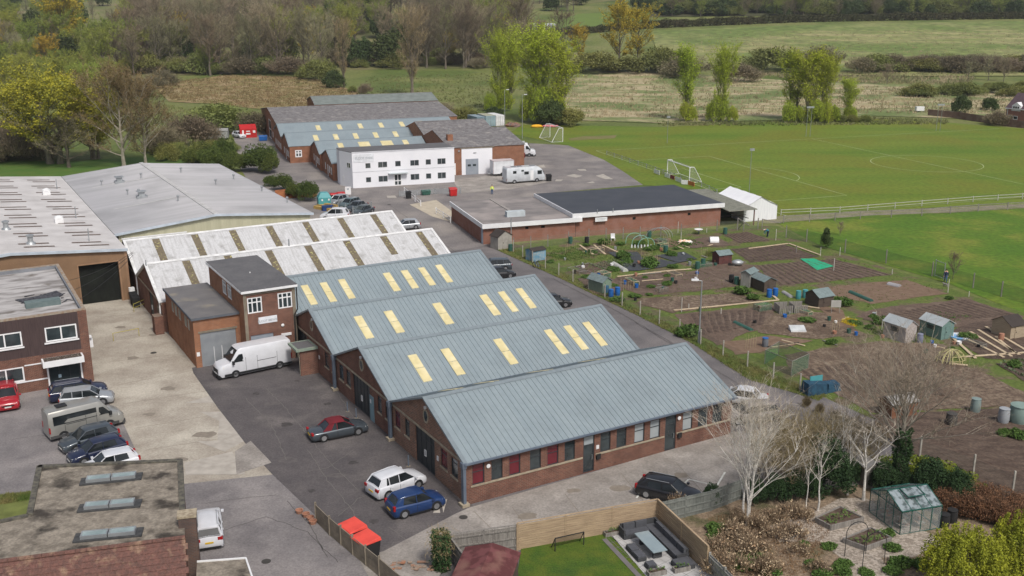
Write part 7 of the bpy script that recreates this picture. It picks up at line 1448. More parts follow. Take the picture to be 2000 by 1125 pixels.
bend={'J':dict(pel=(0,-.15,.9),che=(0,.22,1.05),nk=(0,.4,1.08),hd=(0,.52,1.04),ht=(0,.62,.98)),'leg':[((-.12,-.08,.48),(-.13,-.05,.08),(-.14,.1,.04)),((.12,-.08,.48),(.13,-.05,.08),(.14,.1,.04))],'arm':[((-.22,.36,.78),(-.15,.45,.5)),((.22,.36,.78),(.15,.45,.5))]}
person('person in a yellow hi-vis jacket standing in the far yard with blue jeans',(961,380),PI,1.75,stand,HIVIS,JEAN,vest=mat('reflective_band',(.75,.85,.3)))
person('person in a blue-green coat bending over on the allotment grass',(1498,463),PI/2+.2,1.75,bend,TEALC,NAVYC,hair=mat('white_hair',(.7,.68,.65)))
person('person in dark clothes walking through the allotment gate in the mesh fence',(1846,552),PI-.3,1.7,walk,NAVYC,JEAN)
T=thing('wire_gate','tall wire mesh gate on grey posts in the green fence','gate',g(1825,540));P=MB();b=g(1843,547)-g(1825,540);P.tube((0,0,0),(0,0,2.2),.06,n=5);P.tube(b,b+Vector((0,0,2.2)),.06,n=5);part('post',P,GALV,T);P=MB();P.path([Vector((0,0,2.1)),b+Vector((0,0,2.1))],.04);P.path([Vector((0,0,.2)),b+Vector((0,0,.2))],.04);part('rail',P,GALV,T);P=MB().quad((0,0,.2),b+Vector((0,0,.2)),b+Vector((0,0,2.1)),(0,0,2.1));part('mesh_panel',P,WIRE,T)
T=thing('small_dog','small grey dog walking ahead of the person at the gate','dog',g(1847,560),2.2);V=[(0,0,.3),(.25,0,.31),(-.22,0,.3),(.38,0,.42),(.5,0,.42),(.28,.07,.15),(.28,.07,.02),(.28,-.07,.15),(.26,-.07,.02),(-.2,.07,.16),(-.24,.07,.02),(-.2,-.07,.16),(-.22,-.07,.02),(-.38,0,.42)]
me=bpy.data.meshes.new('body');me.from_pydata(V,[(0,1),(0,2),(1,3),(3,4),(1,5),(5,6),(1,7),(7,8),(2,9),(9,10),(2,11),(11,12),(2,13)],[]);me.materials.append(mat('grey_fur',(.3,.28,.25)));o=bpy.data.objects.new('body',me);C.objects.link(o);o.parent=T;o.modifiers.new('s','SKIN')
for i,r in enumerate([.12,.12,.1,.07,.04,.04,.025,.04,.025,.045,.025,.045,.025,.02]):me.skin_vertices[0].data[i].radius=(r,r)
me.skin_vertices[0].data[0].use_root=True;o.modifiers.new('sub','SUBSURF').levels=1
# ================================================================= VEGETATION
def nrm(v):return v/np.maximum(np.linalg.norm(v,axis=1,keepdims=True),1e-9)
class NP:
    def __init__(s):s.V=[];s.F=[];s.M=[];s.n=0
    def tris(s,A,B,Cc,m=0):
        k=len(A);s.V.append(np.stack([A,B,Cc],1).reshape(-1,3));s.F.append(np.arange(s.n,s.n+3*k).reshape(-1,3));s.M.append(np.full(k,m));s.n+=3*k
    def twigs(s,P,D,ln,wd,rng,m=0):
        D=nrm(D);side=nrm(np.cross(D,rng.normal(size=D.shape)))*wd[:,None]/2
        s.tris(P-side,P+side,P+D*ln[:,None],m)
    def leaves(s,P,size,rng,m=1,flat=0):
        k=len(P);u=nrm(rng.normal(size=(k,3)));v=nrm(np.cross(u,rng.normal(size=(k,3))))
        if flat:u[:,2]*=flat;v[:,2]*=flat
        sz=size*rng.uniform(.6,1.3,(k,1));s.tris(P-u*sz*.5,P+u*sz*.5,P+v*sz,m)
    def mesh(s,name,mats):
        V=np.concatenate(s.V);F=np.concatenate(s.F);me=bpy.data.meshes.new(name);k=len(F)
        me.vertices.add(len(V));me.vertices.foreach_set('co',V.astype(np.float32).ravel());me.loops.add(3*k);me.loops.foreach_set('vertex_index',F.astype(np.int32).ravel())
        me.polygons.add(k);me.polygons.foreach_set('loop_start',np.arange(0,3*k,3,dtype=np.int32));me.update(calc_edges=True)
        for m in mats:me.materials.append(m)
        me.polygons.foreach_set('material_index',np.concatenate(s.M).astype(np.int32));me.update();return me
def gen(name,seed,h,rad,form,mats,bark,nl=14,ns=7,nt=14,tw=.05,tl=1.2,leaves=0,ls=.25,tr=.35,lo=.3,hi=.9,cz=.6,stems=1,droop=0,limbw=None,spread=0,fine=1):
    rng=np.random.default_rng(seed);rr=random.Random(seed);T=MB();N=NP();TP=[];TD=[]
    limbw=limbw or tr*.45
    for s_ in range(stems):
        a0=rr.random()*6.28;off=Vector((math.cos(a0),math.sin(a0),0))*spread*(0 if stems==1 else 1)
        lean=off*1.5+Vector((rr.uniform(-1,1),rr.uniform(-1,1),0))*.03*h
        hh=h*(1 if s_==0 else rr.uniform(.75,.98));tp=[off+lean*(i/7)**1.3+Vector((rr.uniform(-1,1),rr.uniform(-1,1),0))*.008*h*(i>0)+Vector((0,0,hh*.93*i/7)) for i in range(8)]
        for i in range(7):T.tube(tp[i],tp[i+1],tr*(1-i/7.6)*(1.25 if i==0 else 1),tr*(1-(i+1)/7.6),7,cap=False)
        for k in range(nl//stems+1):
            t=lo+(hi-lo)*((k+rr.random())/(nl//stems+1));fi=t*7;i0=min(6,int(fi));P=tp[i0].lerp(tp[i0+1],fi-i0)
            az=k*2.4+rr.uniform(-.5,.5)+s_
            if form=='open':el=math.radians(rr.uniform(52,80));cr=rad
            elif form=='fan':el=math.radians(rr.uniform(60,78));cr=rad*math.sin(min(1,max(.15,t*1.1))*PI*.8)**.7
            elif form=='col':el=math.radians(rr.uniform(68,82));cr=rad*.8
            else:el=math.radians(rr.uniform(15,50)+25*t);cr=rad
            zt=hh*(cz+(1-cz)*rr.uniform(.3,1)*max(.2,math.cos(0))) if form in('fan','col') else None
            q=(P.z/h-cz)/(1-cz if P.z/h>cz else cz);env=cr*math.sqrt(max(.12,1-q*q*.85))
            Lm=env/max(.25,math.cos(el))*rr.uniform(.75,1.05);Lm=min(Lm,(h*1.0-P.z)/max(.2,math.sin(el))) if math.sin(el)>.3 else Lm
            Lm=max(Lm,.12*h);pts=[P];d=Vector((math.cos(az)*math.cos(el),math.sin(az)*math.cos(el),math.sin(el)))
            for j in range(5):
                d=(d+Vector((rr.uniform(-.18,.18),rr.uniform(-.18,.18),rr.uniform(-.05,.2)-droop*.15*j))).normalized();pts.append(pts[-1]+d*Lm/5)
            w0=limbw*(1.15-t)
            for j in range(5):T.tube(pts[j],pts[j+1],w0*(1-j/5.5),w0*(1-(j+1)/5.5),5,cap=False)
            for m_ in range(ns):
                f=rr.uniform(.2,1)*5;j0=min(4,int(f));Q=pts[j0].lerp(pts[j0+1],f-j0);a2=rr.random()*6.28
                d2=((pts[j0+1]-pts[j0]).normalized()+Vector((math.cos(a2),math.sin(a2),rr.uniform(-.2,.7)-droop))*(.45 if form in('fan','col') else .8)).normalized();L2=Lm*rr.uniform(.25,.5)
                e=Q+d2*L2;T.tube(Q,Q.lerp(e,.6)+Vector((0,0,.03*L2)),w0*.3,w0*.15,3,cap=False)
                N.twigs(np.array([Q.lerp(e,.5)]),np.array([d2]),np.array([L2*.6]),np.array([w0*.35]),rng)
                for b in range(nt):
                    TP.append(Q.lerp(e,rr.uniform(.15,1)));TD.append(d2*.8+Vector((rr.gauss(0,.6),rr.gauss(0,.6),rr.gauss(.25-droop,.45))))
    P=np.array(TP);D=nrm(np.array(TD));k=len(P);ln=rng.uniform(.5,1.2,k)*tl
    N.twigs(P,D,ln,np.full(k,tw),rng)
    for f in range(fine):
        u=rng.uniform(.2,.9,(k,1));P2=P+D*ln[:,None]*u;D2=D+rng.normal(0,.6,D.shape)+np.array([0,0,-droop*.8+.15]);N.twigs(P2,D2,ln*.55,np.full(k,tw*.65),rng)
    if leaves:
        idx=rng.integers(0,k,leaves);Q=P[idx]+D[idx]*(ln[idx]*rng.uniform(.1,1.15,leaves))[:,None]+rng.normal(0,.12*tl,(leaves,3));N.leaves(Q,ls,rng)
    return T.mesh('trunk',bark),N.mesh('crown',mats)
def gen_bush(seed,h,rx,ry,mats,n=2600,ls=.28,clumps=26,lump=.32,core=True,twigs=0,conic=False,hedge=0):
    rng=np.random.default_rng(seed);N=NP()
    c=nrm(rng.normal(size=(clumps,3)));c[:,2]=np.abs(c[:,2])*1.35-.55;rad=rng.uniform(.45,.85,(clumps,1));c=c*rad
    if conic:c[:,2]=rng.uniform(-.2,.95,clumps);s_=np.clip(1.05-c[:,2:3],.1,1)*.75;c[:,:2]=nrm(c[:,:2])*s_*rng.uniform(.4,1,(clumps,1))
    if hedge:c[:,0]=rng.uniform(-1,1,clumps)
    idx=rng.integers(0,clumps,n);d=nrm(rng.normal(size=(n,3)));r=rng.uniform(.55,1,(n,1))**.5*lump*rng.uniform(.7,1.2,(clumps,1))[idx]
    P=c[idx]+d*r;P[:,2]=P[:,2]*.5*1.15+.42;P=P*np.array([rx,ry,h]);P[:,2]=np.maximum(P[:,2],.03)
    N.leaves(P,ls,rng,0)
    if twigs:
        k=twigs;i=rng.integers(0,n,k);Q=P[i]*.75;D=P[i]+np.array([0,0,.3*h]);N.twigs(Q,D,rng.uniform(.2,.45,k)*h,np.full(k,.05),rng,len(mats)-1)
    return N.mesh('foliage',mats)
PRO={}
def proto(key,fn):
    if key not in PRO:PRO[key]=fn()
    return PRO[key]
def tree(key,label,loc,h0,h,wscale=1.0,rot=None,group=None,cat='tree',name='tree'):
    tm,cm=PRO[key];s=h/h0;T=thing(name,label,cat,loc,R.random()*6.28 if rot is None else rot,group);T.scale=(s*wscale,s*wscale,s)
    for nm,me in (('trunk',tm),('crown',cm)):
        o=bpy.data.objects.new(nm,me);C.objects.link(o);o.parent=T
    return T
def bush(key,label,loc,h0,h,wscale=1.0,rot=None,group=None,cat='bush',name='bush',sx=1):
    s=h/h0;o=bpy.data.objects.new(name,PRO[key]);C.objects.link(o);o.location=loc;o.rotation_euler=(0,0,R.random()*6.28 if rot is None else rot);o.scale=(s*wscale*sx,s*wscale,s);o['label']=label;o['category']=cat
    if group:o['group']=group
    return o
PRO['bareA']=gen('a',1,24,8,'round',[TWIG_G],BARK,nl=24,ns=9,nt=18,tw=.06,tl=1.8,tr=.5,lo=.2)
PRO['bareB']=gen('b',2,24,7,'round',[TWIG_G],BARK,nl=22,ns=9,nt=18,tw=.06,tl=1.7,tr=.45,lo=.15)
PRO['bareD']=gen('d',3,22,7,'round',[TWIG_D],BARK,nl=20,ns=8,nt=18,tw=.09,tl=1.5,tr=.45,lo=.2)
PRO['olive']=gen('e',4,18,7,'round',[TWIG_O,mat('olive_bud',(.27,.31,.05),(.18,.22,.035),scale=.5,objvar=.7)],BARK,nl=20,ns=8,nt=14,tw=.08,tl=1.3,tr=.35,lo=.12,leaves=5000,ls=.3)
PRO['gold']=gen('g',5,22,7.5,'round',[TWIG_O,LEAF_O],BARK,nl=22,ns=8,nt=14,tw=.08,tl=1.4,tr=.4,lo=.2,leaves=9000,ls=.34)
PRO['poplar']=gen('p',6,24,4.2,'fan',[mat('tan_twigs',(.36,.28,.16),(.27,.21,.12),scale=.5),TWIG_O],BARK,nl=30,ns=8,nt=14,tw=.07,tl=1.5,tr=.4,lo=.12,hi=.85,cz=.55)
PRO['budgreen']=gen('bg',8,22,4.5,'fan',[TWIG_O,LEAF_Y],mat('green_grey_bark',(.2,.19,.12)),nl=34,ns=9,nt=13,tw=.06,tl=1.6,tr=.28,lo=.04,hi=.92,cz=.45,leaves=20000,ls=.24,stems=3,spread=.9)
PRO['budgreen2']=gen('bh',9,20,3.6,'col',[TWIG_O,LEAF_Y],mat('green_grey_bark',(.2,.19,.12)),nl=28,ns=8,nt=12,tw=.06,tl=1.5,tr=.22,lo=.03,hi=.92,cz=.45,leaves=9500,ls=.24,stems=3,spread=.8)
PRO['yellowbush']=gen('yb',10,13,7,'round',[TWIG_O,mat('mustard_leaf',(.4,.35,.025),(.26,.26,.025),scale=.4)],BARK,nl=24,ns=9,nt=12,tw=.07,tl=1.3,tr=.35,lo=.08,leaves=24000,ls=.2,cz=.45,stems=3,spread=.8)
PRO['brownbig']=gen('bb',11,16,7.5,'round',[mat('russet_twigs',(.22,.155,.085),(.27,.2,.1),scale=.6),mat('russet_bud',(.16,.11,.04),(.11,.09,.03))],mat('bleached_bark',(.4,.36,.29),(.2,.17,.13),scale=.8),nl=24,ns=10,nt=20,tw=.05,tl=1.3,tr=.32,lo=.12,leaves=5000,ls=.2,cz=.5)
PRO['smallbare']=gen('sb',12,7,3.5,'round',[TWIG_G],BARK,nl=18,ns=8,nt=16,tw=.035,tl=.8,tr=.16,lo=.15,cz=.5)
PRO['evergreen']=(MB().tube((0,0,0),(0,0,8),.4,.2).mesh('trunk',BARK),gen_bush(21,16,6,6,[LEAF_D,TWIG_D],n=5500,ls=.6,clumps=40))
PRO['roundbush']=gen_bush(22,6,5,5,[LEAF_M,LEAF_D],n=9000,ls=.28,clumps=46,lump=.3)
PRO['darkbush']=gen_bush(23,5,4,4,[LEAF_D],n=7000,ls=.26,clumps=40)
PRO['scrub']=gen_bush(24,5,4.5,4.5,[mat('mauve_scrub',(.15,.12,.075),(.2,.165,.1),scale=.4,objvar=.6),TWIG_G],n=2500,ls=.22,clumps=34,twigs=3500)
PRO['oliscrub']=gen_bush(25,5,4.5,4.5,[mat('olive_scrub',(.19,.2,.055),(.14,.155,.045),scale=.4,objvar=.6),TWIG_O],n=4000,ls=.26,clumps=34,twigs=2600)
PRO['hedge']=gen_bush(26,2.4,6,1.4,[mat('hedge_leaf',(.06,.065,.022),(.09,.08,.035),scale=.3,objvar=.5),TWIG_D],n=3500,ls=.3,clumps=40,hedge=1,lump=.5)
PRO['conbush']=gen_bush(27,3,1,1,[LEAF_D],n=3200,ls=.14,clumps=34,conic=True)
# --- individually placed trees (base pixel, top pixel)
def T_(key,label,pb,ytop,w=1.0,h0=24,**k):
    P=gt(*pb);h=ztop(P,ytop,pb[0])-P.z;return tree(key,label,P,h0,h,w,**k)
def B_(key,label,pb,ytop,w=1.0,h0=5,**k):
    P=gt(*pb);h=ztop(P,ytop,pb[0])-P.z;return bush(key,label,P,h0,h,w,**k)
T_('poplar','tall bare tan fan-shaped poplar standing alone behind the grey hall roof',(805,186),28,1.15)
T_('poplar','slimmer bare tan poplar beside the dark conifer-like bush, left of the big fan-shaped one',(672,172),48,.8)
T_('budgreen','bright yellow-green tree beside the left lamp post',(972,216),78,.95,22);T_('budgreen2','slender yellow-green tree between the two brightest ones',(992,214),95,1.1,20)
T_('budgreen','biggest and brightest yellow-green tree behind the lamp posts',(1055,238),72,1.35,22);T_('budgreen2','thin yellow-green tree at the right shoulder of the brightest one',(1098,242),90,1.2,20)
T_('budgreen2','slim yellow-green poplar on the touchline, leftmost of the four groups',(1345,236),102,1.1,20);T_('budgreen','bushy yellow-green poplar right of the slim touchline one',(1404,236),105,.85,22)
T_('budgreen2','yellow-green poplar, left in the touchline cluster',(1548,236),112,1.3,20);T_('budgreen2','yellow-green poplar with dark trunk in the middle of the touchline cluster',(1578,238),108,1.3,20);T_('budgreen','yellow-green poplar, right in the touchline cluster',(1606,238),125,.95,22);T_('budgreen2','short yellow-green tree right of the touchline cluster',(1660,232),160,1.6,20)
T_('gold','large golden tree above the straw meadow, left one of the pair',(1208,138),20,1.0,22);T_('gold','golden tree above the straw meadow, right one of the pair',(1245,136),26,.95,22);T_('gold','smaller golden tree left of the golden pair',(1130,126),58,1.0,22)
T_('gold','large golden willow in the upper left wood',(130,112),-14,1.25,22);T_('gold','golden-tinged tree at the edge of the grey wood',(345,128),38,.8,22)
T_('yellowbush','wide mustard-yellow tree beside the brown bare one, left',(112,320),168,1.5,13);T_('brownbig','russet bare tree with bleached dead limbs above the pale warehouse roof',(243,330),150,1.05,16)
T_('smallbare','small grey bare tree on the grass in front of the mustard tree',(135,328),238,1.7,7);T_('yellowbush','smaller mustard-yellow tree between the big one and the dead-limbed bare tree',(185,312),195,1.0,13);T_('brownbig','russet bare tree just right behind the dead-limbed one',(285,322),175,1.0,16)
T_('olive','lime-tinged tree in the scrub above the mustard tree',(133,215),120,1.0,18)
T_('smallbare','orange-tipped sapling on the playing field side of the netting',(1640,465),436,.8,7);T_('smallbare','bare grey sapling beside the allotment gate',(1860,552),500,.7,7)
B_('darkbush','dark round bush beside the slim tan poplar base',(655,172),132,.85);B_('scrub','grey scrub bush right of the slim poplar',(715,186),160,.9);B_('oliscrub','olive shrub left of the small grey scrub bush',(690,182),165,.8)
B_('scrub','big grey-blue willow scrub at the meadow edge',(560,148),105,1.6);B_('oliscrub','olive willow scrub at the right of the grey-blue one',(618,156),110,1.1)
B_('roundbush','clipped round green bush at the corner of the far car park, largest',(510,337),276,0.81,6);B_('roundbush','green bush on the warehouse side, left of the two far yard bushes',(398,318),272,0.62,6);B_('roundbush','tall round green bush between the parked silver car and yard',(440,326),262,0.56,6)
for x,y,yt,w_ in ((378,322,285,.8),(415,330,280,.75),(462,338,292,.7),(528,342,292,.6),(488,335,290,.6),(575,388,352,.7),(530,366,340,.9)):
    B_('roundbush','dark green bush in the hedge line between the warehouse and the far yard',(x,y),yt,w_,6,group='hedge line behind the warehouse')
B_('roundbush','low wide bush along the warehouse, left of two',(552,372),336,0.87,6);B_('roundbush','low bush beside the bottle bank, right of two',(603,392),348,0.71,6)
B_('scrub','brown-green scrub behind the silver pickup, left',(370,288),215,1.1);B_('oliscrub','olive-topped scrub mass behind the red container',(440,258),195,1.5);B_('scrub','brown scrub right behind the red container',(495,262),212,1.1);B_('darkbush','dark evergreen bush behind the white cars',(425,262),222,1.1);B_('scrub','low brown scrub below the russet trees, right',(330,300),240,1.0)
B_('oliscrub','olive scrub behind the blue containers, left',(905,240),205,1.2);B_('darkbush','dark bush under the left lamp post',(965,236),205,1.0);B_('darkbush','large dark laurel bush between the lamp posts and willow',(1075,246),188,.75);B_('scrub','brown bramble bush behind the hall roof end',(870,232),196,1.1);B_('oliscrub','olive bush at the foot of the thin touchline tree',(1110,246),205,1.0)
B_('darkbush','round dark green tree left of two beside the brick house',(1878,221),180,.7);B_('darkbush','round dark green tree right of two beside the brick house',(1932,216),186,.75);B_('scrub','brown bush against the brick house fence',(1950,246),212,1.1)
B_('conbush','small dark conifer standing alone by the allotment netting',(1612,488),450,1.15,3)
B_('scrub','bare scrub dome on the straw meadow, left',(1440,160),118,1.5);B_('oliscrub','olive scrub on the hill edge',(1505,140),85,1.5);B_('scrub','twiggy round tree on the hill, right',(1608,136),82,1.2);B_('oliscrub','brown thicket below the golden pair, right side',(1300,142),85,1.2);B_('oliscrub','green-brown thicket below the golden trees, left',(1165,142),95,1.6);B_('oliscrub','thicket under the golden pair',(1225,142),105,1.6);B_('scrub','thicket at far right of golden trees',(1345,150),105,1.8)
for i,x in enumerate(range(1545,1690,24)):
    B_('oliscrub','low olive scrub at the foot of the touchline poplars',(x,240),222,1.0,group='scrub under the touchline poplars')
PRO['limescrub']=gen_bush(29,5,3.5,3.5,[LEAF_Y,TWIG_O],n=3600,ls=.22,clumps=34,twigs=2600)
rw=random.Random(11)
for x,y,yt in ((958,218,168),(985,218,160),(1035,240,165),(1062,242,150),(1085,243,172),(1338,238,185),(1352,238,196),(1392,239,180),(1412,239,185),(1430,238,195),(1540,240,185),(1560,240,195),(1592,241,180),(1612,241,185),(1628,240,192),(1655,235,195),(1665,235,200)):
    B_('limescrub','lime-green leafy growth at the foot of the yellow-green poplars',(x,y),yt+8,.5,group='lime growth under the poplars')
for i in range(26):
    x=1680+i*14+rw.uniform(-5,5);B_('scrub' if rw.random()<.8 else 'oliscrub','mauve-brown scrub in the long thicket across the hill',(x,138+rw.uniform(-3,5)),rw.uniform(100,114),1.4,group='scrub of the long hill thicket')
for i in range(22):
    x=1790+i*13+rw.uniform(-5,5);B_('oliscrub','low olive willow scrub behind the brick house',(x,rw.uniform(172,192)),rw.uniform(156,170),1.5,group='willow scrub above the brick house')
for x,yb,yt in ((1732,166,130),(1890,160,125),(1930,158,118),(1960,160,120)):T_('smallbare','small bare tree standing on the straw meadow by the thicket',(x,yb),yt,.9,7,group='small bare trees by the hill thicket')
# hedges
def hedge(label,pts,h,group,key='hedge'):
    P_=[gt(*p) for p in pts]
    for a,b in zip(P_,P_[1:]):
        d=b-a;n=max(1,int(d.length/10))
        for i in range(n):
            p=a+d*((i+.5)/n);p.z=terr(p.x,p.y);bush(key,label,p,2.4,h*rw.uniform(.85,1.2),1.0,rot=math.atan2(d.y,d.x),group=group,name='hedge',cat='hedge',sx=1.15*2.4/h)
hedge('dark field hedge curving along the top of the hill pasture',[(1262,56),(1400,50),(1550,44),(1750,40),(2080,36)],4.5,'hedge along the top of the hill pasture')
hedge('dark hedge below the bright green far field',[(1040,72),(1140,66),(1262,56)],4,'hedge below the bright far field')
hedge('dark hedge in front of the far green field in the wood',[(620,100),(800,96),(1040,90)],4,'hedge crossing the bare wood')
# woods
WOODS=[];SCR=[]
sheet('woodland_floor',[(-200,30),(-200,235),(40,225),(235,190),(300,150),(640,138),(960,134),(1100,128),(1240,120),(1040,90),(1030,20),(1270,-6),(300,-6)],mat('woodland_floor_litter',(.2,.17,.085),(.14,.155,.045),scale=.06,detail=9,col3=(.1,.12,.035),s3=.02),.12)
sheet('hilltop_floor',[(1270,34),(1270,4),(2150,2),(2150,28),(1700,30)],mat('hilltop_litter',(.06,.065,.025),(.09,.08,.04),scale=.03),.3)
def scrubs(n,xr,yr,hr,group,label,seed,kk=('scrub','oliscrub')):
    r_=random.Random(seed)
    for i in range(n):
        x=r_.uniform(*xr);y=yr[0]+(yr[1]-yr[0])*(i+r_.random())/n
        if av(x,y):continue
        P=gt(x,y);h=r_.uniform(*hr);SCR.append((h/P.y,kk[r_.random()<.55],label,P,5,h,r_.uniform(1,1.5),group))
def av(x,y):return (1030<x<1270 and 24<y<75) or (x>1270 and y>60)
def wood(n,xr,yr,kinds,group,seed,hs=(15,27),avoid=None):
    r_=random.Random(seed)
    for i in range(n):
        for _ in range(20):
            x=r_.uniform(*xr);y=yr[0]+(yr[1]-yr[0])*(i+r_.random())/n
            if not(avoid and avoid(x,y)):break
        else:continue
        k=r_.random()
        for key,pw,h0,lb,hf in kinds:
            if k<pw:break
        P=gt(x,y);h=r_.uniform(*hs)*hf
        WOODS.append((h/P.y,key,lb,P,h0,h,r_.uniform(.85,1.15),group))
KW=[('bareA',.2,24,'tall bare grey-brown tree of the background wood',1.0),('bareB',.37,24,'tall bare grey-brown tree of the background wood',1.0),('bareD',.5,22,'dark bare tree of the background wood',.95),('olive',.83,18,'olive budding tree of the background wood',.75),('evergreen',.94,16,'dark evergreen tree of the background wood',.75),('gold',1.0,22,'golden budding tree of the background wood',.65)]
def av(x,y):return (1030<x<1290 and y>24) or (x>1260 and y>60) or (430<x<800 and 104<y<118)
wood(190,(250,1280),(30,136),KW,'trees of the bare background wood',5,(19,29),av)
wood(26,(260,640),(128,150),[('bareA',.5,24,'tall bare grey-brown tree of the background wood',1),('bareD',.8,22,'dark bare tree of the background wood',.9),('olive',1,18,'olive budding tree of the background wood',.55)],'trees of the bare background wood',6,(18,27))
wood(12,(830,1110),(122,136),[('bareA',.5,24,'tall bare grey-brown tree of the background wood',1),('bareD',1,22,'dark bare tree of the background wood',.9)],'trees of the bare background wood',16,(18,26))
wood(80,(-80,330),(30,155),[('olive',.5,18,'olive budding tree of the upper left wood',.85),('bareB',.66,24,'bare tree of the upper left wood',.9),('bareD',.74,22,'dark bare tree of the upper left wood',.8),('gold',.84,22,'golden tree of the upper left wood',.8),('evergreen',1,16,'dark evergreen of the upper left wood',.8)],'trees of the upper left wood',7,(16,24))
wood(48,(-60,225),(145,232),[('olive',.75,18,'olive willow of the left wood edge',.8),('bareD',.9,22,'dark bare tree of the left wood edge',.6),('bareB',1,24,'bare tree of the left wood edge',.6)],'trees along the left wood edge',8,(12,17))
wood(190,(1270,2080),(6,34),[('bareD',.3,22,'dark bare tree on the far hilltop',.7),('evergreen',.62,16,'dark evergreen on the far hilltop',.7),('olive',1,18,'olive tree on the far hilltop',.7)],'trees of the far hilltop wood',9,(13,20))
wood(150,(-80,2080),(-8,24),[('bareD',.35,22,'dark tree on the skyline wood',.8),('evergreen',.6,16,'dark evergreen on the skyline wood',.8),('olive',1,18,'olive tree on the skyline wood',.8)],'trees of the skyline wood',10,(16,24))
scrubs(90,(250,1250),(40,130),(4,9),'understorey of the background wood','low scrub of the background wood understorey',71)
scrubs(50,(-80,330),(50,200),(4,8),'understorey of the upper left wood','low scrub of the upper left wood understorey',72)
scrubs(260,(1270,2080),(4,31),(6,11),'understorey of the far hilltop wood','dark scrub of the far hilltop wood',73,('darkbush','oliscrub'))
for i in range(30):
    x=rw.uniform(230,520);B_('oliscrub' if rw.random()<.6 else 'scrub','low scrub along the edge of the sedge meadow',(x,rw.uniform(132,146)),rw.uniform(100,118),1.3,group='scrub along the sedge meadow edge')
for i in range(26):
    x=rw.uniform(640,960);B_('scrub' if rw.random()<.6 else 'oliscrub','low scrub at the foot of the bare wood',(x,rw.uniform(120,134)),rw.uniform(95,112),1.3,group='scrub at the foot of the bare wood')
for i in range(20):
    x=rw.uniform(-40,90);B_('scrub','brown scrub on the left behind the mustard tree',(x,rw.uniform(250,322)),rw.uniform(222,262) if x<70 else 250,.9,group='brown scrub at the far left')
for i in range(12):
    x=rw.uniform(290,460);B_('oliscrub','green scrub beyond the warehouse roof',(x,rw.uniform(296,318)),rw.uniform(262,282),.8,group='green scrub beyond the warehouse roof')
def tri_arrays(me):
    me.calc_loop_triangles();n=len(me.vertices);V=np.empty(n*3,np.float32);me.vertices.foreach_get('co',V);k=len(me.loop_triangles);F=np.empty(k*3,np.int32);me.loop_triangles.foreach_get('vertices',F);Mi=np.empty(k,np.int32);me.loop_triangles.foreach_get('material_index',Mi)
    return V.reshape(-1,3),F.reshape(-1,3),Mi
def mass(name,label,cat,items,keep=1.0):
    vs=[];fs=[];ms=[];mats=[];n=0;cache={};r_=np.random.default_rng(3)
    for (_,key,lb,P,h0,h,ws,group) in items:
        pr=PRO[key]
        for me in (pr if isinstance(pr,tuple) else (pr,)):
            if me.name not in cache:
                V,F,Mi=tri_arrays(me)
                if len(F)>3000:
                    F_=F[r_.random(len(F))<keep] if keep<1 else F
                    if keep<1:
                        sel=r_.random(len(F))<keep;F=F[sel];Mi=Mi[sel]
                        u,inv=np.unique(F,return_inverse=True);V=V[u];F=inv.reshape(-1,3)
                cache[me.name]=(V,F,Mi,[m for m in me.materials])
            V,F,Mi,mm=cache[me.name];a=r_.uniform(0,6.28);s=h/h0;c_,s_=math.cos(a),math.sin(a)
            W_=V*np.array([s*ws,s*ws,s]);W_=np.stack([W_[:,0]*c_-W_[:,1]*s_+P.x,W_[:,0]*s_+W_[:,1]*c_+P.y,W_[:,2]+P.z],1)
            mp_i=[]
            for m in mm:
                if m not in mats:mats.append(m)
                mp_i.append(mats.index(m))
            vs.append(W_);fs.append(F+n);ms.append(np.array(mp_i)[Mi]);n+=len(V)
    if not vs:return
    N=NP();N.V=vs;N.F=fs;N.M=ms;o=bpy.data.objects.new(name,N.mesh(name,mats));C.objects.link(o);o['label']=label;o['category']=cat;o['kind']='stuff'
WOODS.sort(key=lambda t:-t[0]);SCR.sort(key=lambda t:-t[0])
NT=300-sum(1 for o in C.objects if o.get('category')=='tree')-14
for t in WOODS[:NT]:tree(t[1],t[2],t[3],t[4],t[5],t[6],group=t[7])
mass('distant_woodland','smaller trees of the wood across the top of the view, reading as one mass','woodland',WOODS[NT:])
NB=300-sum(1 for o in C.objects if o.get('category')=='bush')-125
for t in SCR[:max(0,NB)]:bush(t[1],t[2],t[3],t[4],t[5],t[6],group=t[7])
mass('distant_scrub','far scrub and understorey of the woods, reading as one mass','scrub',SCR[max(0,NB):])
# --- near garden trees
PRO['birch']=gen('bi',31,10,3.9,'open',[TWIG_B],BARKW,nl=36,ns=8,nt=9,tw=.018,tl=.9,tr=.095,lo=.18,hi=.9,cz=.5,stems=3,spread=.5,limbw=.05,fine=1)
PRO['birchs']=gen('bs',32,7,1.6,'open',[TWIG_B],BARKW,nl=10,ns=4,nt=6,tw=.015,tl=.6,tr=.075,lo=.35,hi=.9,cz=.6,limbw=.04)
PRO['ash']=gen('as',33,11.5,7.4,'round',[mat('ash_outer_twigs',(.34,.28,.21),(.24,.19,.14))],mat('pale_ash_bark',(.32,.29,.24),(.21,.18,.14),scale=2),nl=36,ns=12,nt=11,tw=.02,tl=1.1,tr=.32,lo=.3,hi=.8,cz=.55,limbw=.095,fine=1)
PRO['hazel']=gen('hz',34,5,2.6,'fan',[mat('brown_hazel_twigs',(.3,.24,.13),(.21,.17,.085),scale=1)],BARK,nl=22,ns=7,nt=9,tw=.02,tl=.7,tr=.05,lo=.05,hi=.9,stems=5,spread=.5)
tree('birch','three-stemmed white birch beside the board fence, largest',g(1451,1020),10,8.3,1.15,rot=.4)
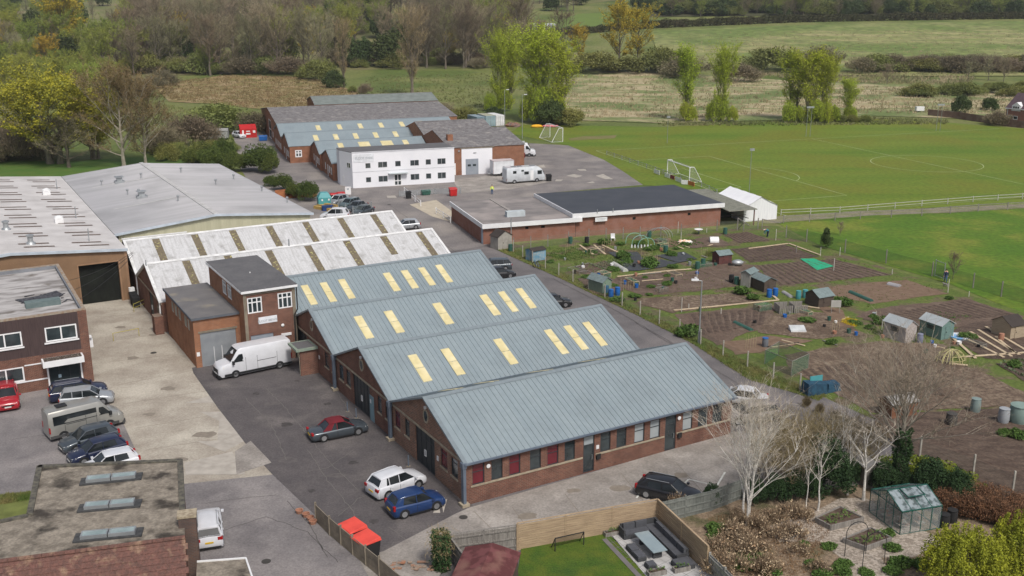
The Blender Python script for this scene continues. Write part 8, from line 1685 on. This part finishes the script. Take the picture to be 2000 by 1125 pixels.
tree('birchs','slim white birch in front of the dark shrubs, left of four',g(1574,996),7,4.8);tree('birchs','slim leaning white birch under the dark conifer',g(1597,999),7,5.8,1.2);tree('birchs','slim white birch near the greenhouse, tall and straight',g(1655,968),7,5.6,1.1);tree('birchs','forked white birch beside the greenhouse frame',g(1686,978),7,5.8,1.9)
tree('birchs','thin white birch rising behind the dark conifer, left',g(1620,952),7,6.0);tree('birchs','thin white birch rising behind the dark conifer, right',g(1640,940),7,6.8)
tree('ash','spreading grey bare ash with ivy-clad trunk in front of the allotments',g(1755,948),11.5,9.4,1.12,rot=1.0)
rng=np.random.default_rng(5);N=NP();n=5200;z=rng.uniform(0,4.4,n);a=rng.uniform(0,6.28,n);r=(.5+.12*np.sin(z*3+a*2)+rng.normal(0,.06,n));N.leaves(np.stack([r*np.cos(a),r*np.sin(a),z],1),.13,rng,0)
iv=bpy.data.objects.new('ivy',N.mesh('ivy',[IVY]));C.objects.link(iv);iv.location=g(1755,948);iv['label']='dark ivy sleeve wrapped round the trunk of the big bare ash';iv['category']='ivy'
PRO['dkcon']=gen_bush(41,6,2.2,2.2,[mat('deep_green_needle',(.022,.05,.016),(.035,.07,.022))],n=9000,ls=.16,clumps=60,lump=.24)
for i,(x,y,h) in enumerate(((1478,985,2.2),(1512,982,2.6),(1545,980,2.8),(1578,976,3.0),(1660,945,2.4),(1695,940,2.2),(1725,950,2.2))):bush('dkcon','near-black evergreen shrub in the dark belt behind the birch trunks',g(x,y),6,h,1.0,group='dark shrubs behind the birch trunks')
bush('dkcon','dark green conifer bush between the birches',g(1608,962),6,5.2,1.0);bush('dkcon','shorter dark conifer bush at the right of the bigger one',g(1632,968),6,4.2,1.0);bush('dkcon','dark evergreen shrub behind the greenhouse',g(1812,972),6,3.6,1.2);bush('dkcon','ivy-dark shrub at the foot of the big ash, left',g(1722,962),6,2.8,1.0);bush('dkcon','dark evergreen shrub between greenhouse and copper hedge',g(1862,985),6,3.2,1.1)
PRO['hazhedge']=gen_bush(46,4,2.6,2.2,[mat('brown_twig_mass',(.13,.1,.055),(.17,.125,.075)),mat('khaki_twigs',(.24,.19,.11),(.17,.135,.075))],n=1600,ls=.12,clumps=40,twigs=6500)
for i,(x,y,h) in enumerate(((1500,968,4.0),(1530,955,4.4),(1560,948,4.6),(1545,975,3.6),(1585,935,4.2),(1610,920,3.4),(1640,910,3.2),(1670,905,3.0),(1700,912,2.8),(1680,940,2.6),(1580,905,2.4),(1620,893,2.2))):
    tree('hazel','khaki twiggy shrub in the belt between the lane and the birches',g(x,y),5,h*1.05,1.25,group='twiggy shrub belt behind the birches',name='shrub',cat='shrub')
for i,(x,y) in enumerate(((1600,808),(1630,822),(1660,838),(1690,852),(1575,795))):bush('hazhedge','low bramble along the lane verge beyond the blue netting',g(x,y),4,1.1,.7,group='brambles along the lane verge')
for i in range(9):
    bush('dkcon','low dark hedge plant at the back of the garden',g(1700+i*24,950+i*6),6,2.0,.9,group='dark hedge behind the garden')
PRO['copper']=gen_bush(42,3,2.5,2,[LEAF_C,mat('copper_twig',(.17,.11,.07))],n=9000,ls=.12,clumps=40,twigs=1500,hedge=1,lump=.4)
for i,(x,y) in enumerate(((1870,1002),(1920,1012),(1965,1022),(2010,1040),(1890,985),(1950,998))):bush('copper','copper-brown beech hedge beyond the greenhouse',g(x,y),3,2.0,1.0,rot=-.5,group='copper beech hedge')
PRO['limeivy']=gen_bush(43,1.5,2.5,1.2,[mat('lime_leaf',(.17,.2,.015),(.1,.15,.02))],n=4500,ls=.11,clumps=30)
bush('limeivy','lime-green shrub on the bank right of the ash trunk, left one',g(1800,930),1.5,1.6,1.3,rot=-.5);bush('limeivy','lime-green shrub on the bank right of the ash trunk, right one',g(1850,950),1.5,1.5,1.2,rot=-.5)
def willow(label,loc,h,r,seed):
    rng=np.random.default_rng(seed);N=NP();T=thing('tree',label,'tree',loc);K=620
    c=nrm(rng.normal(size=(K,3)));c[:,2]=np.abs(c[:,2]);c=c*rng.uniform(.45,1,(K,1))*np.array([r,r,h*.55])+np.array([0,0,h*.42])
    for k in range(K):
        ln=rng.uniform(.6,1.6);n=46;t=rng.uniform(0,1,n);d=nrm(np.array([[c[k,0],c[k,1],0]]))[0]*.5
        P=c[k]+np.outer(t,d*ln*.5)+np.outer(t**1.5,[0,0,-ln])+rng.normal(0,.06,(n,3));N.leaves(P,.1,rng,0)
    MBt=MB();
    for k in range(10):MBt.tube((0,0,0),Vector(c[k*7])*.8,.12,.03,5)
    part('trunk',MBt,BARK,T);o=bpy.data.objects.new('crown',N.mesh('crown',[LEAF_W]));C.objects.link(o);o.parent=T
willow('big yellow-green willow-like tree at the bottom right of the garden',g(1885,1168),4.9,2.8,51);willow('yellow-green tree cut by the right edge, behind the bigger one',g(2010,1150),5.4,2.6,52)
# dry hydrangeas and mulch clutter
PRO['hydr']=gen_bush(44,1.5,1.3,1.3,[LEAF_H,mat('brown_stems',(.36,.27,.18),(.24,.17,.11),scale=2)],n=170,ls=.13,clumps=60,twigs=900)
PRO['hydr'].materials[0]=LEAF_H
PRO['greenplant']=gen_bush(45,.8,.9,.9,[LEAF_G,IVY],n=1500,ls=.14,clumps=22)
for i in range(44):
    x=rw.uniform(1385,1600);y=rw.uniform(1010,1125)
    if x>1500 and y>1035 and rw.random()<.6:continue
    bush('hydr','dried brown hydrangea with pale flower heads in the garden border',g(x,y),1.5,rw.uniform(.9,1.6),1,group='dried hydrangeas in the border')
for x,y,s in ((1410,1072,.7),(1432,1090,.7),(1455,1108,.8),(1395,1050,.5),(1590,1105,.5),(1570,1065,.4),(1690,1122,.5),(1820,1085,.5),(1715,1052,.4),(1440,1085,.6),(1470,1100,1.0),(1620,1070,.5),(1640,1120,.8),(1610,1130,.8),(1745,1075,.7),(1760,1105,.9),(1745,1120,.7),(1800,1110,.8),(1735,1045,.6),(1650,1105,.6),(1400,1040,.8),(1860,1090,1.0),(1500,1120,.7)):
    bush('greenplant','leafy green perennial in the garden border',g(x,y),.8,s*.75,rw.uniform(.9,1.5),group='green perennials in the garden',cat='plant',name='plant')
bush('dkcon','dark ivy mound hanging over the grey-green board fence',g(1388,988),6,2.0,1.1);bush('hydr','straw-flowered climber at the tan fence corner, garden side',g(1322,1002),1.5,1.7,.6)
T=thing('ivy_post','ivy-smothered post with straw-coloured climber left of the maroon shed','climbing plant',g(862,1112));rng=np.random.default_rng(77);N=NP();n=3500;z=rng.uniform(0,2.6,n);a=rng.uniform(0,6.28,n);r=.45+rng.normal(0,.1,n)
N.leaves(np.stack([r*np.cos(a),r*np.sin(a),z],1),.12,rng,0);k=900;P=np.stack([rng.normal(0,.35,k),rng.normal(0,.35,k),rng.uniform(1,2.8,k)],1);N.twigs(P,rng.normal(size=(k,3))+np.array([0,0,-.5]),rng.uniform(.2,.5,k),np.full(k,.02),rng,1)
o=bpy.data.objects.new('foliage',N.mesh('foliage',[IVY,mat('straw_climber',(.38,.29,.15))]));C.objects.link(o);o.parent=T;part('post',MB().tube((0,0,0),(0,0,2.5),.08),WOODG,T)
for x,y,s,lb in ((1268,520,1.3,'yellow-green currant bush among the dark sheeting'),(1217,505,1.1,'brown-green bush beside the framed bed'),(1450,575,1.1,'bright green shrub left of the brown shed'),(1470,586,.8,'small green shrub below the bright green one'),(1345,655,1.3,'dark green bush beside the street lamp'),(1645,597,1.1,'yellow-green shrub right of the black-brown shed'),(1250,480,.9,'green bush beside the hoops'),(1180,478,1,'green bush left of the white chair'),(1720,632,.9,'leafy rhubarb patch left of the white shed'),(1980,716,.7,'cabbage patch at the right edge'),(1388,500,.9,'olive bush behind the small dark red shed'),(1310,500,.8,'green netted bush in the vegetable rows'),(1625,672,.6,'small rhubarb clump near the chip bed'),(1960,850,.6,'small yellow-green bush in the dark rows'),(1988,856,.8,'yellow-green bush at the edge of the dark rows'),(1855,585,.5,'rhubarb clump at the dark bed corner')):
    bush('greenplant' if 'olive' not in lb else 'oliscrub',lb,g(x,y),.8 if 'olive' not in lb else 5,s,1.0)
def scatter(poly,n,seed):
    r_=random.Random(seed);xs=[p[0] for p in poly];ys=[p[1] for p in poly];out=[]
    while len(out)<n:
        x,y=r_.uniform(min(xs),max(xs)),r_.uniform(min(ys),max(ys));c=False
        for i in range(len(poly)):
            (x1,y1),(x2,y2)=poly[i],poly[i-1]
            if (y1>y)!=(y2>y) and x<(x2-x1)*(y-y1)/(y2-y1)+x1:c=not c
        if c:out.append((x,y))
    return out
AL=[(1060,505),(1120,480),(1330,468),(1420,490),(1400,540),(1250,590),(1200,590)];AR=[(1330,610),(1500,600),(1700,600),(1860,650),(1980,690),(1900,700),(1650,680),(1450,690)]
cm=[GALV,BLK,GREENP,WMET,BLUEP,mat('terracotta',(.4,.2,.13))]
for i,(x,y) in enumerate(scatter(AL,26,1)+scatter(AR,22,2)):
    r_=.14+.12*rw.random();solo('garden_bucket',MB().lathe([(r_*.8,0),(r_,.3+.25*rw.random()),(r_*.8,.28)],n=9),cm[i%6],'small bucket or pot standing among the allotment beds','bucket',g(x,y),group='buckets and pots in the allotments')
for i,(x,y) in enumerate(scatter(AL,10,3)+scatter(AR,3,4)):
    a,b=rw.uniform(1.2,2.6),rw.uniform(.7,1.3);h=rw.uniform(.25,.7);T=thing('netted_bed','low wooden netting frame over an allotment bed','garden frame',g(x,y),rw.choice((F1.r,F1.r+PI/2))+rw.uniform(-.1,.1),'low netting frames in the allotments');P=MB()
    for p in ((0,0),(a,0),(a,b),(0,b)):P.tube((*p,0),(*p,h),.03,n=4)
    for p,q in (((0,0),(a,0)),((a,0),(a,b)),((a,b),(0,b)),((0,b),(0,0))):P.tube((*p,h),(*q,h),.035,n=4)
    part('frame',P,WOODN if i%2 else WOODG,T);P=MB().quad((0,0,h),(a,0,h),(a,b,h),(0,b,h)).quad((0,0,0),(a,0,0),(a,0,h),(0,0,h)).quad((0,0,0),(0,b,0),(0,b,h),(0,0,h));part('netting',P,NETG if i%3 else WIRE,T)
for i,(x,y) in enumerate(scatter(AL,10,5)+scatter(AR,5,6)):
    l=rw.uniform(1,3.2);solo('loose_plank',MB().box(0,0,0,l,rw.uniform(.08,.25),.06),WOODN if i%3 else WOODG,'loose plank lying among the allotment beds','plank',g(x,y)+Vector((0,0,.1)),rw.choice((F1.r,F1.r+PI/2))+rw.uniform(-.3,.3),'loose planks in the allotments')
for i,(x,y) in enumerate(scatter(AL,9,7)+scatter(AR,4,8)):
    P=MB();k=rw.randint(4,7)
    for j in range(k):P.tube((j*.35,0,0),(j*.35+rw.uniform(-.05,.05),rw.uniform(-.1,.1),rw.uniform(1,1.6)),.018,n=3)
    P.tube((0,0,1.0),(k*.35-.35,0,1.0),.015,n=3);solo('bean_canes',P,mat('bamboo',(.42,.35,.2)),'row of thin bamboo canes in an allotment bed','canes',g(x,y),F1.r+rw.choice((0,PI/2)),'bean canes in the allotments')
for i,(x,y) in enumerate(scatter(AL,30,9)+scatter(AR,8,10)):
    bush('greenplant','small leafy crop clump in the allotment beds',g(x,y),.8,rw.uniform(.25,.6),rw.uniform(1,2),group='crop clumps in the allotments',name='crop_plant',cat='crop')
def croprows(quad,n,k,seed,m,s=.12):
    rng=np.random.default_rng(seed);a,b,c,d=[np.array(g(*q)) for q in quad];N=NP();P=[]
    for i in range(n):
        t=(i+.5)/n;p=a+(d-a)*t;q=b+(c-b)*t;u=rng.uniform(0,1,k)[:,None];P.append(p+(q-p)*u+rng.normal(0,.07,(k,3))*np.array([1,1,0])+np.array([0,0,1])*rng.uniform(.08,.3,(k,1)))
    N.leaves(np.concatenate(P),s,rng,0);o=bpy.data.objects.new('crop_rows',N.mesh('crop_rows',[m]));C.objects.link(o);o['label']='rows of small green seedlings in the beds';o['category']='crops';o['kind']='stuff'
croprows([(1060,500),(1110,512),(1180,498),(1120,485)],6,220,1,LEAF_G);croprows([(1150,520),(1190,532),(1240,520),(1200,508)],6,160,2,mat('grey_green_crop',(.13,.17,.09)))
croprows([(1290,475),(1320,485),(1380,478),(1350,468)],5,120,3,LEAF_G);croprows([(1780,630),(1860,634),(1900,620),(1830,610)],4,60,4,LEAF_G);croprows([(1945,715),(2010,750),(2060,720),(1990,700)],4,90,5,mat('grey_green_crop',(.13,.17,.09)),.2)
# cow parsley, tufts and rough grass: uncountable ground cover
def tufts(name,label,polys,n,h,m,seed,w=.12,cat='grass',on=None):
    rng=np.random.default_rng(seed);rr=random.Random(seed);P=[]
    for poly in polys:
        xs=[p[0] for p in poly];ys=[p[1] for p in poly]
        def inside(x,y):
            c=False
            for i in range(len(poly)):
                (x1,y1),(x2,y2)=poly[i],poly[i-1]
                if (y1>y)!=(y2>y) and x<(x2-x1)*(y-y1)/(y2-y1)+x1:c=not c
            return c
        k=0
        while k<n//len(polys):
            x,y=rr.uniform(min(xs),max(xs)),rr.uniform(min(ys),max(ys))
            if inside(x,y):q=gt(x,y) if y<165 else g(x,y);P.append(q);k+=1
    P=np.array([tuple(p) for p in P]);P=np.repeat(P,5,0)+np.concatenate([rng.normal(0,h*.35,(len(P)*5,2)),np.zeros((len(P)*5,1))],1);D=rng.normal(0,.4,P.shape)+np.array([0,0,1]);N=NP();N.twigs(P,D,rng.uniform(.5,1.2,len(P))*h,np.full(len(P),w),rng)
    o=bpy.data.objects.new(name,N.mesh(name,[m]));C.objects.link(o);o['label']=label;o['category']=cat;o['kind']='stuff'
tufts('reeds','pale straw-coloured reeds scattered over the meadow beyond the pitch',[[(1085,150),(1280,145),(1560,165),(1560,225),(1300,232),(1110,232)],[(1560,165),(1800,172),(2050,195),(2050,225),(1700,222),(1560,225)],[(1450,140),(1900,146),(1900,168),(1560,160)],[(1300,68),(1700,60),(2080,55),(2080,120),(1700,128),(1400,128)]],5600,1.1,mat('reed_straw',(.38,.31,.19),(.22,.2,.1),scale=.05,lo=.4,hi=.6),61,.28)
tufts('sedge_tufts','brown sedge tufts in the rough meadow',[[(310,165),(440,148),(560,150),(640,160),(700,182),(640,212),(480,210),(330,195)]],2600,.9,mat('sedge_brown',(.24,.165,.085),(.15,.12,.05),scale=.1),62,.3)
tufts('meadow_tufts','rough green grass tufts in the meadows',[[(700,190),(720,150),(950,145),(1000,200),(940,230),(880,200)],[(0,260),(30,235),(300,200),(420,225),(330,260)],[(1280,238),(1500,238),(1700,230),(1850,236),(1850,243),(1500,246),(1290,246)]],2400,.8,mat('tuft_green',(.12,.15,.04),(.19,.18,.08),scale=.08),63,.25)
tufts('verge_tufts','weedy grass tufts along the lane verge',[LE+[(p[0]+6,p[1]-6) for p in FE[::-1]]],2600,.28,mat('verge_tuft',(.1,.15,.03),(.22,.19,.07),scale=.4),64,.06)
tufts('allotment_weeds','short weeds between the allotment beds',[[(1010,490),(1150,478),(1400,455),(1600,490),(1850,565),(1700,600),(1300,590),(1180,540)],[(1010,490),(1150,478),(1300,470),(1260,520),(1130,520)]],2400,.22,mat('weed_green',(.09,.15,.03),(.16,.15,.05),scale=.3),65,.07)
tufts('soil_litter','dry stalks and chips littering the dug beds',[[(1540,692),(1680,672),(1810,672),(1900,690),(2000,780),(1950,820),(1690,800),(1600,765)],[(1500,620),(1615,611),(1692,655),(1587,664),(1480,650)]],1300,.14,mat('dry_chip',(.36,.28,.19),(.2,.14,.09),scale=.5),66,.07)
tufts('garden_litter','fallen leaves and stalks under the birches',[[(1380,1010),(1560,990),(1620,1040),(1600,1125),(1440,1125)]],2200,.2,mat('leaf_litter',(.3,.19,.1),(.17,.1,.055),scale=.6),67,.05)
tufts('daffodils','patch of yellow flowers between the beds',[[(1650,622),(1675,628),(1668,640),(1645,632)]],260,.3,mat('daffodil_yellow',(.6,.45,.02)),68,.07,cat='flowers')
tufts('bank_grass','grass edge beside the left car park',[[(0,968),(62,962),(62,975),(0,985)]],700,.22,mat('verge_tuft',(.1,.15,.03)),69,.05)

# ================================================================= HAZE
hm=bpy.data.materials.new('haze_air');hm.use_nodes=True;nt=hm.node_tree;nt.nodes.clear();o_=nt.nodes.new('ShaderNodeOutputMaterial');v_=nt.nodes.new('ShaderNodeVolumePrincipled');v_.inputs['Density'].default_value=.00009;v_.inputs['Color'].default_value=(.86,.9,.96,1);nt.links.new(v_.outputs[0],o_.inputs['Volume'])
solo('haze',MB().box(-1650,-100,-1,1650,2420,260),hm,'thin haze filling the air over the whole view','haze',kind='stuff')
